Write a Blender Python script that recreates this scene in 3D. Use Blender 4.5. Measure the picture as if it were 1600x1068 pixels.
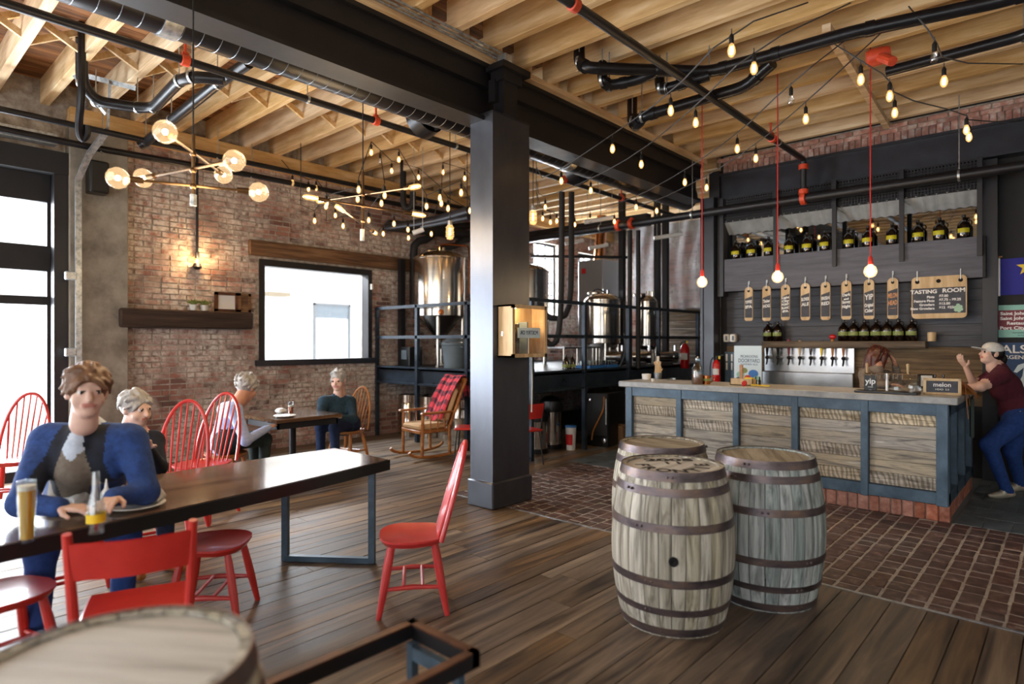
import bpy, math, random
import numpy as np
from mathutils import Matrix, Vector
random.seed(7)
scn = bpy.context.scene
C = scn.collection
for o in list(bpy.data.objects): bpy.data.objects.remove(o, do_unlink=True)

# ---------------------------------------------------------------- camera
TH = math.radians(42.3); FPX = 966.0; CAMZ = 1.62
cam = bpy.data.cameras.new('camera'); camo = bpy.data.objects.new('camera', cam); C.objects.link(camo)
camo.location = (0, 0, CAMZ); camo.rotation_euler = (math.pi/2, 0, TH)
cam.sensor_width = 36.0; cam.lens = FPX/1600*36
cam.clip_start = 0.05; cam.clip_end = 200
cam.dof.use_dof = True; cam.dof.focus_distance = 5.5; cam.dof.aperture_fstop = 1.0
scn.camera = camo
# ---------------------------------------------------------------- world
w = bpy.data.worlds.new('sky'); scn.world = w; w.use_nodes = True
bg = w.node_tree.nodes['Background']; bg.inputs['Color'].default_value = (0.93, 0.96, 1.0, 1); bg.inputs['Strength'].default_value = 2.2
# ---------------------------------------------------------------- daylight through the openings of the room
def area(name, loc, rot, sx, sy, power, col=(1, 1, 1)):
    l = bpy.data.lights.new(name, 'AREA'); l.shape = 'RECTANGLE'; l.size = sx; l.size_y = sy; l.energy = power; l.color = col
    o = bpy.data.objects.new(name, l); C.objects.link(o); o.location = loc; o.rotation_euler = rot; return o
DAY = (0.90, 0.95, 1.0)
area('daylight_front_window', (-6.3, -3.45, 1.9), (math.radians(90), 0, math.pi), 2.6, 3.2, 470, DAY)
area('daylight_front_window', (-2.6, -3.45, 1.9), (math.radians(90), 0, math.pi), 3.0, 3.2, 620, DAY)
area('daylight_front_window', (1.3, -3.45, 1.9), (math.radians(90), 0, math.pi), 3.0, 3.2, 620, DAY)
area('daylight_garage_door', (-9.5, -0.3, 1.9), (0, math.radians(-90), 0), 3.2, 4.0, 560, DAY)
area('daylight_side_window', (-10.1, 5.27, 3.75), (0, math.radians(-52), 0), 1.5, 1.95, 330, DAY)
area('daylight_brewery_window', (-9.5, 11.0, 3.0), (0, math.radians(-90), 0), 1.8, 1.2, 330, DAY)
area('daylight_brewery_window', (-9.5, 12.8, 3.0), (0, math.radians(-90), 0), 1.8, 0.8, 200, DAY)
vs = scn.view_settings
vs.view_transform = 'Standard'; vs.look = 'None'; vs.exposure = 1.05; vs.gamma = 1.0; vs.use_curve_mapping = False

# ---------------------------------------------------------------- geometry of the place: rays of the photograph met with real planes
Fw = np.array([-math.sin(TH), math.cos(TH)]); Rt = np.array([math.cos(TH), math.sin(TH)])
def hd(u): return Fw + (u-800)/FPX*Rt
def atd(u, v, d):
    h = hd(u)*d; return Vector((h[0], h[1], CAMZ+(534-v)/FPX*d))
def onz(u, v, z): return atd(u, v, (z-CAMZ)*FPX/(534-v))
def onx(u, v, x): return atd(u, v, x/hd(u)[0])
def ony(u, v, y): return atd(u, v, y/hd(u)[1])

# ---------------------------------------------------------------- mesh helpers
def frame(d):
    d = Vector(d).normalized(); a = Vector((0, 0, 1)) if abs(d.z) < .95 else Vector((1, 0, 0))
    x = a.cross(d).normalized(); return x, d.cross(x), d
class MB:
    def __init__(s): s.v = []; s.f = []; s.m = []; s.cm = 0
    def mat(s, i): s.cm = i; return s
    def add(s, vs, fs):
        o = len(s.v); s.v += [tuple(v) for v in vs]; s.f += [tuple(i+o for i in f) for f in fs]; s.m += [s.cm]*len(fs); return s
    def bb(s, x0, x1, y0, y1, z0, z1):
        if x0 > x1: x0, x1 = x1, x0
        if y0 > y1: y0, y1 = y1, y0
        if z0 > z1: z0, z1 = z1, z0
        return s.add([(x0,y0,z0),(x1,y0,z0),(x1,y1,z0),(x0,y1,z0),(x0,y0,z1),(x1,y0,z1),(x1,y1,z1),(x0,y1,z1)],
                     [(0,3,2,1),(4,5,6,7),(0,1,5,4),(1,2,6,5),(2,3,7,6),(3,0,4,7)])
    def box(s, c, sz, rz=0, M=None):
        R = M if M is not None else Matrix.Rotation(rz, 3, 'Z'); c = Vector(c); hx, hy, hz = [q/2 for q in sz]
        P = [c+R@Vector((x*hx, y*hy, z*hz)) for z in (-1, 1) for x, y in ((-1,-1),(1,-1),(1,1),(-1,1))]
        return s.add(P, [(0,3,2,1),(4,5,6,7),(0,1,5,4),(1,2,6,5),(2,3,7,6),(3,0,4,7)])
    def bev(s, c, sz, b, rz=0, M=None):            # box with chamfered edges along all sides
        R = M if M is not None else Matrix.Rotation(rz, 3, 'Z'); c = Vector(c); hx, hy, hz = [q/2 for q in sz]; P = []
        for z, i in ((-hz, b), (-hz+b, 0), (hz-b, 0), (hz, b)):
            x, y = hx-i, hy-i; k = b if i == 0 else b*.5
            P += [c+R@Vector(q) for q in ((-x+k,-y,z),(x-k,-y,z),(x,-y+k,z),(x,y-k,z),(x-k,y,z),(-x+k,y,z),(-x,y-k,z),(-x,-y+k,z))]
        Fc = [tuple(range(7,-1,-1)), tuple(range(24,32))]
        for l in range(3): Fc += [(l*8+i, l*8+(i+1)%8, l*8+8+(i+1)%8, l*8+8+i) for i in range(8)]
        return s.add(P, Fc)
    def beam(s, a, b, w, h, up=(0,0,1)):           # rectangular bar from a to b
        a, b = Vector(a), Vector(b); d = (b-a); L = d.length; d.normalize(); up = Vector(up)
        x = d.cross(up)
        if x.length < 1e-4: x = d.cross(Vector((1,0,0)))
        x.normalize(); z = x.cross(d); M = Matrix((x, d, z)).transposed()
        return s.box((a+b)/2, (w, L, h), M=M)
    def cyl(s, a, b, r0, r1=None, n=12, cap=True):
        r1 = r0 if r1 is None else r1; a, b = Vector(a), Vector(b); x, y, d = frame(b-a)
        P = [c+(x*math.cos(t)+y*math.sin(t))*r for c, r in ((a, r0), (b, r1)) for t in [2*math.pi*i/n for i in range(n)]]
        Fc = [(i, (i+1)%n, n+(i+1)%n, n+i) for i in range(n)]
        if cap: Fc += [tuple(range(n-1,-1,-1)), tuple(range(n, 2*n))]
        return s.add(P, Fc)
    def tube(s, pts, r, n=8, closed=False, smooth=0, fil=0):
        pts = [Vector(p) for p in pts]
        if fil:                                     # elbows of a fixed radius
            q = [pts[0]]
            for i in range(1, len(pts)-1):
                a, b, c = pts[i-1], pts[i], pts[i+1]; da, dc = (a-b), (c-b); la, lc = min(fil, da.length*.45), min(fil, dc.length*.45); p0, p2 = b+da.normalized()*la, b+dc.normalized()*lc
                q += [p0*((1-t)**2)+b*(2*t*(1-t))+p2*(t*t) for t in (0, .25, .5, .75, 1)]
            pts = q+[pts[-1]]
        for _ in range(smooth):                     # round the corners
            q = [pts[0]]
            for i in range(len(pts)-1):
                q += [pts[i].lerp(pts[i+1], .25), pts[i].lerp(pts[i+1], .75)]
            pts = q+[pts[-1]]
        N = len(pts); rs = r if isinstance(r, (list, tuple)) else [r]*N
        if len(rs) != N: rs = list(np.interp(np.linspace(0, 1, N), np.linspace(0, 1, len(rs)), rs))
        P = []; x = None
        for i in range(N):
            d = (pts[(i+1) % N]-pts[i-1]) if closed else pts[min(i+1, N-1)]-pts[max(i-1, 0)]
            if d.length < 1e-9: d = Vector((0, 0, 1))
            d.normalize()
            if x is None: x = frame(d)[0]
            x = (x-d*x.dot(d))
            if x.length < 1e-6: x = frame(d)[0]
            x.normalize(); y = d.cross(x)
            P += [pts[i]+(x*math.cos(t)+y*math.sin(t))*rs[i] for t in [2*math.pi*k/n for k in range(n)]]
        Fc = []
        for i in range(N if closed else N-1):
            a, b = i*n, ((i+1) % N)*n
            Fc += [(a+k, a+(k+1)%n, b+(k+1)%n, b+k) for k in range(n)]
        if not closed: Fc += [tuple(range(n-1,-1,-1)), tuple(range((N-1)*n, N*n))]
        return s.add(P, Fc)
    def lathe(s, prof, n=24, o=(0,0,0), ax=None, a0=0, a1=None, close=False):
        o = Vector(o); X, Y, Z = (Vector((1,0,0)), Vector((0,1,0)), Vector((0,0,1))) if ax is None else frame(ax)
        full = a1 is None; a1 = 2*math.pi if full else a1; k = n if full else n+1; P = []
        for i in range(k):
            t = a0+(a1-a0)*i/n; c, q = math.cos(t), math.sin(t)
            P += [o+X*(r*c)+Y*(r*q)+Z*z for r, z in prof]
        m = len(prof); Fc = []
        for i in range(n):
            a, b = i*m, ((i+1) % k)*m
            rng = range(m) if close else range(m-1)
            Fc += [(a+j, b+j, b+(j+1)%m, a+(j+1)%m) for j in rng]
        if not full and close: Fc += [tuple(range(m-1,-1,-1)), tuple(range(n*m, n*m+m))]
        return s.add(P, Fc)
    def sph(s, c, r, n=14, m=9, M=None):
        c = Vector(c); r = (r, r, r) if not isinstance(r, (tuple, list)) else r; P = []
        for j in range(m+1):
            p = math.pi*j/m
            for i in range(n):
                t = 2*math.pi*i/n; q = Vector((r[0]*math.sin(p)*math.cos(t), r[1]*math.sin(p)*math.sin(t), -r[2]*math.cos(p)))
                P.append(c+(M@q if M is not None else q))
        return s.add(P, [(j*n+i, j*n+(i+1)%n, (j+1)*n+(i+1)%n, (j+1)*n+i) for j in range(m) for i in range(n)])
    def prism(s, poly, t0, t1, o=(0,0,0), X=(1,0,0), Y=(0,1,0), Z=(0,0,1)):
        o, X, Y, Z = Vector(o), Vector(X), Vector(Y), Vector(Z); n = len(poly)
        P = [o+X*a+Y*b+Z*t for t in (t0, t1) for a, b in poly]
        return s.add(P, [tuple(range(n-1,-1,-1)), tuple(range(n, 2*n))]+[(i, (i+1)%n, n+(i+1)%n, n+i) for i in range(n)])
    def grid(s, fn, nu, nv):
        P = [fn(i/nu, j/nv) for i in range(nu+1) for j in range(nv+1)]
        return s.add(P, [(i*(nv+1)+j, (i+1)*(nv+1)+j, (i+1)*(nv+1)+j+1, i*(nv+1)+j+1) for i in range(nu) for j in range(nv)])
INV = {}
def mesh_of(name, mb, mats, smooth=35):
    me = bpy.data.meshes.new(name); me.from_pydata(mb.v, [], mb.f)
    for m in (mats if isinstance(mats, (list, tuple)) else [mats]): me.materials.append(m)
    if any(mb.m): me.polygons.foreach_set('material_index', mb.m)
    if smooth:
        me.polygons.foreach_set('use_smooth', [True]*len(mb.f)); me.update(); me.set_sharp_from_angle(angle=math.radians(smooth))
    me.update(); return me
def tag(o, label=None, cat=None, group=None, kind=None):
    if label: o['label'] = label
    if cat: o['category'] = cat
    if group: o['group'] = group
    if kind: o['kind'] = kind
    return o
def thing(name, label, cat, loc=(0,0,0), rz=0, group=None):
    o = bpy.data.objects.new(name, None); o.empty_display_size = .1; C.objects.link(o)
    o.location = loc; o.rotation_euler = (0, 0, rz)
    INV[o.name] = (Matrix.Translation(Vector(loc)) @ Matrix.Rotation(rz, 4, 'Z')).inverted()
    return tag(o, label, cat, group)
def part(name, mb, mats, parent, local=False, smooth=35, label=None, kind=None):
    inv = INV[parent.name]
    if not local: mb.v = [tuple(inv @ Vector(p)) for p in mb.v]
    o = bpy.data.objects.new(name, mesh_of(name, mb, mats, smooth)); C.objects.link(o); o.parent = parent
    INV[o.name] = inv
    if label: o['label'] = label
    if kind: o['kind'] = kind
    return o
def inst(name, me, parent, loc=(0,0,0), rot=(0,0,0), scale=(1,1,1)):   # local transform under the parent
    o = bpy.data.objects.new(name, me); C.objects.link(o); o.parent = parent
    o.location = loc; o.rotation_euler = rot; o.scale = scale; return o
def solo(name, mb, mats, label, cat, group=None, smooth=35):
    a = np.array(mb.v); lo, hi = a.min(0), a.max(0); base = Vector(((lo[0]+hi[0])/2, (lo[1]+hi[1])/2, lo[2]))
    mb.v = [tuple(Vector(p)-base) for p in mb.v]
    o = bpy.data.objects.new(name, mesh_of(name, mb, mats, smooth)); C.objects.link(o); o.location = base
    INV[o.name] = Matrix.Translation(base).inverted(); return tag(o, label, cat, group)
def struct(name, mb, mats, smooth=35):
    o = bpy.data.objects.new(name, mesh_of(name, mb, mats, smooth)); C.objects.link(o); INV[o.name] = Matrix.Identity(4); o['kind'] = 'structure'; return o
def copy_tree(src, loc, rz, label, parent=None):
    c = src.copy(); C.objects.link(c)
    if parent is None:
        c.location = loc; c.rotation_euler = (0, 0, rz); c['label'] = label
        INV[c.name] = (Matrix.Translation(Vector(loc)) @ Matrix.Rotation(rz, 4, 'Z')).inverted()
    else: c.parent = parent
    for ch in KIDS(src): copy_tree(ch, None, None, None, c)
    return c
def KIDS(o): return [x for x in bpy.data.objects if x.parent == o]
def face(fx, fy): return math.atan2(-fx, fy)      # rotation that turns local +y towards (fx, fy)
TEXTS = []
def text(body, size, mat, parent, o, X, Y, align='CENTER', name='lettering', ext=.0006, space=1.0, fit=None, bold=0):
    TEXTS.append((body, size, mat, parent, Vector(o), Vector(X).normalized(), Vector(Y).normalized(), align, name, ext, space, fit, bold))
def flush_texts():
    tmp = []
    for t in TEXTS:
        cu = bpy.data.curves.new('lettering', 'FONT'); cu.body = t[0]; cu.size = t[1]; cu.align_x = t[7]; cu.align_y = 'CENTER'
        cu.extrude = t[9]; cu.space_character = t[10]; cu.resolution_u = 3; cu.offset = t[12]
        o = bpy.data.objects.new('lettering', cu); C.objects.link(o); tmp.append(o)
    bpy.context.view_layer.update(); dg = bpy.context.evaluated_depsgraph_get()
    meshes = [bpy.data.meshes.new_from_object(o.evaluated_get(dg)) for o in tmp]
    for o in tmp: bpy.data.objects.remove(o, do_unlink=True)
    for t, me in zip(TEXTS, meshes):
        k = 1.0
        if t[11]:
            xs = [v.co.x for v in me.vertices]
            if xs: k = t[11]/max(1e-6, max(xs)-min(xs))
        Z = t[5].cross(t[6]); M = Matrix((t[5]*k, t[6], Z)).transposed().to_4x4(); M.translation = t[4]
        me.transform(INV[t[3].name] @ M); me.materials.clear(); me.materials.append(t[2])
        o = bpy.data.objects.new(t[8], me); C.objects.link(o); o.parent = t[3]
# ---------------------------------------------------------------- materials
def nodes(name):
    m = bpy.data.materials.new(name); m.use_nodes = True; nt = m.node_tree
    return m, nt, nt.nodes['Principled BSDF'], lambda t, **k: mknode(nt, t, **k)
def mknode(nt, t, **k):
    n = nt.nodes.new(t)
    for a, b in k.items():
        if a in n.inputs.keys() if isinstance(a, str) else False: n.inputs[a].default_value = b
        else: setattr(n, a, b)
    return n
def rgb(h):
    if isinstance(h, str):
        h = h.lstrip('#'); c = [int(h[i:i+2], 16)/255 for i in (0, 2, 4)]
        return tuple(x/12.92 if x <= .04045 else ((x+.055)/1.055)**2.4 for x in c)+(1,)
    return tuple(h)+(1,)
def M(name, cols, rough=.6, metal=0, scale=(6,6,6), detail=4, bump=0, rnd=0, hue=0, coat=0, spec=.5, dist=0, rv=0, pos=None, bd=.02, shift=True):
    """noise-driven colours cols (ramp), per-object / per-island brightness variation rnd, bump relief"""
    cols = cols if isinstance(cols, list) else [cols]
    m, nt, B, N = nodes(name); L = nt.links.new
    B.inputs['Roughness'].default_value = rough; B.inputs['Metallic'].default_value = metal
    B.inputs['Coat Weight'].default_value = coat; B.inputs['Specular IOR Level'].default_value = spec
    B.inputs['Coat Roughness'].default_value = .08
    if len(cols) == 1 and not rnd and not bump:
        B.inputs['Base Color'].default_value = rgb(cols[0]); return m
    tc = N('ShaderNodeTexCoord'); oi = N('ShaderNodeObjectInfo'); ge = N('ShaderNodeNewGeometry')
    rs = N('ShaderNodeMath', operation='ADD'); L(oi.outputs['Random'], rs.inputs[0]); L(ge.outputs['Random Per Island'], rs.inputs[1])
    fr = N('ShaderNodeMath', operation='FRACT'); L(rs.outputs[0], fr.inputs[0])
    mp = N('ShaderNodeMapping'); mp.inputs['Scale'].default_value = scale; L(tc.outputs['Object'], mp.inputs['Vector'])
    if shift:
        of = N('ShaderNodeMath', operation='MULTIPLY'); of.inputs[1].default_value = 43; L(fr.outputs[0], of.inputs[0])
        cb = N('ShaderNodeCombineXYZ'); [L(of.outputs[0], cb.inputs[i]) for i in range(3)]; L(cb.outputs[0], mp.inputs['Location'])
    nz = N('ShaderNodeTexNoise'); nz.inputs['Scale'].default_value = 1; nz.inputs['Detail'].default_value = detail; nz.inputs['Roughness'].default_value = .62
    nz.inputs['Distortion'].default_value = dist; L(mp.outputs[0], nz.inputs['Vector'])
    rp = N('ShaderNodeValToRGB'); e = rp.color_ramp.elements; k = len(cols)
    ps = pos or ([.5] if k == 1 else [.32+.36*i/(k-1) for i in range(k)])
    e[0].position = ps[0]; e[0].color = rgb(cols[0]); e[1].position = ps[-1] if k > 1 else 1; e[1].color = rgb(cols[-1])
    for i in range(1, k-1): q = e.new(ps[i]); q.color = rgb(cols[i])
    L(nz.outputs['Fac'], rp.inputs['Fac']); out = rp.outputs['Color']
    if rnd or hue:
        hs = N('ShaderNodeHueSaturation')
        mr = N('ShaderNodeMapRange'); mr.inputs['To Min'].default_value = 1-rnd; mr.inputs['To Max'].default_value = 1+rnd
        L(fr.outputs[0], mr.inputs['Value']); L(mr.outputs[0], hs.inputs['Value'])
        if hue:
            f2 = N('ShaderNodeMath', operation='MULTIPLY'); f2.inputs[1].default_value = 7.31; L(fr.outputs[0], f2.inputs[0])
            f3 = N('ShaderNodeMath', operation='FRACT'); L(f2.outputs[0], f3.inputs[0])
            m2 = N('ShaderNodeMapRange'); m2.inputs['To Min'].default_value = 1-hue; m2.inputs['To Max'].default_value = 1+hue
            L(f3.outputs[0], m2.inputs['Value']); L(m2.outputs[0], hs.inputs['Saturation'])
        L(out, hs.inputs['Color']); out = hs.outputs['Color']
    L(out, B.inputs['Base Color'])
    if rv:
        m3 = N('ShaderNodeMapRange'); m3.inputs['To Min'].default_value = rough-rv; m3.inputs['To Max'].default_value = rough+rv
        L(nz.outputs['Fac'], m3.inputs['Value']); L(m3.outputs[0], B.inputs['Roughness'])
    if bump:
        bm = N('ShaderNodeBump'); bm.inputs['Strength'].default_value = bump; bm.inputs['Distance'].default_value = bd
        L(nz.outputs['Fac'], bm.inputs['Height']); L(bm.outputs[0], B.inputs['Normal'])
    return m
def emis(name, col, s, base=None):
    m, nt, B, N = nodes(name); B.inputs['Base Color'].default_value = rgb(base or col)
    B.inputs['Emission Color'].default_value = rgb(col); B.inputs['Emission Strength'].default_value = s; return m
def glassy(name, col=(1,1,1), gloss=.12, emit=0, ecol=(1,.7,.35), rough=.03):
    m, nt, B, N = nodes(name); L = nt.links.new; nt.nodes.remove(B); out = nt.nodes['Material Output']
    t = N('ShaderNodeBsdfTransparent'); t.inputs['Color'].default_value = rgb(col)
    g = N('ShaderNodeBsdfGlossy'); g.inputs['Roughness'].default_value = rough
    mx = N('ShaderNodeMixShader'); mx.inputs[0].default_value = gloss; L(t.outputs[0], mx.inputs[1]); L(g.outputs[0], mx.inputs[2]); o = mx.outputs[0]
    if emit:
        e = N('ShaderNodeEmission'); e.inputs['Color'].default_value = rgb(ecol); e.inputs['Strength'].default_value = emit
        a = N('ShaderNodeAddShader'); L(o, a.inputs[0]); L(e.outputs[0], a.inputs[1]); o = a.outputs[0]
    L(o, out.inputs['Surface']); return m
def holes(name, col, k, thr, metal=.3, rough=.5, axes=(0, 2)):
    """sheet with a real pattern of round openings (alpha)"""
    m, nt, B, N = nodes(name); L = nt.links.new; B.inputs['Base Color'].default_value = rgb(col); B.inputs['Metallic'].default_value = metal; B.inputs['Roughness'].default_value = rough
    tc = N('ShaderNodeTexCoord'); sp = N('ShaderNodeSeparateXYZ'); L(tc.outputs['Object'], sp.inputs[0]); hs = []
    for sgn in (1, -1):
        a = N('ShaderNodeMath', operation='MULTIPLY'); a.inputs[1].default_value = sgn; L(sp.outputs[axes[1]], a.inputs[0])
        b = N('ShaderNodeMath', operation='ADD'); L(sp.outputs[axes[0]], b.inputs[0]); L(a.outputs[0], b.inputs[1])
        c = N('ShaderNodeMath', operation='MULTIPLY'); c.inputs[1].default_value = k; L(b.outputs[0], c.inputs[0])
        s_ = N('ShaderNodeMath', operation='SINE'); L(c.outputs[0], s_.inputs[0]); hs.append(s_)
    p = N('ShaderNodeMath', operation='MULTIPLY'); L(hs[0].outputs[0], p.inputs[0]); L(hs[1].outputs[0], p.inputs[1])
    g = N('ShaderNodeMath', operation='LESS_THAN'); g.inputs[1].default_value = thr; L(p.outputs[0], g.inputs[0]); L(g.outputs[0], B.inputs['Alpha']); return m
def plaid(name):
    m, nt, B, N = nodes(name); L = nt.links.new; B.inputs['Roughness'].default_value = .95
    tc = N('ShaderNodeTexCoord'); sp = N('ShaderNodeSeparateXYZ'); L(tc.outputs['UV'], sp.inputs[0]); st = []
    for ax, k in ((0, 5), (1, 9)):
        a = N('ShaderNodeMath', operation='MULTIPLY'); a.inputs[1].default_value = k; L(sp.outputs[ax], a.inputs[0])
        b = N('ShaderNodeMath', operation='FRACT'); L(a.outputs[0], b.inputs[0])
        c = N('ShaderNodeMath', operation='GREATER_THAN'); c.inputs[1].default_value = .55; L(b.outputs[0], c.inputs[0]); st.append(c)
    s_ = N('ShaderNodeMath', operation='ADD'); L(st[0].outputs[0], s_.inputs[0]); L(st[1].outputs[0], s_.inputs[1])
    h = N('ShaderNodeMath', operation='MULTIPLY'); h.inputs[1].default_value = .5; L(s_.outputs[0], h.inputs[0])
    rp = N('ShaderNodeValToRGB'); e = rp.color_ramp.elements; e[0].color = rgb('#d8404c'); e[1].color = rgb('#1b1a26'); e[1].position = 1
    q = e.new(.5); q.color = rgb('#8c2b3a'); L(h.outputs[0], rp.inputs[0]); L(rp.outputs[0], B.inputs['Base Color']); return m

m_joist = M('joist_wood', ['#bb9868', '#d6b586', '#ead2aa'], .75, scale=(1.2, 14, 10), rnd=.14, bump=.25, hue=.15)
m_joisty = M('joist_wood_lengthwise', ['#b08a5c', '#cba878', '#e2c79e'], .75, scale=(14, 1.2, 10), rnd=.1, bump=.25, hue=.15)
m_deckb = M('ceiling_boards', ['#55361c', '#83552e', '#a87746'], .8, scale=(10, 1, 10), rnd=.35, bump=.3)
m_black = M('black_steel', ['#1b1b1f', '#222226'], .42, .2, scale=(3, 3, 3), bump=.03, rv=.08)
m_girder = M('black_girder', ['#151416', '#1d1c1e'], .5, .1, scale=(5, 5, 5), bump=.08, rv=.1)
m_column = M('charcoal_paint', ['#2c2e35', '#34373f'], .32, .25, scale=(4, 4, 4), bump=.04, rv=.1)
m_colbox = M('column_sheet_steel', ['#4c4e55', '#565960'], .34, .7, scale=(4, 4, 1.5), rv=.06)
m_steelblue = M('blue_grey_paint', ['#3c4f60', '#4a6072', '#5a7184'], .42, .1, scale=(5, 5, 5), bump=.08, rv=.1)
m_platform = M('platform_steel', ['#232d38', '#2d3844', '#384450'], .3, .35, scale=(5, 5, 5), rv=.08)
m_seam = M('duct_seam', '#5c6064', .35, .7)
m_duct = M('duct_black', ['#17171a', '#212125'], .33, .35, scale=(8, 8, 8), rv=.08)
m_galv = M('galvanised', ['#8f969a', '#b9bfc2', '#cfd3d4'], .35, .8, scale=(20, 20, 20))
m_chrome = M('chrome', '#d5d5d8', .12, 1)
m_stain = M('stainless', ['#c4beb5', '#d2ccc3'], .15, 1, scale=(1, 1, 30), rv=.05)
m_stainb = M('brushed_stainless', ['#c2c4c8', '#d6d8da'], .24, 1, scale=(3, 3, 3), rv=.06)
m_red = M('red_paint', ['#b3241f', '#c9332b'], .35, scale=(5, 5, 5), coat=.4, rnd=.04)
m_redpink = M('red_paint_faded', ['#bf2a2c', '#d23c3a'], .38, scale=(5, 5, 5), coat=.3)
m_coupl = M('red_coupling', ['#b53a20', '#d8502c'], .5, scale=(20, 20, 20))
m_plank = M('floor_planks', ['#2e251e', '#57483a', '#76634f', '#927d64'], .45, scale=(11, .9, 11), detail=8, rnd=.22, bump=.25, rv=.16, hue=.25, dist=.6)
m_under = M('dark_gap', '#0b0908', .9)
m_paver = M('brick_pavers', ['#43332f', '#594440', '#6e5750', '#988a84'], .55, scale=(14, 14, 14), detail=7, rnd=.25, bump=.5, rv=.12, hue=.2, pos=[.3, .48, .6, .74])
m_mortarf = M('floor_mortar', ['#a9a39d', '#c9c4be'], .85, scale=(20, 20, 20), bump=.4)
m_slate = M('slate_tile', ['#566164', '#697478', '#7e898d'], .45, scale=(6, 6, 6), rnd=.15, bump=.2, rv=.1)
m_grout = M('tile_grout', '#7d8487', .9)
m_bbrick = M('base_brick', ['#8a5646', '#a56d5b', '#b98774'], .8, scale=(16, 16, 16), rnd=.2, bump=.4, hue=.15)
def brickmat():
    m, nt, B, N = nodes('old_brick'); L = nt.links.new; B.inputs['Roughness'].default_value = .88
    tc = N('ShaderNodeTexCoord'); oi = N('ShaderNodeObjectInfo'); ge = N('ShaderNodeNewGeometry')
    rs = N('ShaderNodeMath', operation='ADD'); L(oi.outputs['Random'], rs.inputs[0]); L(ge.outputs['Random Per Island'], rs.inputs[1]); fr = N('ShaderNodeMath', operation='FRACT'); L(rs.outputs[0], fr.inputs[0])
    rp = N('ShaderNodeValToRGB'); e = rp.color_ramp.elements; e[0].color = rgb('#5c4742'); e[1].color = rgb('#a5857a'); e[1].position = 1
    for p, c in ((.2, '#7a564d'), (.45, '#96695d'), (.7, '#a3796c'), (.85, '#8a7a74')): q = e.new(p); q.color = rgb(c)
    L(fr.outputs[0], rp.inputs[0])
    def noise(sc, det, lo, hi):
        n = N('ShaderNodeTexNoise'); n.inputs['Scale'].default_value = sc; n.inputs['Detail'].default_value = det; n.inputs['Roughness'].default_value = .65; L(tc.outputs['Object'], n.inputs['Vector'])
        r = N('ShaderNodeMapRange'); r.inputs['From Min'].default_value = lo; r.inputs['From Max'].default_value = hi; L(n.outputs['Fac'], r.inputs['Value']); return r.outputs[0], n.outputs['Fac']
    a, _ = noise(1.2, 9, .42, .56); b, nf = noise(14, 8, .34, .56)
    mu = N('ShaderNodeMath', operation='MULTIPLY'); L(a, mu.inputs[0]); L(b, mu.inputs[1])
    mx = N('ShaderNodeMixRGB'); mx.inputs[2].default_value = rgb('#cfc8c0'); L(mu.outputs[0], mx.inputs[0]); L(rp.outputs[0], mx.inputs[1]); L(mx.outputs[0], B.inputs['Base Color'])
    bm = N('ShaderNodeBump'); bm.inputs['Strength'].default_value = .5; bm.inputs['Distance'].default_value = .02; L(nf, bm.inputs['Height']); L(bm.outputs[0], B.inputs['Normal']); return m
m_wallbrick = brickmat()
m_mortar = M('wall_mortar', ['#7d7267', '#a0968a', '#bab2a8'], .95, scale=(9, 9, 9), bump=.6)
m_stripbrick = M('upper_brick', ['#94655a', '#ab8072', '#c4b7ae'], .9, scale=(10, 10, 10), detail=6, rnd=.28, bump=.4)
m_conc = M('concrete', ['#6d675e', '#8b857a', '#a29b8f'], .9, scale=(3, 3, 3), detail=8, bump=.25)
m_plaster = M('front_wall_paint', ['#d4d0c8', '#e2dfd8'], .9, scale=(3, 3, 3))
m_lintel = M('old_lintel_timber', ['#3f2c1d', '#6b4d33', '#8a6a4b'], .85, scale=(18, 1.2, 18), bump=.5)
m_counter = M('concrete_counter', ['#8a8a88', '#a5a5a3', '#b8b8b6'], .4, scale=(6, 6, 6), detail=7, rv=.1)
m_barn = M('reclaimed_boards', ['#4c4b4c', '#827c74', '#b8ae9c', '#979289', '#d2ccc0'], .7, scale=(1.3, 16, 16), detail=8, rnd=.22, bump=.5, dist=1.6, hue=.4, pos=[.27, .4, .52, .6, .72])
m_barnd = M('brown_boards', ['#3b3128', '#66543f', '#857159'], .75, scale=(1.4, 18, 18), detail=7, rnd=.3, bump=.4, hue=.2)
m_dkboard = M('charcoal_boards', ['#1e1f26', '#2b2c35', '#393a44'], .45, scale=(2, 20, 20), detail=7, rnd=.3, bump=.4)
m_fascia = M('charcoal_grained', ['#45464f', '#51525d', '#5d5e69'], .55, scale=(2, 22, 22), detail=6, bump=.25)
m_dkwall = M('dark_wall', ['#141416', '#1b1b1e'], .7, scale=(4, 4, 4), bump=.05)
m_stave = M('barrel_oak', ['#4e4941', '#8d8778', '#b7b2a2', '#d6d2c4'], .7, scale=(22, 22, 1.3), detail=9, rnd=.2, bump=.7, dist=.8, hue=.4, pos=[.30, .43, .54, .70])
m_staveb = M('barrel_oak_grey', ['#454947', '#858e8d', '#adb7b6', '#ccd4d2'], .66, scale=(22, 22, 1.3), detail=9, rnd=.2, bump=.7, dist=.8, hue=.4, pos=[.30, .43, .54, .70])
m_hoop = M('rusty_hoop', ['#453f42', '#62585b', '#78665e', '#9a785c'], .38, .6, scale=(6, 6, 14), detail=7, bump=.3, rv=.15, pos=[.3, .48, .62, .78])
m_head = M('barrel_head_oak', ['#6d6250', '#9a907c', '#b4ac99'], .7, scale=(14, 1.2, 14), detail=7, rnd=.15, bump=.3)
m_table = M('table_wood', ['#3d2b1e', '#5d4430', '#745a42'], .16, scale=(12, 1, 12), detail=6, coat=.6, rv=.05)
m_bulb = emis('bulb_glow', (1, .62, .26), 8)
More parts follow.
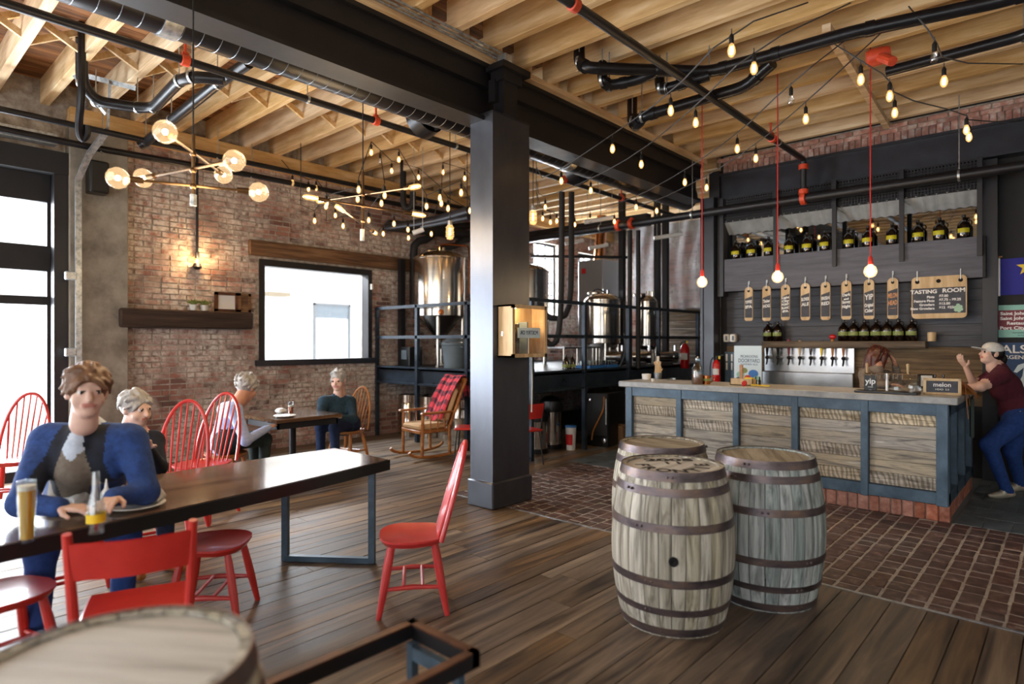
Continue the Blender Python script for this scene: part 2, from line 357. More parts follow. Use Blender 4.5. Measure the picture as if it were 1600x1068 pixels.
m_bulbhot = emis('filament', (1, .72, .38), 40)
m_globe = glassy('globe_glass', (1, .93, .82), .10, .20, (1, .68, .36))
m_pglobe = glassy('pendant_glass', (1, .93, .82), .10, .32, (1, .70, .38))
m_smallb = glassy('small_bulb_glass', (1, .85, .62), .08, .34, (1, .55, .2))
m_clearb = glassy('unlit_bulb_glass', (.95, .95, .95), .2)
m_socket = M('black_socket', '#121212', .5)
m_cord = M('cord_grey', '#4a4a4c', .6)
m_cordd = M('cord_dark', '#1c1a19', .6)
m_redcord = M('red_cord', '#d8392f', .5)
m_brass = M('aged_brass', ['#5b4630', '#7d6244'], .3, .9, scale=(9, 9, 9))
m_pane = glassy('window_glass', (.98, .99, 1), .06)
m_glass = glassy('clear_glass', (.93, .96, .97), .14)
m_bluegl = glassy('blue_plastic', (.55, .72, .78), .2, rough=.2)
m_mirror = M('dark_mirror', '#9aa0a6', .03, 1)
m_white = M('white_glaze', '#e8e6e0', .3, coat=.3)
m_wpaint = M('white_paint', '#d9d9d6', .5)
m_kraft = M('cardboard', ['#6d5138', '#8a6a4a'], .9, scale=(8, 8, 8))
m_bottle = M('amber_bottle', '#140a05', .08, coat=.6)
m_label = M('yellow_label', '#b8b010', .5)
m_wlabel = M('green_label', ['#6b7c34', '#8d9658'], .5, scale=(20, 20, 20))
m_grain = M('light_wood', ['#b39468', '#c9ab80', '#d9c09a'], .6, scale=(14, 14, 2), rnd=.06)
m_slateb = M('chalkboard', ['#44464d', '#505259'], .8, scale=(20, 20, 20))
m_chalk = M('chalk_white', '#e9e9e6', .9)
m_chalko = M('chalk_orange', '#d79a6a', .9)
m_chalkg = M('chalk_green', '#a9cdb4', .9)
m_ink = M('black_ink', '#141312', .8)
m_yellow = M('yellow', '#e8c520', .5)
m_flag = M('flag_blue', '#20208a', .7)
m_teal = M('poster_teal', '#8fc4b8', .7)
m_maroonp = M('poster_maroon', '#7c3a44', .7)
m_navyp = M('poster_navy', '#27466e', .6)
m_skyp = M('poster_sky', '#cfe3ee', .6)
m_plastic = M('grey_plastic', ['#56646e', '#66747d'], .5, scale=(4, 4, 4))
m_blackp = M('black_plastic', '#0e0f11', .3)
m_extr = M('extinguisher_red', '#c0161a', .25, coat=.5)
m_blue = M('blue_crate', '#2f74c0', .5)
m_leather = M('tan_leather', ['#7a4a20', '#a86b30', '#c08840'], .5, scale=(9, 9, 9))
m_greencl = M('green_cloth', '#3c4a48', .9)
m_beer = M('lager', '#d8a410', .15, coat=.5)
m_amber = M('amber_ale', '#b85a1c', .15, coat=.5)
m_foam = M('foam', '#ece4d2', .8)
m_rockw = M('rocker_wood', ['#7a4a22', '#a86a34', '#c08a50'], .45, scale=(8, 8, 8), coat=.2)
m_cush = M('cushion_tan', '#c8a880', .9)
m_plaid = plaid('red_plaid')
m_perf = holes('perforated_sheet', '#85858b', 105, .28, .0, .8)
m_expand = holes('expanded_metal', '#1d1d20', 90, .30, .4, .5)
m_corr = M('corrugated_steel', ['#b4bbbf', '#d0d5d8'], .4, .5, scale=(6, 6, 6))
m_ins = M('pipe_insulation', ['#141416', '#1e1e21'], .65, scale=(10, 10, 10))
m_copper = M('copper', '#b87444', .22, 1)
m_boxw = M('boiler_panel', '#a9abac', .35, .6)
m_mantel = M('dark_mantel_timber', ['#1f1814', '#38291f', '#4a382c'], .85, scale=(18, 1.2, 18), bump=.5)
m_rustwood = M('rust_brown_edge', ['#3a2317', '#5a3622', '#6d4630'], .45, .3, scale=(8, 8, 8))
m_skin = M('skin', ['#c08a72', '#d09c84'], .55, scale=(9, 9, 9))
m_skin2 = M('skin_pale', ['#cfa898', '#dcb8a6'], .55, scale=(9, 9, 9))
m_lip = M('lips', '#b8766a', .5)
m_eye = M('eye_white', '#dcd8d2', .2)
m_iris = M('iris', '#20160f', .2)
def cloth(n, c, r=.9): return M(n, c, r, scale=(30, 30, 30), bump=.25, bd=.004)
m_maroon = cloth('maroon_shirt', ['#4c1626', '#591c2e']); m_denim = cloth('denim', ['#1c3a78', '#27498c'])
m_denimd = cloth('dark_denim', ['#12223f', '#1a2f55']); m_grey = cloth('grey_knit', ['#6b6158', '#857b71'])
m_navy = cloth('navy_jacket', ['#1d3566', '#2a4a88']); m_navyd = cloth('dark_vest', ['#14171f', '#1b2030'])
m_taupe = cloth('taupe_sweater', ['#6a5f54', '#7b7064']); m_shirtw = cloth('pale_shirt', ['#a9b4c4', '#c2ccd8'])
m_lblue = cloth('light_blue_shirt', ['#9fb4e4', '#b9c8ee']); m_dkgreen = cloth('dark_trousers', ['#1d2a2a', '#263434'])
m_teal2 = cloth('dark_teal_shirt', ['#1a3040', '#28465a'])
m_cap = cloth('white_cap', ['#c9ccc8', '#dcdedb'])
m_hairr = M('auburn_hair', ['#2a120b', '#4a2114', '#6a3420'], .4, scale=(30, 30, 4)); m_hairb = M('black_hair', ['#120c0a', '#1f1512'], .4, scale=(30, 30, 4))
m_hairbr = M('brown_hair', ['#5c3f2c', '#7d5a42'], .5, scale=(30, 30, 4)); m_hairg = M('grey_hair', ['#8a8886', '#b4b1ad'], .6, scale=(30, 30, 4))
m_silver = M('silver_shoe', '#b9b4a4', .3, .4)

def wavywood(name):
    m = M(name, ['#6e6355', '#a99a82', '#d2c6b0', '#e2d8c6'], .7, scale=(1.3, 16, 16), detail=8, rnd=.15, bump=.4, dist=1.6, hue=.3); nt = m.node_tree; B = nt.nodes['Principled BSDF']; L = nt.links.new
    tc = nt.nodes.new('ShaderNodeTexCoord'); mp = nt.nodes.new('ShaderNodeMapping'); mp.inputs['Rotation'].default_value = (0, .5, 0); mp.inputs['Scale'].default_value = (3, 3, 1.3); L(tc.outputs['Object'], mp.inputs[0])
    wv = nt.nodes.new('ShaderNodeTexWave'); wv.inputs['Scale'].default_value = 3.0; wv.inputs['Distortion'].default_value = 9; wv.inputs['Detail'].default_value = 3; wv.inputs['Detail Scale'].default_value = 1.2; L(mp.outputs[0], wv.inputs['Vector'])
    rp = nt.nodes.new('ShaderNodeValToRGB'); rp.color_ramp.elements[0].position = .15; rp.color_ramp.elements[0].color = rgb('#6b655f'); rp.color_ramp.elements[1].position = .8; rp.color_ramp.elements[1].color = (1, 1, 1, 1); L(wv.outputs['Fac'], rp.inputs[0])
    src = B.inputs['Base Color'].links[0].from_socket; mx = nt.nodes.new('ShaderNodeMixRGB'); mx.blend_type = 'MULTIPLY'; mx.inputs[0].default_value = .6; L(src, mx.inputs[1]); L(rp.outputs[0], mx.inputs[2]); L(mx.outputs[0], B.inputs['Base Color']); return m
m_barnw = wavywood('saw_marked_boards')
m_headw = M('whitened_barrel_head', ['#a19d94', '#c6c3bb', '#d8d6cf'], .7, scale=(14, 1.2, 14), detail=7, rnd=.12, bump=.3)

m_extwall = M('exterior_white_wall', '#ececea', .8); m_extframe = M('exterior_grey_frame', '#6f7377', .7); m_extpane = M('exterior_pane', '#66727c', .3); m_exteave = M('exterior_eave', '#8a7f6c', .7)
# ================================================================ THE SETTING
def grid_wall(axis, p0, p1, a0, a1, z0, z1, holes_):
    """wall slab between p0..p1 on its normal axis, spanning a0..a1 and z0..z1, with rectangular openings"""
    mb = MB(); A = sorted({a0, a1, *[q for h in holes_ for q in h[:2]]}); Z = sorted({z0, z1, *[q for h in holes_ for q in h[2:]]})
    for i in range(len(A)-1):
        for j in range(len(Z)-1):
            ca, cz = (A[i]+A[i+1])/2, (Z[j]+Z[j+1])/2
            if any(h[0] < ca < h[1] and h[2] < cz < h[3] for h in holes_): continue
            if axis == 'x': mb.bb(p0, p1, A[i], A[i+1], Z[j], Z[j+1])
            else: mb.bb(A[i], A[i+1], p0, p1, Z[j], Z[j+1])
    return mb
# ---- floor
floor = struct('floor', MB().bb(-9.3, 4.3, -3.3, 13.9, -.2, -.03), m_under)
xs = [-9.0]
while xs[-1] < 1.6: xs.append(xs[-1]+random.choice((.105, .125, .14, .155, .19)))
for i in range(len(xs)-1):
    yend = 9.2 if xs[i] < -4.95 else 4.45; y = -3.2
    while y < yend-.01:
        y2 = min(yend, y+random.uniform(2.6, 4.6))
        if yend-y2 < .7: y2 = yend
        dz = random.uniform(-.0015, .0015)
        part('plank', MB().bb(xs[i]+.003, xs[i+1]-.003, y+.002, y2-.002, -.03, dz), m_plank, floor, smooth=0); y = y2
part('plank_field', MB().bb(1.6, 4.2, -3.2, 4.45, -.03, 0), m_plank, floor, smooth=0)
part('steel_edge_strip', MB().bb(-4.95, 4.2, 4.45, 4.475, -.03, .003), m_galv, floor)
part('mortar_bed', MB().bb(-4.95, 4.2, 4.475, 6.75, -.03, -.0035), m_mortarf, floor)
pv = []; x = -4.93
while x < 1.3:
    wd = random.uniform(.105, .125); y = 4.485-random.uniform(0, .08)
    while y < 6.7:
        ln = random.choice((.11, .13, .15, .18, .21)); a, b = max(y, 4.48), min(y+ln, 6.735)
        if b-a > .04: pv.append((x, x+wd, a, b))
        y += ln+.02
    x += wd+.016
pv.sort(key=lambda q: (q[0]*.7-.0)**2*0+((q[0]+q[1])/2)**2+((q[2]+q[3])/2)**2 if q[0] < -.05 else 1e3+q[0])
stuffp = MB()
for k, (x0, x1, y0, y1) in enumerate(pv):
    mb = MB() if k < 300 else stuffp; j = lambda: random.uniform(-.004, .004); t = random.uniform(-.001, .0035); e = .005
    lo = [(x0+j(), y0+j()), (x1+j(), y0+j()), (x1+j(), y1+j()), (x0+j(), y1+j())]; cx, cy = (x0+x1)/2, (y0+y1)/2
    hi = [(cx+(p[0]-cx)*(1-e/(x1-x0)*2), cy+(p[1]-cy)*(1-e/(y1-y0)*2)) for p in lo]
    mb.add([(*p, -.02) for p in lo]+[(*p, t-.005) for p in lo]+[(*p, t) for p in hi],
           [(0,1,5,4),(1,2,6,5),(2,3,7,6),(3,0,4,7),(4,5,9,8),(5,6,10,9),(6,7,11,10),(7,4,8,11),(8,9,10,11)])
    if k < 300: part('paver', mb, m_paver, floor, smooth=0)
part('paver_field', stuffp, m_paver, floor, smooth=0, kind='stuff')
part('grout_bed', MB().bb(-5.5, 4.2, 6.75, 13.5, -.03, -.008), m_grout, floor)
def tiles(x0, x1, y0, y1, tx, ty):
    me = mesh_of('tile', MB().bev((0, 0, -.012), (tx-.006, ty-.006, .024), .003), m_slate, 0); r = 0; y = y0
    while y < y1-.01:
        x = x0-(tx/2 if r % 2 else 0)
        while x < x1-.01:
            a, b, c, d = max(x, x0), min(x+tx, x1), y, min(y+ty, y1)
            if b-a > .05: inst('tile', me, floor, ((a+b)/2, (c+d)/2, 0), (0,0,0), ((b-a)/tx, (d-c)/ty, 1))
            x += tx
        y += ty; r += 1
tiles(-.80, 1.2, 6.75, 9.15, .2, .4); tiles(-5.45, -4.2, 6.75, 9.2, .3, .3)
# ---- left wall: mortar with openings, courses of old brick
WIN = (4.28, 6.27, 1.33, 2.86); BW1 = (10.62, 11.5, 2.1, 3.9); BW2 = (12.3, 13.0, 2.2, 3.82); DOOR = (-2.5, 1.87, 0, 3.62)
wall_left = struct('wall_left', grid_wall('x', -9.32, -9.0, -3.4, 13.8, -.1, 4.75, [DOOR, WIN, BW1, BW2]), m_mortar)
LINT = (4.12, 7.12, 2.9, 3.13); SHELF = (2.45, 4.1, 1.8, 2.05)
br = []; z = .0; r = 0
while z < 4.2:
    y = 2.52+(-.11 if r % 2 else 0)
    while y < 13.6:
        ln = .215 if random.random() < .8 else .105; a, b = max(y, 2.52), y+ln-.011
        for h in (WIN, BW1, BW2, LINT):
            if z+.066 > h[2]-.0 and z < h[3] and b > h[0] and a < h[1]:
                if a < h[0]-.05: b = h[0]-.004
                elif b > h[1]+.05: a = h[1]+.004
                else: b = a
        if b-a > .03: br.append((a, b, z))
        y += ln
    z += .0755; r += 1
br.sort(key=lambda q: (q[0]+1.5)**2+(q[2]-2.9)**2*1.6 if q[2] > 1.9 else 1e3+q[0])
sb = MB()
for k, (a, b, z) in enumerate(br):
    dx = random.uniform(.004, .018); mb = MB() if k < 300 else sb; j = lambda: random.uniform(-.003, .003); e = .005
    y0, y1, z0, z1 = a+j(), b+j(), z+j(), z+.0655+j()
    mb.add([(-9.02, y0, z0), (-9.02, y1, z0), (-9.02, y1, z1), (-9.02, y0, z1)]+[(-9+dx, y0+e, z0+e), (-9+dx+j(), y1-e, z0+e), (-9+dx+j(), y1-e, z1-e), (-9+dx, y0+e, z1-e)],
           [(4,5,6,7),(0,1,5,4),(1,2,6,5),(2,3,7,6),(3,0,4,7)])
    if k < 300: part('brick', mb, m_wallbrick, wall_left, smooth=0)
part('brick_field', sb, m_wallbrick, wall_left, smooth=0, kind='stuff')
struct('trim_1', MB().bev((-8.97, 2.2, 2.1), (.3, .62, 4.2), .01), m_conc)                       # concrete pilaster
struct('trim_2', MB().bb(-9.1, -8.82, 1.9, 13.6, 4.2, 4.42), m_joisty)                             # wall plate timber
struct('trim_3', MB().bev((-8.99, 5.62, 3.015), (.1, 3.0, .23), .012), m_lintel)                  # lintel timber
# ---- big side window
win = struct('window_1', MB().bb(-9.2, -9.14, 4.28, 4.38, 1.33, 2.86), m_black)
for b in ((-9.16, -8.97, 4.28, 4.36, 1.33, 2.86), (-9.16, -8.97, 6.19, 6.27, 1.33, 2.86), (-9.16, -8.97, 4.36, 6.19, 2.76, 2.86)): part('window_frame', MB().bb(*b), m_black, win)
part('window_sill', MB().bb(-9.16, -8.92, 4.22, 6.33, 1.26, 1.35), m_column, win)
part('pane', MB().bb(-9.125, -9.118, 4.36, 6.19, 1.35, 2.76), m_pane, win)
for n_, W in (('window_2', BW1), ('window_3', BW2)):
    wn = struct(n_, MB().bb(-9.2, -9.1, W[0], W[0]+.05, W[2], W[3]), m_black)
    for b in ((W[1]-.05, W[1], W[2], W[3]), (W[0], W[1], W[2], W[2]+.05), (W[0], W[1], W[3]-.05, W[3])): part('window_frame', MB().bb(-9.2, -9.1, *b), m_black, wn)
    nc, nr = 3, 6
    for i in range(nc):
        for j in range(nr):
            dy, dz = (W[1]-W[0]-.1)/nc, (W[3]-W[2]-.1)/nr
            part('pane', MB().bb(-9.155, -9.15, W[0]+.05+i*dy+.012, W[0]+.05+(i+1)*dy-.012, W[2]+.05+j*dz+.012, W[2]+.05+(j+1)*dz-.012), m_pane, wn)
    for i in range(1, nc): part('muntin', MB().bb(-9.17, -9.135, W[0]+.05+i*dy-.014, W[0]+.05+i*dy+.014, W[2], W[3]), m_black, wn)
    for j in range(1, nr): part('muntin', MB().bb(-9.17, -9.135, W[0], W[1], W[2]+.05+j*dz-.014, W[2]+.05+j*dz+.014), m_black, wn)
# ---- glazed sectional garage door in the left wall
gd = struct('door_1', MB().bb(-9.14, -9.06, 1.72, 1.87, 0, 3.62), m_black)
for yy in (-2.5, .2): part('stile', MB().bb(-9.14, -9.06, yy, yy+.12, 0, 3.62), m_black, gd)
for za, zb in ((0, .12), (2.06, 2.16), (2.46, 2.76), (3.28, 3.62)): part('door_rail', MB().bb(-9.13, -9.05, -2.5, 1.75, za, zb), m_dkwall, gd)
for za, zb in ((.12, 2.06), (2.16, 2.46), (2.76, 3.28)):
    for ya, yb in ((-2.38, .2), (.32, 1.72)): part('pane', MB().bb(-9.105, -9.095, ya, yb, za, zb), m_pane, gd)
part('door_jamb', MB().bb(-9.02, -8.86, 1.75, 1.9, 0, 3.75), m_black, gd)
part('door_header', MB().bb(-9.02, -8.84, -2.6, 1.9, 3.6, 3.86), m_dkwall, gd)
part('header_track', MB().bb(-8.84, -8.70, -2.6, 1.75, 3.9, 4.02), m_galv, gd)
# ---- other walls
OPN = [(-7.6, -5.0, .25, 3.55), (-4.1, -1.1, .25, 3.55), (-.2, 2.8, .25, 3.55)]
wf = struct('wall_front', grid_wall('y', -3.55, -3.25, -9.3, 4.4, -.1, 4.75, OPN), m_plaster)
for a, b, c, d in OPN:
    for t in (1/3, 2/3): part('mullion', MB().bb(a+(b-a)*t-.03, a+(b-a)*t+.03, -3.4, -3.34, c, d), m_black, wf)
    for t in (.35, .68): part('transom', MB().bb(a, b, -3.4, -3.34, c+(d-c)*t-.03, c+(d-c)*t+.03), m_black, wf)
struct('wall_right', MB().bb(4.2, 4.4, -3.4, 9.5, -.1, 4.75), m_plaster)
wr = struct('wall_rear', MB().bb(-9.3, -3.9, 13.6, 13.9, -.1, 4.75), m_mortar)
part('brick_field', (lambda mb: [mb.bb(-8.9+i*.226+(.11 if j % 2 else 0), -8.9+i*.226+.213+(.11 if j % 2 else 0), 13.585, 13.61, j*.0755, j*.0755+.065) for i in range(22) for j in range(16, 56)] and mb)(MB()), m_wallbrick, wr, smooth=0, kind='stuff')
struct('wall_partition', MB().bb(-4.05, -3.9, 9.25, 13.7, -.1, 4.75), m_dkwall)
wb = struct('wall_back', MB().bb(-4.0, 4.3, 9.22, 9.45, -.1, 4.75), m_dkwall)
z = 1.56
for k in range(6):
    xa = -3.93; cut = random.uniform(-2.9, -1.7)
    for a, b in ((xa, cut), (cut, -.80)): part('board', MB().bb(a+.002, b-.002, 9.2-random.uniform(.0, .012), 9.23, z+.003, z+.137), m_dkboard, wb, smooth=0)
    z += .14
z = .85
for k in range(5):
    cut = random.uniform(-2.6, -1.4)
    for a, b in ((-3.93, cut), (cut, -.80)): part('board', MB().bb(a+.002, b-.002, 9.2-random.uniform(0, .014), 9.23, z+.002, z+.14), m_barnd, wb, smooth=0)
    z += .142
part('pilaster', MB().bb(-.80, -.66, 9.08, 9.25, 0, 3.75), m_black, wb)
# bricks above the steel beam
x = -3.98
while x < 1.2:
    w_ = random.uniform(.07, .08); part('brick', MB().bev((x+w_/2, 9.2, 4.235), (w_-.008, .05, .15), .006), m_stripbrick, wb, smooth=0); x += w_
for rr, zz in ((0, 4.335), (1, 4.4)):
    x = -3.98-(.1 if rr else 0)
    while x < 1.2: part('brick', MB().bev((x+.105, 9.2+random.uniform(-.01, .01), zz), (.2, .05, .056), .006), m_stripbrick, wb, smooth=0); x += .21
part('mortar_strip', MB().bb(-3.98, 4.2, 9.195, 9.23, 4.15, 4.45), m_mortar, wb)
bm = struct('beam_rear', MB().bb(-4.05, 4.2, 9.0, 9.2, 3.76, 3.79).bb(-4.05, 4.2, 9.0, 9.2, 4.12, 4.15).bb(-4.05, 4.2, 9.06, 9.18, 3.79, 4.12), m_column)
part('splice_plate', MB().bb(-4.12, -3.96, 8.99, 9.06, 3.72, 4.2), m_black, bm)
# ---- girder and boxed column
gx0, gx1 = -4.53, -4.27
g = struct('girder', MB().bb(gx0, gx1, -3.2, 9.1, 3.79, 3.83).bb(gx0, gx1, -3.2, 9.1, 4.32, 4.36).bb(-4.415, -4.385, -3.2, 9.1, 3.83, 4.32), m_girder)
part('web_plate', MB().bb(-4.385, -4.31, -3.2, 9.1, 4.15, 4.32), m_girder, g)
col = struct('column', MB().bb(-4.466, -4.155, 4.29, 4.83, .0, 3.84), m_colbox)
part('base_plinth', MB().bev((-4.31, 4.56, .13), (.36, .59, .26), .012), m_colbox, col)
part('cap_plate', MB().bb(-4.47, -4.15, 4.285, 4.835, 3.84, 3.86), m_column, col)
part('stub_post', MB().bb(-4.27, -4.13, 4.42, 4.62, 3.86, 4.28), m_black, col)
part('head_bracket', MB().bb(-4.30, -4.06, 4.34, 4.74, 4.28, 4.34).bb(-4.27, -4.1, 4.38, 4.66, 4.18, 4.28).bb(-4.28, -4.2, 4.36, 4.46, 3.98, 4.2), m_black, col)
for a, b in (((-4.12, 4.66, .2), (-4.12, 4.66, 2.0)), ): pass
# ---- ceiling: boards on joists
ceil = struct('ceiling', MB().bb(-9.3, 4.3, -3.4, 13.8, 4.76, 4.85), m_under)
x = -9.1
while x < 3.2:
    w_ = random.uniform(.12, .15); part('ceiling_board', MB().bb(x, x+w_-.006, -3.3, 13.6, 4.71, 4.74), m_deckb, ceil, smooth=0); x += w_
jy = []
y = -3.0
while y < 13.5:
    dz = random.uniform(-.01, .01); part('joist', MB().bev((-6.72, y, 4.565+dz), (4.95, .09, .29), .004), m_joist, ceil, smooth=0); jy.append(y); y += .47+random.uniform(-.015, .015)
y = -2.8
while y < 9.1:
    part('joist', MB().bev((-.05, y, 4.565+random.uniform(-.008, .008)), (8.4+random.uniform(-.12, .1), .085, .29), .004), m_joist, ceil, smooth=0); y += .47+random.uniform(-.015, .015)
for i, (a, b) in enumerate(zip(jy, jy[1:])):
    if -.5 < a < 8.6:
        for xx in (-5.6, -7.3):
            part('bridging', MB().beam((xx, a+.03, 4.45), (xx+.05, b-.03, 4.68), .035, .06), m_joist, ceil, smooth=0)
            part('bridging', MB().beam((xx+.1, a+.03, 4.68), (xx+.12, b-.03, 4.45), .035, .06), m_joist, ceil, smooth=0)
part('blocking', MB().beam((-1.62, 5.9, 4.39), (-1.78, 9.1, 4.39), .07, .07), m_joist, ceil)
part('girder_plate', MB().bb(-4.55, -4.2, -3.2, 9.1, 4.36, 4.42), m_joisty, ceil)
# ================================================================ THE BAR
BX0, BX1, BY = -4.18, -.83, 6.72
bar = thing('bar_counter', 'long bar with grey concrete top, blue-grey frame and reclaimed board panels', 'bar', ((BX0+BX1)/2, BY+.35, 0))
ps = [ony(u, 600, BY).x for u in (980, 1061, 1150, 1242, 1351)]+[BX1-.05]
ps[0] = BX0+.05
part('countertop', MB().bev(((BX0+BX1)/2, BY+.3, 1.095), (BX1-BX0+.14, .72, .07), .008), m_counter, bar, label='pale grey concrete bar top')
part('countertop', MB().bev((-1.12, 8.03, 1.095), (.68, 1.42, .07), .008), m_counter, bar, label='pale grey concrete return of the bar top')
part('top_rail', MB().bev(((BX0+BX1)/2, BY+.03, 1.005), (BX1-BX0, .07, .11), .004), m_steelblue, bar)
part('bottom_rail', MB().bev(((BX0+BX1)/2, BY+.03, .205), (BX1-BX0, .07, .11), .004), m_steelblue, bar)
for i, px in enumerate(ps):
    w_ = .09 if i in (0, 5) else .065
    part('post', MB().bev((px, BY+.025, .6), (w_, .08, .92), .004), m_steelblue, bar)
for i in range(5):
    a, b = ps[i]+.035, ps[i+1]-.035; z = .262
    for k, hh in enumerate((.115, .118, .112, .12, .116, .11)):
        part('board', MB().bev(((a+b)/2, BY+.055-random.uniform(0, .008), z+hh/2), (b-a, .03, hh-.003), .003), m_barnw if (k, i) in ((5, 1), (5, 2), (5, 3), (5, 4), (0, 4), (2, 3), (3, 1), (0, 3), (4, 0)) else m_barn, bar, smooth=0); z += hh
x = BX0
while x < BX1-.05:
    w_ = random.uniform(.088, .1); part('base_brick', MB().bev((x+w_/2, BY+.06, .072), (w_-.009, .1, .146), .006), m_bbrick, bar, smooth=0); x += w_
part('base_mortar', MB().bb(BX0+.02, BX1-.01, BY+.03, BY+.2, 0, .15), m_mortarf, bar)
# end return facing the wall of posters
for yy in (BY+.06, BY+.55, BY+1.1, BY+1.7): part('post', MB().bev((BX1-.03, yy, .6), (.06, .09, .92), .004), m_steelblue, bar)
part('end_rail', MB().bev((BX1-.03, BY+.9, 1.005), (.06, 1.8, .11), .004), m_steelblue, bar)
part('end_rail', MB().bev((BX1-.03, BY+.9, .205), (.06, 1.8, .11), .004), m_steelblue, bar)
for i, (a, b) in enumerate(((BY+.1, BY+.5), (BY+.6, BY+1.05), (BY+1.15, BY+1.65))):
    z = .262
    for k in range(6): part('board', MB().bev((BX1-.07, (a+b)/2, z+.058), (.03, b-a, .113), .003), m_dkboard, bar, smooth=0); z += .116
y = BY+.02
while y < BY+1.75: part('base_brick', MB().bev((BX1-.06, y+.05, .072), (.1, .09, .146), .006), m_bbrick, bar, smooth=0); y += .099
part('inner_panel', MB().bb(BX0+.03, BX1-.1, BY+.3, BY+.34, .15, 1.06).bb(BX0+.02, BX0+.06, BY+.07, BY+.6, 0, 1.06).bb(-1.4, -1.36, BY+.6, BY+1.7, 0, 1.06), m_dkwall, bar)
# tall steel post at the end of the girder
post = struct('trim_4', MB().bb(-4.2, -4.16, 8.86, 9.1, 0, 3.79).bb(-4.03, -3.99, 8.86, 9.1, 0, 3.79).bb(-4.16, -4.03, 8.88, 9.08, 0, 3.79), m_column)
# ---- high shelf with mirror above the bar wall
FY = 8.97
sh = thing('high_shelf', 'charcoal boxed shelf over the bar carrying the upper row of growlers', 'shelf', (-2.3, 9.1, 2.37))
part('fascia_board', MB().bev((-2.33, FY+.02, 2.61), (3.09, .04, .48), .004), m_fascia, sh)
part('shelf_board', MB().bb(-3.87, -.79, FY+.04, 9.225, 2.80, 2.84), m_fascia, sh)
part('underside', MB().bb(-3.87, -.79, FY+.04, 9.225, 2.37, 2.40), m_dkwall, sh)
part('return_end', MB().bb(-.79, -.76, FY, 9.21, 2.37, 2.85), m_dkwall, sh)
for u in (1212, 1304, 1409, 1531):
    X = ony(u, 400, 8.95).x; part('hanger_post', MB().bb(X-.025, X+.025, 8.92, 8.97, 2.62, 3.76), m_black, sh)
part('side_post', MB().bb(-3.97, -3.88, 8.95, 9.1, 2.3, 3.76), m_black, sh)
part('mesh_panel', MB().bb(-3.9, -.78, 8.985, 8.99, 3.40, 3.76), m_expand, sh)
mir = thing('mirror', 'long mirror behind the upper row of growlers reflecting the ceiling', 'mirror', (-2.33, 9.2, 2.84))
part('glass', MB().bb(-3.88, -.80, 9.195, 9.215, 2.84, 3.42), m_mirror, mir)
part('frame', MB().bb(-3.88, -.80, 9.18, 9.215, 3.42, 3.46), m_black, mir)
me_c = MB().grid(lambda a, b: (-3.88+3.08*a, 9.175-.19*b, 3.24+.17*b+.007*math.sin(a*3.08*60)), 180, 4)
part('corrugated_sheet', me_c, m_corr, sh)
for u in (1240, 1330, 1432):
    X = ony(u, 380, 9.1).x; part('strut', MB().beam((X-.14, 8.97, 3.40), (X, 9.18, 3.28), .02, .02), m_galv, sh)
# ---- reclaimed shelf, tap panel
ls = solo('wall_shelf', MB().bev(((-3.33-1.35)/2, 9.1, 1.585), (1.98, .2, .09), .006), m_barnd, 'thick reclaimed wood shelf above the steel tap panel', 'shelf')
tp = thing('tap_station', 'stainless steel tap wall with eight beer taps', 'beer tap', (-2.7, 9.15, 1.0))
tx0, tx1 = ony(1193, 560, 9.1).x, ony(1334, 560, 9.1).x
part('back_plate', MB().bev(((tx0+tx1)/2, 9.16, 1.37), (tx1-tx0, .06, .34), .006), m_stainb, tp)
part('lower_plate', MB().bev(((tx0+tx1)/2, 9.12, 1.07), (tx1-tx0, .14, .26), .006), m_stainb, tp)
part('drip_tray', MB().bev(((tx0+tx1)/2, 8.98, .93), (tx1-tx0+.05, .4, .04), .006), m_stainb, tp)
hc = [m_blackp, m_blackp, m_maroonp, m_grain, m_chrome, m_yellow, m_leather, m_rockw]
for i in range(8):
    X = ony(1200.5+17.0*i, 560, 9.1).x; c = hc[i]
    tap = part('tap', MB().cyl((X, 9.13, 1.40), (X, 9.04, 1.40), .024, n=10).cyl((X, 9.06, 1.42), (X, 9.05, 1.33), .016, .012, 8).cyl((X, 9.05, 1.34), (X, 9.02, 1.30), .014, .01, 8).sph((X, 9.045, 1.40), .027, 10, 6), m_black, tp)
    hh = (.15, .15, .22, .2, .13, .18, .22, .21)[i]
    part('tap_handle', MB().cyl((X, 9.05, 1.42), (X, 9.05, 1.44), .009, n=8).lathe([(0, 0), (.013, 0), (.022, hh*.5), (.026, hh*.9), (.016, hh), (0, hh)], 10, (X, 9.05, 1.44)), c, tap)
    if i == 6: part('handle_topper', MB().sph((X, 9.05, 1.44+hh+.03), (.045, .03, .035), 10, 8), m_extr, tap)
    if i == 5: part('handle_topper', MB().bev((X, 9.05, 1.44+hh+.01), (.05, .03, .03), .004), m_blackp, tap)
# ---- growlers
GP = [(0, 0), (.062, 0), (.068, .008), (.068, .15), (.062, .178), (.035, .212), (.02, .228), (.018, .25), (.02, .252), (.02, .27), (0, .27)]
def growler(loc, label, group, rz, band):
    t = thing('growler', label, 'growler', loc, rz, group)
    part('bottle', MB().lathe(GP, 18), m_bottle, t, local=True, smooth=40)
    part('handle', MB().tube([(.018, 0, .245), (.045, 0, .25), (.058, 0, .225), (.05, 0, .195)], .0065, 6, smooth=1), m_bottle, t, local=True)
    part('label', MB().lathe([(.0685, .075), (.0690, .076), (.0690, .125), (.0685, .126)], 12, a0=-math.pi/2-1.0, a1=-math.pi/2+1.0), band, t, local=True)
    part('cap', MB().lathe([(.0, .27), (.021, .27), (.021, .256), (.0215, .256), (.0215, .282), (0, .282)], 12), m_socket, t, local=True)
    return t
ordn = 'first second third fourth fifth sixth seventh eighth ninth tenth eleventh twelfth'.split()
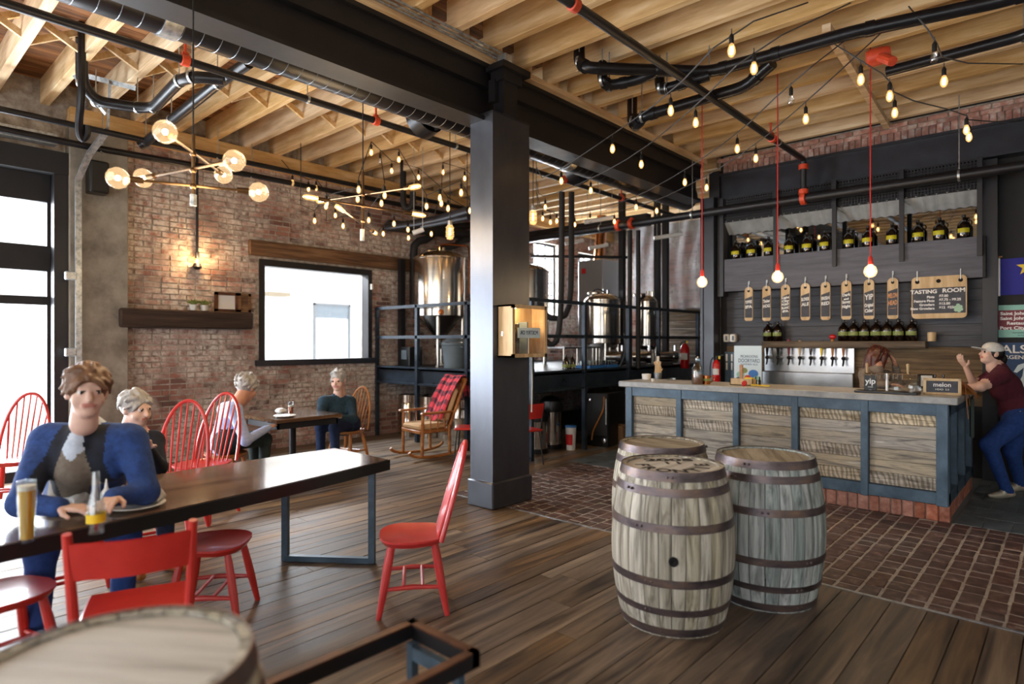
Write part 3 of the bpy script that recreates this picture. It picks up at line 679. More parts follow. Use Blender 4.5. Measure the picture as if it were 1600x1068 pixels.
for i, u in enumerate((1150, 1174, 1201, 1233, 1261, 1289, 1326, 1356, 1394, 1434, 1468, 1506)):
    X = ony(u, 390, 9.08).x; o = growler((X, 9.08, 2.84), f'dark growler with yellow band on the high shelf, {ordn[i]} from the left', 'growlers on the high shelf', .15*math.sin(i*2.3), m_label)
    o.scale = (1.0, 1.0, 1.04)
for i, u in enumerate((1200, 1215)):
    growler((ony(u, 520, 9.08).x, 9.08, 1.63), f'dark growler on the wooden wall shelf above the taps, {("left", "right")[i]} one of the pair', 'growlers on the wooden wall shelf', .1*i, m_wlabel)
for i, u in enumerate((1318, 1334, 1351, 1369, 1386, 1404, 1425)):
    growler((ony(u, 520, 9.08).x, 9.08, 1.63), f'dark growler in the row of seven on the wooden wall shelf, {ordn[i]} from the left', 'row of seven growlers on the wall shelf', .1*math.sin(i*3), m_wlabel)
wc = ony(1456, 530, 9.08)
solo('wooden_cup', MB().lathe([(0, 0), (.045, 0), (.047, .11), (.038, .11), (.036, .02), (0, .02)], 16, (wc.x, 9.08, 1.63)), m_grain, 'small turned wooden cup at the end of the wall shelf', 'cup')
# ---- chalkboard paddles
def rounded(w, h, r, n=6):
    P = []
    for cx, cy, a in ((w/2-r, h/2-r, 0), (-w/2+r, h/2-r, 90), (-w/2+r, -h/2+r, 180), (w/2-r, -h/2+r, 270)):
        P += [(cx+r*math.cos(math.radians(a+90*i/n)), cy+r*math.sin(math.radians(a+90*i/n))) for i in range(n+1)]
    return P
def arch(w, h, n=10):
    r = w/2; b = .02
    return [(-w/2, -h/2+b), (-w/2+b, -h/2), (w/2-b, -h/2), (w/2, -h/2+b)]+[(r*math.cos(math.pi*i/n), h/2-r+r*math.sin(math.pi*i/n)) for i in range(n+1)]
PY = 8.955
signs = [(1170, 448, 501, ['YIPPEE', 'IPA'], 0), (1198, 446, 501, ['Timber', 'HOG'], 0), (1227.5, 444, 500, ['Light', 'City', 'POINT', 'BLANC', 'IPA'], 0), (1258.5, 442, 500, ['BLONDE', 'ALE'], 0),
         (1290, 440, 499.5, ['IRISH', 'RED'], 0), (1322.5, 438, 499, ['Dark', 'and', 'Stormy', 'Night'], 0), (1358, 436, 498.5, ['YIP', 'Original', 'Cider'], 0), (1395, 433.5, 498, ['MELON', 'HEAD'], 1)]
looks = ['two-line chalk lettering', 'lower-case chalk lettering', 'five lines of chalk lettering', 'small capitals in two lines', 'tilted capitals in two lines', 'four lines of chalk lettering', 'one very large top word', 'orange chalk lettering']
for i, (u, v0, v1, ls_, oc) in enumerate(signs):
    p0, p1 = ony(u, v0, PY), ony(u, v1, PY); hgt = p0.z-p1.z; w_ = .118; cz = (p0.z+p1.z)/2; X = p0.x
    t = thing('hanging_chalkboard', f'wooden paddle chalkboard with {looks[i]}, {ordn[i]} from the left over the taps', 'chalkboard', (X, PY, p1.z), 0, 'paddle chalkboards over the taps')
    fr = dict(o=(X, PY, cz), X=(1,0,0), Y=(0,0,1), Z=(0,-1,0))
    part('paddle_board', MB().prism(arch(w_, hgt), -.006, .008, **fr), m_grain, t, smooth=0)
    sw, top, bot = w_-.012, hgt/2-.155, -hgt/2+.045
    part('slate', MB().prism([(-sw/2, bot), (sw/2, bot), (sw/2, top+.02), (-sw/2, top-.018)], .008, .0095, **fr), m_slateb, t, smooth=0)
    part('hole', MB().prism([(.019*math.cos(a*.5236), hgt/2-.06+.019*math.sin(a*.5236)) for a in range(12)], .008, .0095, **fr), m_under, t)
    part('hook', MB().tube([(X, PY+.02, p0.z+.07), (X, PY-.012, p0.z+.07), (X, PY-.014, p0.z), (X, PY-.013, p0.z-.05), (X, PY+.0, p0.z-.055)], .005, 6).bev((X, PY+.012, p0.z+.06), (.02, .012, .05), .003), m_galv, t)
    sz = .056 if len(ls_) < 4 else .047 if len(ls_) < 5 else .038; y = (top-.02 if len(ls_) > 3 else top-.05)
    for k, s_ in enumerate(ls_):
        q = sz*(1.6 if s_ in ('YIP',) else 1.3 if oc else 1.0 if s_ != 'and' else .6)
        text(s_, q*1.1, m_chalko if oc else m_chalk, t, (X, PY-.0105, cz+y-q*.3), (1, 0, .10), (0, 0, 1), fit=min(sw*.92, q*.7*len(s_)), bold=.002); y -= q*1.25
    if oc: part('chalk_line', MB().beam((X-.035, PY-.0102, cz+y+.0), (X+.035, PY-.0102, cz+y+.005), .002, .003), m_chalko, t)
p0, p1 = ony(1467.5, 431, PY), ony(1467.5, 497, PY); X = p0.x; cz = (p0.z+p1.z)/2; hgt = p0.z-p1.z
xa, xb = ony(1424.5, 460, PY).x, ony(1511, 460, PY).x; w_ = xb-xa; X = (xa+xb)/2
t = thing('menu_chalkboard', 'wide wooden chalkboard headed TASTING ROOM with a price list', 'chalkboard', (X, PY, p1.z))
fr = dict(o=(X, PY, cz), X=(1,0,0), Y=(0,0,1), Z=(0,-1,0))
part('board', MB().prism(rounded(w_, hgt, .05), -.008, .01, **fr), m_grain, t, smooth=0)
part('slate', MB().prism([(-w_/2+.012, -hgt/2+.06), (w_/2-.012, -hgt/2+.06), (w_/2-.012, hgt/2-.14), (-w_/2+.012, hgt/2-.14)], .01, .0115, **fr), m_slateb, t, smooth=0)
for xx in (-w_/2+.06, 0, w_/2-.06): part('hole', MB().prism([(xx+.024*math.cos(a*.5236), hgt/2-.06+.024*math.sin(a*.5236)) for a in range(12)], .01, .0115, **fr), m_under, t)
for xx in (-w_/2+.06, w_/2-.06): part('hook', MB().tube([(X+xx, PY+.02, p0.z+.07), (X+xx, PY-.014, p0.z+.07), (X+xx, PY-.016, p0.z), (X+xx, PY-.015, p0.z-.05)], .006, 6), m_galv, t)
ty = PY-.0125
text('TASTING', .062, m_chalk, t, (X-.15, ty, cz+hgt/2-.185), (1,0,0), (0,0,1), fit=.27, bold=.002)
text('ROOM', .066, m_chalk, t, (X+.15, ty, cz+hgt/2-.18), (1,0,0), (0,0,1), fit=.22, bold=.002)
for k, (a, b) in enumerate((('Pints', '$7.00'), ('Feature Pints', '$7.75 - $9.25'), ('Growlers', '$13.00'), ('New Growlers', '$12  $25'))):
    zz = cz+hgt/2-.25-.046*k
    text(a, .04, m_chalk, t, (X-.04, ty, zz), (1,0,0), (0,0,1), 'RIGHT', bold=.0014); text(b, .04, m_chalk, t, (X+.005, ty, zz+.008), (1,0,0), (0,0,1), 'LEFT', bold=.0014)
hop = MB()
for a, b in ((0, 0), (.025, .012), (-.025, .005), (0, .03), (.03, -.018), (-.02, -.025), (.01, -.035)): hop.prism([(w_/2-.085+a+.02*math.cos(q*.7854), -hgt/2+.12+b+.02*math.sin(q*.7854)) for q in range(8)], .0115, .0125+.001*abs(a), **fr)
part('hop_drawing', hop, m_chalkg, t)
# ---- red-cord pendants over the bar
for u, ut, vt, vb, nm in ((1097, 1097, 180, 441, 'by the tall grey post'), (1215, 1215, 150, 433, 'in front of the third paddle chalkboard'), (1360, 1359, 108, 424, 'in front of the seventh paddle chalkboard')):
    y_ = 7.02; p = ony(u, vb, y_)
    t = thing('pendant_lamp', 'red cord pendant with a bare globe bulb '+nm, 'lamp', (p.x, p.y, p.z), 0, 'red cord pendants over the bar')
    part('cord', MB().cyl((p.x, p.y, p.z+.14), (p.x, p.y, 4.72), .006, n=6), m_redcord, t)
    part('socket', MB().lathe([(0, .155), (.012, .155), (.022, .13), (.024, .07), (0, .07)], 12, p), m_redcord, t)
    gb = part('globe_bulb', MB().lathe([(.015, .08), (.022, .068), (.05, .045), (.062, .01), (.062, -.012), (.045, -.045), (.02, -.06), (0, -.0625)], 18, p, ), m_pglobe, t, smooth=60)
    part('filament', MB().sph(p, (.016, .016, .022), 10, 8), m_bulbhot, gb)
    l = bpy.data.lights.new('pendant_light', 'POINT'); l.energy = 9; l.color = (1, .74, .46); l.shadow_soft_size = .06
    lo = bpy.data.objects.new('pendant_light', l); C.objects.link(lo); lo.parent = t; lo.location = (0, 0, -.0)
# ---- things standing on the bar top
CT = 1.13
def oc(u, v): return onz(u, v, CT)
p = oc(1010, 592); solo('ramekin', MB().lathe([(0, 0), (.055, 0), (.062, .07), (.054, .07), (.05, .015), (0, .015)], 18, p), m_white, 'large white ramekin at the far end of the bar top', 'ramekin')
p = oc(1020, 595.5); solo('small_ramekin', MB().lathe([(0, 0), (.018, 0), (.022, .035), (.017, .035), (.015, .008), (0, .008)], 14, p), m_white, 'tiny white pot in front of the large white ramekin', 'pot')
p = oc(1028, 591); t = thing('menu_holder', 'ribbed metal cup holding a pale wooden cut-out on the bar top', 'holder', p)
part('cup', MB().lathe([(0, 0), (.045, 0), (.055, .08), (.05, .08), (.042, .01), (0, .01)], 20, p), m_galv, t)
nb = [(-.06, .02), (.03, .0), (.055, .03), (.06, .05), (.085, .09), (.055, .085), (.06, .12), (.045, .13), (.05, .2), (.03, .22), (-.01, .215), (-.02, .235), (-.05, .21), (-.075, .2), (-.065, .175), (-.05, .15), (-.05, .08)]
part('wooden_cutout', MB().prism([(a*.8, b*.8+.06) for a, b in nb], -.004, .004, p, Rt.tolist()+[0], (0,0,1), (Fw[0], Fw[1], 0)), m_grain, t, smooth=0)
part('paper_slip', MB().box(p+Vector((0, .0, .25)), (.035, .004, .1), TH+.2), m_white, t)
p = oc(1050, 594); solo('glass_ashtray', MB().lathe([(0, 0), (.05, 0), (.055, .03), (.045, .03), (.042, .008), (0, .008)], 16, p), m_glass, 'low clear glass dish on the bar beside the metal cup', 'dish')
p = oc(1090, 600); t = thing('water_jug', 'translucent blue plastic jug with a round cap on the bar', 'jug', p)
part('body', MB().lathe([(0, 0), (.06, 0), (.068, .02), (.068, .16), (.05, .21), (.028, .24), (.024, .27)], 18, p), m_bluegl, t)
part('contents', MB().lathe([(0, .005), (.058, .005), (.062, .12), (0, .12)], 16, p), m_amber, t)
part('cap', MB().lathe([(.03, .26), (.036, .28), (.03, .31), (0, .33)], 14, p), m_bluegl, t)
p = oc(1104, 600); t = thing('copper_mug', 'copper mug with a green band and a curved handle on the bar', 'mug', p)
part('cup', MB().lathe([(0, 0), (.042, 0), (.046, .05), (.046, .1), (.042, .1), (.04, .01), (0, .01)], 18, p), m_copper, t)
part('band', MB().lathe([(.0465, .04), (.0475, .042), (.0475, .066), (.0465, .068)], 18, p), m_wlabel, t)
part('handle', MB().tube([p+Vector((.03, .033, .09)), p+Vector((.06, .058, .09)), p+Vector((.066, .063, .045)), p+Vector((.03, .033, .02))], .006, 6, smooth=1), m_copper, t)
p = oc(1161, 601.5); t = thing('napkin_box', 'open wooden box of cards with an upright stick on the bar', 'box', p, TH*0)
part('box', MB().bb(-.13, .13, -.05, .05, 0, .01).bb(-.13, .13, -.05, -.042, 0, .075).bb(-.13, .13, .042, .05, 0, .075).bb(-.13, -.122, -.05, .05, 0, .075).bb(.122, .13, -.05, .05, 0, .075), m_grain, t, local=True)
part('stick', MB().bev((-.02, 0, .13), (.04, .015, .2), .003), m_rockw, t, local=True); part('cards', MB().bev((.07, 0, .06), (.09, .05, .06), .003), m_yellow, t, local=True)
p = oc(1163, 603.8); solo('red_tag', MB().lathe([(0, -.01), (.028, -.01), (.034, 0), (.028, .01), (0, .01)], 14, p+Vector((0, 0, .036)), (-.2, -1, .3)), m_extr, 'round red tag leaning on the wooden box', 'tag')
p = oc(1190, 604); solo('bottle_opener', MB().beam(p+Vector((-.09, .03, .014)), p+Vector((.09, -.02, .014)), .03, .012).lathe([(0, 0), (.03, 0), (.03, .014), (0, .014)], 12, p+Vector((-.1, .033, .006))), m_yellow, 'yellow and black opener lying flat on the bar', 'opener')
for i, (u, v) in enumerate(((1181, 602), (1187, 602.5))):
    p = oc(u, v-1.5); solo('dropper_bottle', MB().lathe([(0, 0), (.014, 0), (.015, .05), (.007, .062), (.007, .085), (.003, .095), (0, .095)], 10, p), m_bottle, f'tiny dark dropper bottle beside the yellow opener, {("left", "right")[i]} of two', 'bottle', 'dropper bottles by the opener')
# black sign YIP
p = oc(1360, 613); t = thing('table_sign', 'small black upright sign with a white yip logo on the bar', 'sign', p, TH*.4)
part('panel', MB().bev((0, 0, .085), (.105, .012, .165), .002), m_blackp, t, local=True); part('foot', MB().bev((0, .02, .005), (.1, .07, .01), .002), m_blackp, t, local=True)
R_ = Matrix.Rotation(TH*.4, 3, 'Z'); text('yip', .075, m_white, t, p+R_@Vector((0, -.0075, .11)), R_@Vector((1,0,0)), (0,0,1), bold=.002); text('CIDER', .016, m_white, t, p+R_@Vector((0, -.0075, .055)), R_@Vector((1,0,0)), (0,0,1)); text('w', .03, m_white, t, p+R_@Vector((0, -.0075, .025)), R_@Vector((1,0,0)), (0,0,1))
p = oc(1386, 614); t = thing('tap_tower', 'white tap stand with a cross bar of spouts over a black drip tray', 'beer tap', p)
part('drip_tray', MB().bev((-.0, .0, .012), (.52, .2, .024), .005), m_blackp, t, local=True)
part('post', MB().cyl((0, 0, .02), (0, 0, .19), .012, n=10), m_white, t, local=True); part('cross_bar', MB().cyl((-.19, 0, .185), (.19, 0, .185), .008, n=8), m_chrome, t, local=True)
for s_ in (-.17, .17): part('tap_handle', MB().lathe([(0, 0), (.008, 0), (.014, .09), (0, .1)], 8, (s_, 0, .19)), m_grain, t, local=True)
for k in range(8): part('spout', MB().cyl((-.13+.037*k, -.01, .185), (-.13+.037*k, -.03, .135), .006, .004, 6), m_chrome, t, local=True)
for i, (u, v, hh) in enumerate(((1400, 611, .15), (1426, 613, .17), (1436, 612, .14))):
    p = oc(u, v); solo('snack_bag', MB().lathe([(0, 0), (.05, .005), (.058, .05), (.045, hh*.7), (.02, hh*.88), (.03, hh), (0, hh*.97)], 9, p), m_glass, f'clear cellophane bag on the bar between tap stand and framed chalkboard, {ordn[i]} from the left', 'bag', 'clear bags on the bar')
p = oc(1472, 617); t = thing('framed_chalkboard', 'small chalkboard in a yellow wood frame at the end of the bar', 'chalkboard', p, TH*.25)
fw, fh = .29, .155
part('slate', MB().bev((0, 0, fh/2), (fw-.03, .008, fh-.03), .002), m_slateb, t, local=True)
part('frame', MB().bev((0, 0, .0125), (fw, .02, .025), .003).bev((0, 0, fh-.0125), (fw, .02, .025), .003).bev((-fw/2+.0125, 0, fh/2), (.025, .02, fh), .003).bev((fw/2-.0125, 0, fh/2), (.025, .02, fh), .003), m_grain, t, local=True)
part('back_leg', MB().beam((0, .01, fh*.8), (0, .08, 0), .03, .008), m_grain, t, local=True)
R_ = Matrix.Rotation(TH*.25, 3, 'Z'); text('melon', .055, m_chalk, t, p+R_@Vector((0, -.006, .095)), R_@Vector((1,0,0)), (0,0,1), bold=.001); text('HEAD  5.0', .024, m_chalk, t, p+R_@Vector((0, -.006, .052)), R_@Vector((1,0,0)), (0,0,1))
p = onz(1479, 590, 1.13); p = Vector((-1.16, 7.75, 1.13)); t = thing('napkin_dispenser', 'black napkin dispenser with a pale card on the bar return', 'dispenser', p, .3)
part('case', MB().bev((0, 0, .075), (.14, .1, .15), .01), m_blackp, t, local=True); part('card', MB().bev((0, -.052, .085), (.1, .004, .11), .001), m_wpaint, t, local=True)
for i, (u, d) in enumerate(((1461, 6.05), (1474, 6.02))):
    q = atd(u, 586, d); q.z = 1.13; solo('sauce_bottle', MB().lathe([(0, 0), (.022, 0), (.023, .11), (.01, .135), (.01, .17), (0, .175)], 12, q), m_bottle, f'small dark sauce bottle behind the framed chalkboard, {("left", "right")[i]} of two', 'bottle', 'sauce bottles behind the framed chalkboard')
# leather satchel slumped on the corner of the return, strap and green cloth hanging
p = Vector((-.86, 7.12, 1.13)); t = thing('leather_bag', 'tan leather bag slumped on the bar corner with a hanging strap', 'bag', p)
part('pouch', MB().grid(lambda a, b: p+Vector((-.16+.34*a, -.1+.22*b+.05*a, .006+.12*math.sin(math.pi*min(1, max(0, a)))**.7*math.sin(math.pi*b)**.6)), 10, 8), m_leather, t)
part('flap', MB().grid(lambda a, b: p+Vector((.0+.2*a, -.08+.2*b, .13-.16*a*a+.012*math.sin(9*b))), 8, 6), m_leather, t)
part('strap', MB().beam(p+Vector((.11, -.05, .1)), p+Vector((.135, -.06, -.22)), .03, .006, (1,0,0)).beam(p+Vector((.12, .1, .05)), p+Vector((.14, .0, -.1)), .03, .006, (1,0,0)), m_leather, t)
q = Vector((-.74, 7.25, .72)); solo('green_apron', MB().grid(lambda a, b: q+Vector((.02+.02*math.sin(7*a), -.06+.14*a, .36*b-.0)), 8, 6).bb(-.75, -.735, 7.22, 7.3, .98, 1.08), m_greencl, 'grey-green cloth hanging from the end of the bar', 'cloth')
# poster standing behind the bar
pa, pb = ony(1147, 600, 8.6), ony(1190, 540, 8.6); t = thing('beer_poster', 'pale blue brewery poster with colourful bottles beside the tap panel', 'poster', ((pa.x+pb.x)/2, 8.6, pa.z-.05))
part('sheet', MB().bb(pa.x, pb.x, 8.6, 8.612, pa.z-.05, pb.z), m_skyp, t)
cx = (pa.x+pb.x)/2; text('PICAROONS', .05, m_navyp, t, (cx+.02, 8.598, pb.z-.15), (1,0,0), (0,0,1), fit=.24); text('DOORYARD', .075, m_navyp, t, (cx+.02, 8.598, pb.z-.21), (1,0,0), (0,0,1), fit=.3); text('SUMMER ALE', .03, m_navyp, t, (cx+.02, 8.598, pb.z-.26), (1,0,0), (0,0,1), fit=.24)
for k, (dx, dz, r_, m_) in enumerate(((-.1, .14, .06, m_teal), (.08, .16, .07, m_blue), (.0, .1, .05, m_coupl), (.13, .09, .05, m_teal), (-.05, .2, .05, m_wlabel), (.05, .06, .045, m_blue), (-.13, .07, .045, m_navyp))):
    part('picture_blob', MB().prism([(r_*math.cos(a*.628), r_*.8*math.sin(a*.628)) for a in range(10)], -.0005*(k+1), 0, (cx+dx, 8.5995, pa.z+dz), (1,0,0), (0,0,1), (0,1,0)), m_, t, smooth=0)
# switches / breaker plates on the wall at the left of the bar
q = ony(1141, 528, 9.15); t = thing('soap_dispenser', 'pair of white wall dispensers left of the wooden shelf', 'dispenser', (q.x, 9.17, q.z))
for s_ in (-.05, .05): part('box', MB().bev((q.x+s_, 9.15, q.z), (.085, .09, .12), .012), m_white, t); part('slot', MB().bev((q.x+s_+.01, 9.10, q.z), (.03, .01, .07), .003), m_plastic, t)
q = ony(1141, 575, 9.15); t = thing('switch_panel', 'dark wall panel with four pale rocker switches beside the poster', 'switch', (q.x, 9.17, q.z-.25))
part('plate', MB().bev((q.x, 9.17, q.z), (.17, .05, .5), .005), m_steelblue, t)
for s_ in (-.05, .03):
    for z_ in (.16, .03): part('switch', MB().bev((q.x+s_, 9.14, q.z+z_), (.025, .015, .11), .003), m_white, t)
# flag and posters on the dark wall
q0, q1 = ony(1563, 405, 9.2), ony(1563, 461, 9.2)
t = thing('flag', 'blue flag with a yellow star pinned on the dark wall', 'flag', (q0.x+.35, 9.19, q1.z))
part('cloth', MB().grid(lambda a, b: (q0.x+.7*a, 9.19+.012*math.sin(9*a+3*b), q1.z+(q0.z-q1.z)*b), 16, 6), m_flag, t); part('sleeve', MB().bb(q0.x-.03, q0.x+.0, 9.175, 9.195, q1.z-.01, q0.z+.01), m_white, t)
st = [((.1 if i % 2 == 0 else .04)*math.sin(i*math.pi/5), (.1 if i % 2 == 0 else .04)*math.cos(i*math.pi/5)) for i in range(10)]
part('star', MB().prism(st, 0, .002, (q0.x+.24, 9.17, (q0.z+q1.z)/2+.1), (1,0,0), (0,0,1), (0,-1,0)), m_yellow, t, smooth=0); part('pin', MB().beam((q0.x-.06, 9.18, q0.z+.015), (q0.x+.02, 9.18, q0.z+.03), .015, .015), m_leather, t)
q0, q1 = ony(1556, 477, 9.2), ony(1556, 527, 9.2); t = thing('tour_poster', 'poster with white tour names on maroon hung beneath the flag', 'poster', (q0.x+.3, 9.2, q1.z))
part('sheet', MB().bb(q0.x, q0.x+.62, 9.19, 9.2, q1.z, q0.z), m_teal, t); part('photo_field', MB().bb(q0.x+.02, q0.x+.6, 9.187, 9.19, q1.z+.09, q0.z-.06), m_maroonp, t)
for k, s_ in enumerate(('Saint John Beer Tour', 'Saint John Wine Tour', 'Restaurant Tour', 'Port City Pub Crawl')): text(s_, .05, m_white, t, (q0.x+.29, 9.1855, q0.z-.1-.056*k), (1,0,0), (0,0,1), fit=.5 if k != 2 else .38, bold=.0015)
text('historysaintjohn tours', .022, m_ink, t, (q0.x+.25, 9.1855, q1.z+.055), (1,0,0), (0,0,1)); text('book a tour', .02, m_ink, t, (q0.x+.25, 9.1855, q1.z+.025), (1,0,0), (0,0,1))
q0, q1 = ony(1553, 535, 9.2), ony(1553, 609, 9.2); t = thing('salsa_poster', 'navy poster reading SALSA on the wall behind the woman', 'poster', (q0.x+.3, 9.2, q1.z))
part('sheet', MB().bb(q0.x, q0.x+.52, 9.19, 9.2, q1.z, q0.z), m_navyp, t); text('SALSA!', .13, m_white, t, (q0.x+.22, 9.187, q0.z-.08), (1,0,0), (0,0,1), fit=.42, bold=.002); text('ARGENTINA', .06, m_white, t, (q0.x+.24, 9.187, q0.z-.17), (1,0,0), (0,0,1), fit=.38, bold=.001)
part('dancer_shape', MB().prism([(.20, .03), (.27, .03), (.29, .16), (.33, .03), (.44, .05), (.39, .22), (.38, .30), (.45, .38), (.43, .40), (.36, .34), (.33, .41), (.29, .40), (.29, .33), (.22, .30), (.18, .22), (.21, .21), (.27, .27), (.26, .18)], -.002, 0, (q0.x, 9.19, q1.z), (1,0,0), (0,0,1), (0,1,0)), m_skyp, t, smooth=0)
part('rose_shape', MB().prism([(.44+.05*math.cos(a*.628), .14+.05*math.sin(a*.628)) for a in range(10)], -.003, 0, (q0.x, 9.19, q1.z), (1,0,0), (0,0,1), (0,1,0)), m_maroonp, t, smooth=0)
# fire extinguishers
def extinguisher(p, label, h=.42, r=.075):
    t = thing('fire_extinguisher', label, 'fire extinguisher', p)
    part('cylinder', MB().lathe([(0, 0), (r*.9, 0), (r, .02), (r, h*.82), (r*.7, h*.92), (r*.3, h), (0, h)], 18, p), m_extr, t)
    part('label', MB().lathe([(r*1.003, h*.35), (r*1.008, h*.36), (r*1.008, h*.6), (r*1.003, h*.61)], 12, p, a0=-2.6, a1=-.5), m_wpaint, t)
    part('valve', MB().cyl(p+Vector((0, 0, h)), p+Vector((0, 0, h+.05)), .018, n=10).beam(p+Vector((-.01, 0, h+.04)), p+Vector((.1, .02, h+.07)), .02, .012), m_blackp, t)
    part('hose', MB().tube([p+Vector((-.01, 0, h+.03)), p+Vector((-.07, -.02, h+.02)), p+Vector((-.09, -.02, h*.6)), p+Vector((-.085, -.02, h*.3))], .009, 6, smooth=1), m_blackp, t)
    part('pin_tag', MB().bev(p+Vector((.05, -.01, h+.03)), (.03, .02, .05), .006), m_yellow, t)
extinguisher(Vector((-3.97+.06, 8.78, 1.02)), 'red fire extinguisher hung on the tall grey post', .34, .055)
# ================================================================ OVERHEAD
# ---- spiral duct beside the girder
dx_, dz_, dr = -4.80, 4.02, .205
t = thing('spiral_duct', 'long black spiral air duct running beside the steel girder', 'duct', (dx_, 3, dz_-dr))
part('duct_pipe', MB().cyl((dx_, -3.1, dz_), (dx_, 9.6, dz_), dr, n=28), m_duct, t)
rib = mesh_of('seam', MB().lathe([(dr, -.003), (dr+.003, 0), (dr, .003)], 28, (0,0,0), (0, 1, 0)), m_seam, 0)
for k in range(96): inst('seam', rib, t, (0, -6+k*.13, dr), (.06, 0, 0))
for yy in (1.62, 6.3): part('collar', MB().lathe([(dr, -.06), (dr+.012, -.06), (dr+.012, .06), (dr, .06)], 28, (dx_, yy, dz_), (0, 1, 0)), m_galv, t)
for yy in (.35, 4.2, 6.9): part('air_outlet', MB().lathe([(.17, 0), (.19, .0), (.19, .16), (.17, .16)], 20, (dx_-.19, yy, dz_-.03), (-1, 0, -.25)).lathe([(0, .12), (.16, .12)], 20, (dx_-.19, yy, dz_-.03), (-1, 0, -.25)), m_duct, t)
# ---- sprinkler pipes
def coupling(p, ax, par, r=.05): part('coupling', MB().lathe([(r*.75, -.035), (r, -.03), (r, .03), (r*.75, .035)], 14, p, ax).box(Vector(p)+Vector((0, 0, r)), (.03, .05, .03)), m_coupl, par)
def sprinkler(p, par): part('sprinkler_head', MB().cyl(p, Vector(p)+Vector((0, 0, .09)), .012, n=8).lathe([(0, .09), (.025, .095), (0, .1)], 10, p).cyl(Vector(p)-Vector((0, 0, .05)), p, .02, n=8), m_coupl, par)
def hangers(pts, par, top=4.45, r=.035):
    for p in pts: part('hanger', MB().cyl((p[0], p[1], p[2]), (p[0], p[1], top), .006, n=6).lathe([(r, -.012), (r+.008, -.012), (r+.008, .012), (r, .012)], 14, p[:3], (p[3] if len(p) > 3 else (0, 1, 0))), m_galv, par)
def pipe(name, label, pts, r, mat=m_black, n=12, sm=0, cat='pipe', fil=0):
    pts = [Vector(p) for p in pts]; t = thing(name, label, cat, pts[0]); part('pipe_run', MB().tube(pts, r, n, smooth=sm, fil=fil), mat, t); return t
t = pipe('sprinkler_pipe', 'straight black sprinkler pipe under the joists on the window side of the girder', [(-5.68, -3, 4.05), (-5.68, 11, 4.05)], .035)
for y_ in (2.05, 4.02, 7.4, 9.0): coupling((-5.68, y_, 4.05), (0, 1, 0), t)
for y_ in (2.05, 4.02, 9.0): sprinkler((-5.68, y_, 4.12), t)
hangers([(-5.68, y_, 4.05) for y_ in (.6, 3.2, 5.2, 8.3)], t)
t = pipe('sprinkler_pipe', 'straight black sprinkler pipe crossing under the joists toward the bar wall', [(-2.67, -1, 4.05), (-2.67, 8.66, 4.05), (-2.67, 8.7, 4.0), (-2.67, 8.7, 3.53)], .038)
for y_, z_ in ((3.6, 4.05), (7.55, 4.05)): coupling((-2.67, y_, z_), (0, 1, 0), t)
for z_ in (3.95, 3.62): coupling((-2.67, 8.7, z_), (0, 0, 1), t, .06)
sprinkler((-2.67, 7.5, 4.12), t); hangers([(-2.67, 7.75, 4.05)], t)
t = pipe('sprinkler_main', 'thick black sprinkler main running level in front of the bar wall', [(-9, 8.7, 3.53), (4, 8.7, 3.53)], .06, n=16)
for x_ in (-2.67, -5.55, -5.3): coupling((x_, 8.7, 3.53), (1, 0, 0), t, .085)
hangers([(x_, 8.7, 3.53, (1, 0, 0)) for x_ in (-5.9, -4.25, -.98)], t, r=.062)
# ---- black drain pipes under the right-hand joists
def P4(u, v, z): return onz(u, v, z)
runs = [('black drain pipe with the long rising run below the joists over the bar', [P4(905, 74, 4.5), P4(905, 98, 4.3), P4(918, 106, 4.2), P4(1010, 109, 4.2), P4(1108, 112, 4.2), P4(1188, 91, 4.2), P4(1330, 51, 4.2), P4(1560, 2, 4.2), (.6, 5.95, 4.2)], .055),
        ('black drain branch hooking up between joists to join the long run', [P4(941, 100, 4.35), P4(941, 125, 4.15), P4(952, 134, 4.12), P4(1000, 124, 4.15), P4(1030, 108, 4.2)], .05),
        ('black drain branch with an upright stub beside the sprinkler pipe', [P4(1030, 108, 4.32), P4(1031, 138, 4.12), P4(1042, 138, 4.1), P4(1108, 118, 4.15)], .05),
        ('lower black drain pipe with a large elbow beside the girder', [P4(988, 152, 4.5), P4(988, 190, 4.12), P4(995, 196, 4.05), P4(1003, 182, 4.08), P4(1165, 135, 4.1), P4(1207, 98, 4.2)], .058),
        ('black pipe running level near the top corner over the bar', [P4(1385, 112, 4.05), P4(1600, 55, 4.05), (.9, 5.2, 4.05)], .045)]
for lb, pts, r in runs:
    t = pipe('drain_pipe', lb, pts, r, m_duct, 14, fil=.1)
    for k in (1, len(pts)//2): hangers([(pts[k][0], pts[k][1], pts[k][2], (1, .2, 0))], t, 4.45, r)
    for k in range(1, len(pts)-1): (lambda a, d: part('joint_sleeve', MB().tube([a+d*min(.1, .4*(Vector(pts[k+1])-a).length), a+d*(min(.1, .4*(Vector(pts[k+1])-a).length)+.07)], r*1.15, 14), m_duct, t))(Vector(pts[k]), (Vector(pts[k+1])-Vector(pts[k])).normalized())
q = onz(1372, 88, 4.1); t = thing('sprinkler_valve', 'red valve assembly on the pipes near the top right', 'valve', q-Vector((0, 0, .1)))
part('body', MB().lathe([(0, -.09), (.06, -.09), (.075, -.04), (.075, .04), (.06, .09), (0, .09)], 14, q, (1, .3, .1)), m_coupl, t); part('tail', MB().tube([q, q+Vector((.06, -.08, -.06)), q+Vector((.14, -.16, -.14))], .04, 10), m_coupl, t)
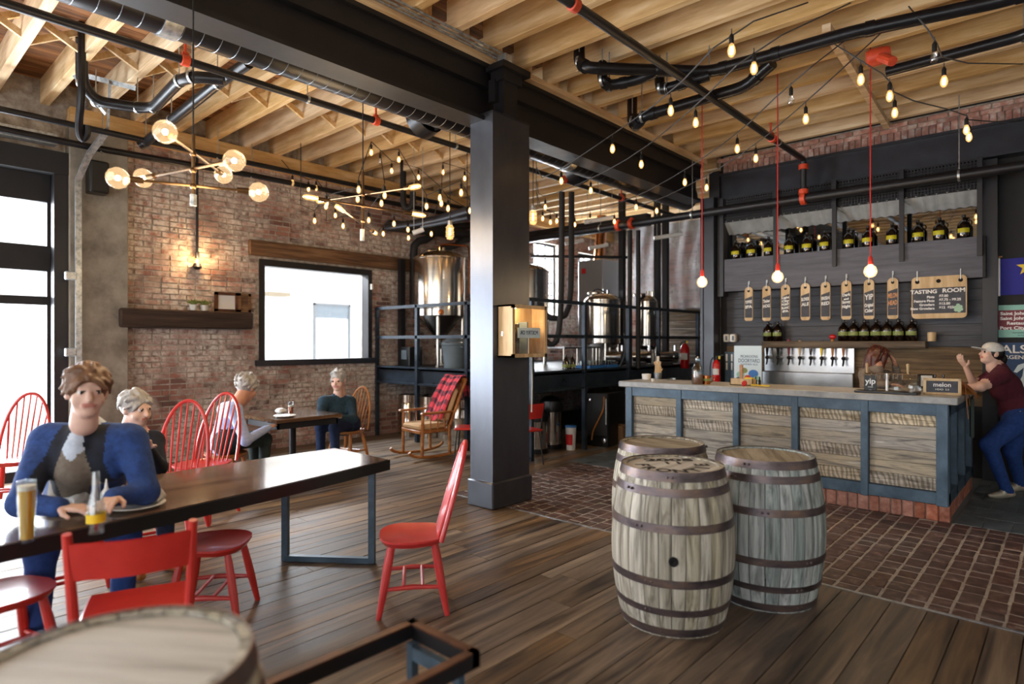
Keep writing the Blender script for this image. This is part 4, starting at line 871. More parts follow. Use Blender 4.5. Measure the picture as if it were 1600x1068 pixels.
# ---- pipes on the window side
def L4(u, v, z=4.1): return onz(u, v, z)
for lb, pts, r in (('black drain pipe zigzagging below the joists near the garage door', [L4(128, 60, 4.6), L4(128, 130, 4.25), L4(150, 158, 4.12), L4(215, 168), L4(240, 168), L4(280, 126), L4(300, 120), L4(350, 124)], .055),
                   ('black drain pipe slanting from the duct down toward the brick wall', [L4(388, 98, 4.2), L4(340, 130, 4.15), L4(268, 188), L4(228, 222, 4.05), L4(218, 228, 4.0)], .055),
                   ('black pipe low along the top of the brick wall near the garage door', [(-8.7, -.5, 3.95), (-8.7, 2.2, 3.95), (-8.62, 4.0, 3.98), (-8.6, 9.5, 4.0)], .04),
                   ('second black pipe along the wall top above the garage door', [(-8.3, -.5, 4.05), (-8.3, 3.4, 4.05), (-8.3, 8.0, 4.08)], .035)):
    t = pipe('drain_pipe', lb, pts, r, m_duct, 12, fil=.1)
    for k in range(1, len(pts)-1): hangers([(*Vector(pts[k])[:3], (1, .5, 0))], t, 4.45, r)
t = pipe('hanging_trap', 'black U-shaped trap hanging below the pipes by the garage door', [Vector((L4(128, 150, 4.0).x, L4(128, 150, 4.0).y, 4.72)), L4(128, 150, 4.0), L4(122, 200, 3.75), L4(128, 220, 3.65), L4(136, 212, 3.7), L4(136, 195, 3.8)], .035, m_duct, 10, 2)
t = pipe('hanging_trap', 'black U-shaped trap hanging from the wall pipe beside the chandelier', [Vector((atd(630, 300, 10.2).x, atd(630, 300, 10.2).y, 4.72)), atd(630, 300, 10.2), atd(630, 320, 10.2), atd(637, 327, 10.2), atd(645, 320, 10.2), atd(645, 300, 10.2)], .05, m_ins, 10, 2)
# ---- overhead-door track and slotted angle hanger
t = thing('door_track', 'galvanised garage door track bending upward from the jamb', 'track', (-8.7, 1.8, 0))
a, b, c = onx(123, 600, -8.75), onx(122, 280, -8.75), atd(168, 203, 7.2)
part('rail', MB().beam((a.x, a.y, .05), b, .05, .06, (0, 1, 0)).beam(b, onx(140, 240, -8.6), .05, .06, (0,1,0)).beam(onx(140, 240, -8.6), c, .05, .06, (0, 1, 0)), m_galv, t)
for a_, b_ in ((c, atd(172, 128, 6.6)), (atd(102, 110, 6.5), atd(212, 138, 6.7)), (atd(112, 112, 6.5), atd(166, 178, 6.6))): part('slotted_angle', MB().beam(a_, b_, .05, .02, (0,1,0)), m_galv, t)
for k in range(3): part('roller_bracket', MB().bev((a.x+.0, a.y-.08, .6+.9*k), (.06, .12, .1), .01), m_galv, t)
q = onx(137, 278, -8.8); t = thing('wall_speaker', 'black loudspeaker mounted high on the concrete pilaster', 'speaker', (q.x, q.y, q.z-.2))
part('cabinet', MB().bev((-8.72, 2.15, q.z), (.2, .2, .38), .012), m_blackp, t); part('grille', MB().bev((-8.612, 2.15, q.z), (.012, .17, .34), .004), m_socket, t); part('bracket', MB().bb(-8.83, -8.8, 2.1, 2.2, q.z-.05, q.z+.05), m_black, t)
# ---- conduits on top of the girder
t = thing('conduit_bundle', 'thin grey conduits strapped along the top of the girder', 'conduit', (-4.2, 3, 4.4))
for k, x_ in enumerate((-4.17, -4.13, -4.08)): part('conduit', MB().cyl((x_, -3, 4.385+.008*k), (x_, 4.35, 4.385+.008*k), .011, n=8), m_galv, t)
part('junction_box', MB().bev((-4.12, 4.42, 4.38), (.12, .1, .07), .006), m_galv, t)
# ---- chandeliers
def arm(t, a, b, bulb):
    a, b = Vector(a), Vector(b); d = (b-a).normalized()
    part('arm', MB().cyl(a+d*.1, b-d*.1, .0085, n=8), m_brass, t)
    for e, s_ in ((a, -1), (b, 1)):
        ax = d*s_; part('socket', MB().lathe([(0, -.13), (.018, -.13), (.02, -.055), (0, -.055)], 12, e, ax), m_brass, t)
        if bulb == 'globe':
            gb = part('globe_bulb', MB().lathe([(.014, -.07), (.02, -.06), (.05, -.038), (.062, -.008), (.062, .012), (.046, .045), (.02, .06), (0, .0625)], 18, e, ax), m_globe, t, smooth=60)
            part('filament', MB().sph(e, .015, 10, 8), m_bulbhot, gb)
        else:
            gb = part('tube_bulb', MB().lathe([(.012, -.06), (.022, -.05), (.026, .0), (.024, .06), (.012, .085), (0, .09)], 14, e, ax), m_smallb, t, smooth=60)
            part('filament', MB().cyl(e-ax*.03, e+ax*.05, .010, n=8), m_bulbhot, gb)
c1 = atd(302, 265, 3.8)
t = thing('chandelier', 'brass chandelier with three arms and six large globe bulbs', 'chandelier', (c1.x, c1.y, c1.z))
part('stem', MB().cyl(atd(302, 322, 3.8), atd(302, 210, 3.8), .011, n=10), m_brass, t); part('finial', MB().cyl(atd(302, 322, 3.8), atd(302, 304, 3.8), .02, n=10), m_galv, t)
top = atd(302, 210, 3.8); part('cord', MB().cyl(top, (top.x, top.y, 4.72), .005, n=6), m_cordd, t)
for (ua, va, da), (ub, vb, db) in (((258, 206, 3.35), (349, 273, 4.43)), ((366, 251, 3.6), (224, 278, 4.08)), ((184, 278, 3.6), (404, 300, 4.0))): arm(t, atd(ua, va, da), atd(ub, vb, db), 'globe')
for k, z_ in enumerate((240, 266, 291)): part('hub', MB().sph(atd(302, z_, 3.8), .02, 10, 6), m_brass, t)
l = bpy.data.lights.new('chandelier_light', 'POINT'); l.energy = 30; l.color = (1, .74, .45); l.shadow_soft_size = .3; lo = bpy.data.objects.new('chandelier_light', l); C.objects.link(lo); lo.parent = t; lo.location = (0, 0, -.2)
c2 = atd(567, 322, 6.0)
t = thing('chandelier', 'brass chandelier with slim tube bulbs hanging beside the duct', 'chandelier', (c2.x, c2.y, c2.z))
part('stem', MB().cyl(atd(567, 374, 6), atd(567, 268, 6), .013, n=10), m_brass, t); part('finial', MB().cyl(atd(566, 376, 6), atd(566, 358, 6), .022, n=10), m_galv, t)
top = atd(567, 268, 6); part('cord', MB().cyl(top, (top.x, top.y, 4.72), .006, n=6), m_cordd, t)
for (ua, va, da), (ub, vb, db) in (((488, 309, 5.8), (652, 335, 6.15)), ((503, 314, 6.5), (647, 292, 5.6)), ((530, 325, 5.6), (585, 363, 6.8))): arm(t, atd(ua, va, da), atd(ub, vb, db), 'tube')
for z_ in (304, 322, 345): part('hub', MB().sph(atd(567, z_, 6), .022, 10, 6), m_brass, t)
l = bpy.data.lights.new('chandelier_light', 'POINT'); l.energy = 22; l.color = (1, .72, .42); l.shadow_soft_size = .3; lo = bpy.data.objects.new('chandelier_light', l); C.objects.link(lo); lo.parent = t; lo.location = (0, 0, -.2)
# ---- strings of bulbs
me_sock = mesh_of('socket', MB().lathe([(0, .0), (.004, .0), (.012, -.012), (.016, -.02), (.016, -.07), (.012, -.072), (0, -.072)], 10), m_socket)
me_bulb = mesh_of('bulb', MB().lathe([(.012, -.07), (.022, -.095), (.027, -.118), (.024, -.14), (.012, -.158), (0, -.163)], 12), m_smallb, 60)
me_bulbc = mesh_of('bulb', MB().lathe([(.012, -.07), (.022, -.095), (.027, -.118), (.024, -.14), (.012, -.158), (0, -.163)], 12), m_clearb, 60)
me_fil = mesh_of('filament', MB().lathe([(0, -.085), (.010, -.092), (.015, -.118), (.009, -.142), (0, -.146)], 8), m_bulb)
def strand(label, pts, bulbs, off=(), drop=.03, dark=False, sm=1):
    """cord through pts; bulbs are points on the cord where a socket hangs"""
    t = thing('string_light', label, 'string lights', pts[0], 0, 'strings of small bulbs')
    part('cord', MB().tube(pts, .006, 5, smooth=sm), m_cordd if dark else m_cord, t)
    for i, b in enumerate(bulbs):
        b = Vector(b); lc = b-Vector(pts[0])
        part('drop_wire', MB().cyl(b, b-Vector((0, 0, drop)), .004, n=5), m_cordd if dark else m_cord, t)
        so = inst('socket', me_sock, t, lc-Vector((0, 0, drop)))
        bo = inst('bulb', me_bulbc if i in off else me_bulb, t, lc-Vector((0, 0, drop)))
        if i not in off: inst('filament', me_fil, bo)
ZS = 3.72
def S(L, z=ZS): return [onz(u, v, z) for u, v in L]
A = S([(1143, 45), (1048, 146), (957, 210), (877, 264)]); B_ = S([(1178, 75), (1087, 166), (1002, 236), (923, 280), (852, 308)])
Cc = S([(1236, 129), (1152, 210), (1070, 266), (994, 308), (922, 330), (870, 331), (848, 327)]); D_ = S([(1259, 160), (1181, 226), (1104, 275), (1026, 314), (960, 332), (898, 337), (860, 333)])
hook = onz(838, 316, ZS+.02)
def up(p): return Vector((p.x, p.y, 4.43))
strand('grey string of warm bulbs, topmost of the four sweeping over the barrels', [onz(1262, 4, 4.43), *A, onz(838, 282, ZS), up(onz(838, 282, ZS))], A)
strand('grey string of warm bulbs, second of the four sweeping over the barrels', [onz(1330, 4, 4.43), *B_, onz(838, 300, ZS), up(onz(838, 300, ZS))], B_)
strand('grey string of warm bulbs, third of the four sweeping past the bar', [onz(1350, 40, 4.43), *Cc, hook, up(hook)], Cc, off=(0, 4))
strand('grey string of warm bulbs, lowest of the four sweeping past the bar', [onz(1400, 30, 4.43), *D_, hook, up(hook)], D_)
R4 = [onz(1345, 95, 3.8), onz(1390, 122, 3.75), onz(1398, 150, 3.75), onz(1510, 178, 3.7), onz(1514, 190, 3.7)]
strand('blurred string of warm bulbs near the ceiling brick at the upper right', [onz(1290, 60, 4.43), *R4, onz(1640, 190, 4.43)], R4)
R5 = [onz(1460, 58, 3.8), onz(1475, 98, 3.8)]
strand('short string with two bulbs below the pipes at the upper right', [onz(1420, 10, 4.43), *R5, onz(1600, 100, 4.43)], R5, off=(0,))
def zz(L): return [(480+.1779*x, 200+.1779*y) for x, y in L]
lz = 3.55
def SL(L): return [onz(u, v-9, 4.3 if v < 200+.1779*450 else lz) for u, v in zz(L)]
s1 = SL([(65, 778), (165, 640), (443, 572), (452, 482), (563, 170), (742, 340), (978, 400), (1165, 560), (1237, 660)])
strand('dark zigzag string of bulbs rising to the joists beside the slim chandelier', [up(onz(470, 320, lz)), onz(470, 320, lz), *s1, onz(730, 325, lz), up(onz(730, 325, lz))], s1, dark=True, sm=0)
s2 = SL([(315, 826), (540, 772), (652, 612), (680, 535), (640, 250), (805, 235), (1048, 640), (1352, 510), (1430, 682)])
strand('dark zigzag string of bulbs crossing behind the slim chandelier', [up(onz(510, 345, lz)), onz(510, 345, lz), *s2, onz(738, 320, lz), up(onz(738, 320, lz))], s2, dark=True, sm=0, off=(4,))
s3 = SL([(668, 900), (762, 805), (885, 862), (890, 940), (1090, 902), (1178, 612), (1192, 352), (1383, 410)])
strand('dark zigzag string of bulbs hung by the fermenter', [up(onz(590, 362, lz)), onz(590, 362, lz), *s3, onz(738, 275, lz), up(onz(738, 275, lz))], s3, dark=True, sm=0)
s4 = [onx(457, 270, -8.6), onx(482, 280, -8.6), onx(494, 279, -8.6), onx(511, 303, -8.6), onx(524, 322, -8.6)]
strand('dark string of bulbs dropping down the brick wall above the window', [onx(440, 250, -8.8), *s4, onx(545, 300, -8.98)], s4, dark=True, sm=0)
# ---- jar lights
for i, (u, v, d, lb) in enumerate(((703, 345, 8.5, 'caged glass jar lamp hung left of the boxed column'), (833, 322, 8.6, 'caged glass jar lamp hung right of the boxed column'))):
    p = atd(u, v, d); t = thing('jar_lamp', lb, 'lamp', p-Vector((0, 0, .16)), 0, 'caged jar lamps')
    part('socket', MB().cyl(p, p-Vector((0, 0, .06)), .035, n=12), m_galv, t); part('cord', MB().cyl(p, (p.x, p.y, 4.72), .006, n=6), m_cordd, t)
    gb = part('jar', MB().lathe([(.035, -.06), (.05, -.08), (.055, -.2), (.04, -.25), (0, -.26)], 14, p), m_smallb, t); part('filament', MB().cyl(p-Vector((0, 0, .1)), p-Vector((0, 0, .2)), .012, n=8), m_bulb, gb)
    for k in range(3): part('cage_ring', MB().tube([p+Vector((.06*math.cos(a*.5236), .06*math.sin(a*.5236), -.09-.06*k)) for a in range(12)], .004, 5, closed=True), m_galv, t)
# ---- wall conduit lamp on the brick
q = onx(308, 408, -8.9); t = thing('wall_lamp', 'exposed bulb on a dark conduit running down the brick wall', 'lamp', (q.x, q.y, q.z-.1))
part('conduit', MB().cyl((q.x, q.y, q.z+.1), (q.x, q.y, 4.2), .018, n=8), m_black, t); part('socket', MB().cyl((q.x, q.y, q.z+.04), (q.x, q.y, q.z+.12), .028, n=10), m_black, t)
gb = part('bulb', MB().sph((q.x, q.y, q.z), (.04, .04, .05), 12, 8), m_smallb, t); part('filament', MB().sph((q.x, q.y, q.z), .02, 8, 6), m_bulbhot, gb); part('guard_cup', MB().lathe([(.045, -.03), (.06, -.08), (.03, -.11), (0, -.115)], 14, (q.x, q.y, q.z)), m_black, t)
l = bpy.data.lights.new('wall_lamp_light', 'POINT'); l.energy = 9; l.color = (1, .62, .3); l.shadow_soft_size = .05; lo = bpy.data.objects.new('wall_lamp_light', l); C.objects.link(lo); lo.parent = t; lo.location = (.09, 0, .12)
# ================================================================ THE BREWERY PLATFORM
DZ = 1.2; DX, DY = -5.5, 6.4
dk = thing('brewery_platform', 'raised steel brewery platform with dark posts and open railings', 'platform', (DX, DY, 0))
part('deck_plate', MB().bb(-8.95, DX, DY, 13.5, DZ-.05, DZ), m_black, dk)
part('edge_beam', MB().bb(-8.95, DX, DY, DY+.02, .94, DZ).bb(-8.95, DX, DY-.05, DY+.06, .92, .95).bb(-8.95, DX, DY-.05, DY+.06, DZ-.015, DZ+.012), m_platform, dk)
part('edge_beam', MB().bb(DX-.02, DX, DY, 13.4, .94, DZ).bb(DX-.06, DX+.05, DY, 13.4, .92, .95).bb(DX-.06, DX+.05, DY, 13.4, DZ-.015, DZ+.012), m_platform, dk)
for u in (589, 652, 730): p = ony(u, 500, DY-.03); part('post', MB().bb(p.x-.03, p.x+.03, DY-.06, DY, 0, 2.22), m_platform, dk)
for u in (830, 913, 982, 1029, 1090): p = onx(u, 500, DX+.03); part('post', MB().bb(DX, DX+.06, p.y-.03, p.y+.03, 0, 2.22), m_platform, dk)
for z in (2.2, 1.70):
    part('rail', MB().bb(-8.95, DX, DY-.06, DY-.01, z-.025, z+.025), m_platform, dk)
    part('rail', MB().bb(DX, DX+.05, DY-.06, 13.4, z-.025, z+.025), m_platform, dk)
for x_ in (-8.2, -7.0, -6.2): part('joist_under', MB().bb(x_-.04, x_+.04, DY+.06, 13.4, .95, DZ-.05), m_black, dk)
# ---- fermenter
def tank(label, c, r, zb, zt, cone=0, legs=4, feet=DZ, name='fermenter_tank', band=None):
    c = Vector((c[0], c[1], 0)); t = thing(name, label, 'tank', (c.x, c.y, feet))
    part('shell', MB().lathe([(r, zb), (r*1.004, zb+.02), (r*1.004, zt-.03), (r, zt)], 48, c), m_stain, t)
    part('dome', MB().lathe([(r, zt), (r*.97, zt+.03), (r*.8, zt+.085), (r*.5, zt+.125), (r*.2, zt+.14), (0, zt+.142)], 48, c), m_stain, t)
    part('rim_band', MB().lathe([(r, zt-.012), (r*1.025, zt-.008), (r*1.025, zt+.012), (r, zt+.016)], 48, c), m_stain, t)
    part('cone' if cone else 'base_dish', MB().lathe([(r*.98, zb), (r*.12 if cone else r*.6, zb-cone if cone else zb-.08), (0, zb-cone if cone else zb-.09)], 48, c), m_stain, t)
    for k in range(legs):
        a = math.pi/4+2*math.pi*k/legs; q = c+Vector((r*.88*math.cos(a), r*.88*math.sin(a), 0))
        part('leg', MB().cyl((q.x, q.y, feet), (q.x, q.y, zb+.12), .03, n=12).cyl((q.x, q.y, feet), (q.x, q.y, feet+.015), .05, n=12), m_stain, t)
    part('manway', MB().lathe([(0, 0), (.13, 0), (.13, .03), (.11, .05), (0, .06)], 20, c+Vector((-.1, -.1, zt+.12))), m_stain, t)
    part('top_fitting', MB().cyl(c+Vector((.02, 0, zt+.13)), c+Vector((.02, 0, zt+.22)), .03, n=10).cyl(c+Vector((.1, .02, zt+.1)), c+Vector((.1, .02, zt+.2)), .035, n=10), m_chrome, t)
    return t
t = tank('tall conical stainless fermenter on the platform by the window wall', (-8.22, 7.15), .45, 2.07, 3.06, .42)
c = Vector((-8.22, 7.15, 0)); rr = Vector((Rt[0], Rt[1], 0)); ff = Vector((Fw[0], Fw[1], 0))
part('blow_off_pipe', MB().tube([c+Vector((0, 0, 3.2)), c+Vector((0, 0, 3.3)), c+rr*.08+Vector((0, 0, 3.33)), c+rr*.48+Vector((0, 0, 3.3)), c+rr*.53-ff*.1+Vector((0, 0, 3.24)), c+rr*.53-ff*.1+Vector((0, 0, 2.45))], .014, 8, smooth=1), m_copper, t)
part('sample_gauge', MB().lathe([(0, 0), (.05, 0), (.05, .02), (0, .03)], 16, c-ff*.45+rr*.08+Vector((0, 0, 2.12)), -ff), m_copper, t)
part('sight_plate', MB().box(c-ff*.44+rr*.12+Vector((0, 0, 2.75)), (.03, .02, .14), TH), m_chrome, t)
part('bottom_valve', MB().cyl(c+Vector((0, 0, 1.66)), c+Vector((0, 0, 1.5)), .04, n=10).cyl(c+Vector((-.1, 0, 1.55)), c+Vector((.14, 0, 1.55)), .03, n=10), m_chrome, t)
tank('tall stainless tank just right of the boxed column behind the railing', (-7.30, 8.25), .5, 1.75, 2.86, .25)
t = tank('short stainless brew kettle in the middle of the platform', (-6.47, 9.6), .33, 1.6, 2.38, 0)
part('lid_clamp', MB().tube([(-6.6, 9.5, 2.5), (-6.6, 9.5, 2.58), (-6.5, 9.55, 2.6), (-6.4, 9.6, 2.52)], .015, 8, smooth=1), m_black, t)
tank('narrow copper-tinted tank right of the brew kettle', (-6.08, 10.55), .19, 1.55, 2.38, 0)
tank('stainless tank half hidden beyond the brew kettle', (-6.9, 10.4), .32, 1.55, 2.3, 0)
q = atd(935, 440, 13.2); t = thing('boiler_cabinet', 'grey steel boiler cabinet with a red badge in front of the far window', 'cabinet', (q.x, q.y, DZ))
part('casing', MB().bev((q.x, q.y, 2.27), (.62, .6, 2.14), .01), m_boxw, t); part('badge', MB().box((q.x-.17, q.y-.302, 3.12), (.11, .004, .11)), m_extr, t); part('flue', MB().cyl((q.x, q.y, 3.34), (q.x+.1, q.y, 4.3), .11, n=16), m_copper, t)
# ---- insulated pipe work
def ip(label, pts, r=.045, m_=None): return pipe('insulated_pipe', label, pts, r, m_ or m_ins, 12, 1)
D = 9.4
ip('black insulated pipe dropping beside the kettle, left one of the looped pair', [atd(878, 300, D), atd(878, 330, D), atd(877, 480, D), atd(872, 530, D), atd(862, 540, D), atd(850, 530, D), atd(838, 505, D)])
ip('black insulated pipe dropping beside the kettle, right one of the looped pair', [atd(893, 300, D+.15), atd(893, 440, D+.15), atd(888, 490, D+.15), atd(868, 500, D+.15), atd(838, 484, D+.15)])
for u, lb in ((984, 'left'), (997, 'right')): ip(f'upright black pipe before the perforated curtain, {lb} of the pair', [atd(u, 360, 10.4), atd(u, 500, 10.4), atd(u, 575, 10.4)], .04)
ip('black insulated pipe elbowing down the brick wall left of the fermenter', [onx(735, 352, -8.8), onx(680, 358, -8.75), onx(672, 372, -8.8), onx(648, 378, -8.85), onx(646, 400, -8.9), onx(646, 476, -8.9)], .07)
ip('second black insulated pipe above the fermenter dome', [onx(735, 372, -8.55), onx(716, 378, -8.5), onx(714, 384, -8.5), onx(690, 386, -8.5), onx(688, 398, -8.4)], .06)
ip('thick black insulated duct high along the brick wall', [onx(606, 352, -8.6), onx(700, 362, -8.6), onx(760, 372, -8.6)], .1)
ip('grey insulated pipe running toward the boxed column', [onz(604, 354, 3.55), onz(670, 346, 3.55), onz(733, 328, 3.55)], .06, m_column)
ip('second grey insulated pipe running toward the boxed column', [onz(660, 352, 3.5), onz(733, 338, 3.5)], .055, m_column)
for k, (u0, v0, u1, v1, d) in enumerate(((913, 347, 961, 339, 10.2), (883, 381, 912, 375, 12), (920, 388, 950, 382, 12), (1022, 372, 1066, 365, 10.6), (645, 364, 662, 358, 9.0))):
    a, b = atd(u0, v0, d), atd(u1, v1, d); t = thing('tube_light', f'unlit white tube light hung over the brewery, {ordn[k]} of five', 'lamp', a, 0, 'unlit tube lights over the brewery')
    part('tube', MB().cyl(a, b, .035, n=10), m_wpaint, t)
    for q in (a.lerp(b, .1), a.lerp(b, .9)): part('hanger_rod', MB().cyl(q, (q.x, q.y, 4.45), .005, n=5), m_galv, t)
t = thing('steel_gantry', 'tall dark steel posts and cross beams over the brew kettle', 'gantry', (-6.5, 10.5, DZ))
for u, d in ((972, 11.6), (1040, 11.8), (1027, 12.0)): p = atd(u, 400, d); part('post', MB().bb(p.x-.05, p.x+.05, p.y-.05, p.y+.05, DZ, 4.4), m_black, t)
part('cross_beam', MB().beam(atd(830, 400, 11.2), atd(985, 402, 11.6), .05, .05), m_black, t); part('cross_beam', MB().bb(-8.9, -5.4, 9.35, 9.5, 3.62, 3.82), m_black, t)
# ---- perforated curtain and board wall
ca, cb = ony(990, 345, 11.7), ony(1096, 345, 11.7)
t = solo('perforated_curtain', MB().grid(lambda a, b: (ca.x+(cb.x-ca.x+.6)*a, 11.7+.022*math.sin(a*41+2*math.sin(b*4))*(.4+.6*b), 2.28+1.95*b-.25*(1-b)*max(0, .3-abs(a-.25))), 60, 12), m_perf, 'draped grey perforated metal curtain behind the brewery', 'curtain')
t = thing('board_partition', 'brown board partition below the perforated curtain', 'partition', (-6.0, 11.9, DZ))
for k in range(8): part('board', MB().bb(-7.1, -4.2, 11.88-random.uniform(0, .01), 11.92, DZ+.14*k+.003, DZ+.14*k+.137), m_barnd, t, smooth=0)
# ---- things on the platform
q = ony(708, 578, 6.72); t = thing('grey_bin', 'ribbed grey plastic bin on the platform in front of the fermenter', 'bin', (q.x, 6.75, DZ))
part('tub', MB().lathe([(0, 0), (.17, 0), (.2, .4), (.185, .4), (.16, .02), (0, .02)], 28), m_plastic, t, local=True); part('lid_rim', MB().lathe([(.2, .36), (.215, .37), (.215, .41), (.19, .41)], 28), m_plastic, t, local=True); part('lid', MB().lathe([(.2, .42), (.12, .47), (0, .48)], 28), m_plastic, t, local=True)
for s_ in (-1, 1): part('handle', MB().tube([(s_*.2, -.05, .35), (s_*.24, -.05, .34), (s_*.24, .05, .34), (s_*.2, .05, .35)], .012, 6), m_plastic, t, local=True)
q = ony(636, 572, 6.7); t = thing('pump_cabinet', 'small dark pump cabinet standing on the platform by the railing', 'cabinet', (q.x, 6.8, DZ))
part('case', MB().bev((0, 0, .17), (.24, .3, .34), .012), m_blackp, t, local=True); part('panel', MB().bev((-.02, -.153, .2), (.14, .006, .16), .002), m_plastic, t, local=True)
a, b = Vector((-8.84, 6.8, DZ)), ony(632, 408, 7.0); t = thing('steel_post', 'dark leaning steel post between window and fermenter', 'post', (a.x, 6.8, DZ)); part('shaft', MB().bb(a.x-.045, a.x+.045, 6.75, 6.85, DZ, b.z), m_black, t); part('foot', MB().bb(a.x-.08, a.x+.08, 6.72, 6.88, DZ, DZ+.015), m_black, t)
for k, u in enumerate((884, 894)):
    q = onx(u, 580, -5.62); t = thing('beer_bottle', f'dark beer bottle standing on the platform edge, {("left", "right")[k]} of two', 'bottle', (q.x, q.y, DZ), 0, 'dark bottles on the platform')
    part('glass', MB().lathe([(0, 0), (.05, 0), (.052, .12), (.03, .17), (.016, .2), (.016, .235), (0, .235)], 14), m_bottle, t, local=True); part('label', MB().lathe([(.0525, .04), (.053, .042), (.053, .085), (.0525, .087)], 12), m_wlabel, t, local=True)
gl = mesh_of('drinking_glass', MB().lathe([(0, 0), (.026, 0), (.032, .11), (.029, .11), (.024, .008), (0, .008)], 10), m_glass)
for k, (u, lb) in enumerate(((922, 'left'), (946, 'right'))):
    q = onx(u, 582, -5.68); t = thing('glass_crate', f'blue plastic tray on the platform edge, {lb} of two', 'tray', (q.x, q.y, DZ), 0, 'blue glass trays')
    part('base', MB().bb(-.14, .14, -.19, .19, 0, .012), m_blue, t, local=True); part('side', MB().bb(-.14, .14, -.19, -.18, 0, .05).bb(-.14, .14, .18, .19, 0, .05).bb(-.14, -.13, -.19, .19, 0, .05).bb(.13, .14, -.19, .19, 0, .05), m_blue, t, local=True)
    for i in range(3):
        for j in range(4):
            o = bpy.data.objects.new('drinking_glass', gl); C.objects.link(o); o.location = (q.x-.085+.085*i, q.y-.125+.083*j, DZ+.0125); tag(o, f'clear glass in the {lb} blue tray, {ordn[j]} in the {("back", "middle", "front")[i]} row', 'glass', f'glasses in the {lb} blue tray')
pipe('blue_hose', 'pale hose looping down beside the blue trays', [onx(975, 520, -5.75), onx(978, 548, -5.72), onx(968, 575, -5.7), onx(955, 580, -5.66)], .014, m_plastic, 8, 2, 'hose')
p = atd(1070, 575, 10.0); p.x = -5.4; p = onx(1070, 575, -5.36); extinguisher(Vector((p.x, p.y, p.z)), 'large red fire extinguisher on the far platform railing', .46, .085)
for k, (u, v, s_) in enumerate(((960, 520, .1), (1000, 560, .12), (1040, 560, .1))):
    q = atd(u, v, 11.0); q.z = DZ; t = thing('brew_pump', f'stainless pump with hoses on the platform floor, {ordn[k]} from the kettle', 'pump', q, .4*k, 'pumps on the platform floor')
    part('motor', MB().cyl((-.12, 0, .16), (.12, 0, .16), .09, n=16), m_stain, t, local=True); part('foot', MB().bev((0, 0, .03), (.22, .16, .06), .01), m_black, t, local=True); part('volute', MB().cyl((.12, 0, .16), (.2, 0, .16), .11, n=16).cyl((.16, 0, .2), (.16, 0, .36), .03, n=10), m_chrome, t, local=True)
t = thing('work_table', 'low steel work table on the platform between the kettles', 'table', (-6.15, 8.2, DZ))
part('top', MB().bev((0, 0, .33), (.5, 1.0, .03), .004), m_stainb, t, local=True)
for sx in (-.2, .2):
    for sy in (-.45, .45): part('leg', MB().cyl((sx, sy, 0), (sx, sy, .32), .02, n=8), m_stain, t, local=True)
# ---- under the platform
def bin_(p, h, label, k=1):
    t = thing('steel_bin', label, 'bin', p, 0, 'steel bins under the platform')
    part('drum', MB().lathe([(0, .06), (.17, .06), (.17, h*.72), (0, h*.72)], 28), m_stain, t, local=True); part('base', MB().lathe([(0, 0), (.18, 0), (.18, .07), (.16, .07)], 28), m_blackp, t, local=True)
    part('lid', MB().lathe([(.18, h*.70), (.185, h*.78), (.17, h*.9), (.1, h*.98), (0, h)], 28), m_blackp, t, local=True)
q = onz(834, 708, 0); bin_(atd(836, 708, 9.0)*1 if 0 else Vector((atd(838, 700, 9.1).x, atd(838, 700, 9.1).y, 0)), .66, 'shorter steel bin with black lid under the platform')
a = atd(861, 700, 9.5); bin_(Vector((a.x, a.y, 0)), .8, 'taller steel bin with domed black lid under the platform')
a = atd(892, 695, 9.3); t = thing('bucket', 'white plastic bucket with a red label under the platform', 'bucket', (a.x, a.y, 0))
part('tub', MB().lathe([(0, 0), (.065, 0), (.08, .34), (.072, .34), (.06, .01), (0, .01)], 20), m_wpaint, t, local=True); part('lid', MB().lathe([(.084, .34), (.084, .365), (.0, .37)], 20), m_blue, t, local=True); part('label', MB().lathe([(.071, .08), (.0735, .08), (.0795, .24), (.077, .24)], 12, a0=-2.3, a1=-.6), m_extr, t, local=True)
a = atd(934, 690, 9.6); t = thing('bar_fridge', 'black fridge with a brown hose under the platform', 'fridge', (a.x, a.y, 0), math.radians(8))
part('body', MB().bev((0, .3, .42), (.38, .6, .84), .012), m_blackp, t, local=True); part('door', MB().bev((0, -.01, .5), (.36, .03, .66), .008), m_socket, t, local=True); part('kick_panel', MB().bev((0, -.005, .08), (.36, .02, .14), .005), m_blackp, t, local=True)
part('hose', MB().tube([(.12, -.03, .78), (.13, -.05, .6), (.04, -.05, .42), (-.06, -.05, .25), (-.08, -.05, .1)], .012, 6, smooth=2), m_leather, t, local=True); part('handle', MB().bb(.155, .17, -.05, -.03, .35, .75), m_galv, t, local=True); part('dial', MB().lathe([(0, 0), (.03, 0), (.03, .02), (0, .025)], 12, (-.13, -.025, .72), (0, -1, 0)).lathe([(0, 0), (.035, 0), (.035, .02), (0, .025)], 12, (.12, -.02, .1), (0, -1, 0)), m_chrome, t, local=True)
for k, (u, d, s_, lb) in enumerate(((968, 9.9, (.28, .25, .3), 'cardboard box on the floor between fridge and bar'), (966, 10.4, (.3, .25, .75), 'tall cardboard carton behind the smaller box'), (982, 10.6, (.3, .3, .5), 'cardboard carton half behind the bar end'))):
    a = atd(u, 690, d); t = thing('cardboard_box', lb, 'box', (a.x, a.y, 0), .2*k, 'cardboard boxes by the fridge'); part('carton', MB().bev((0, 0, s_[2]/2), s_, .006), m_kraft, t, local=True); part('flap', MB().box((0, -s_[1]/2+.02, s_[2]+.02), (s_[0]*.9, .06, .004), 0), m_kraft, t, local=True)
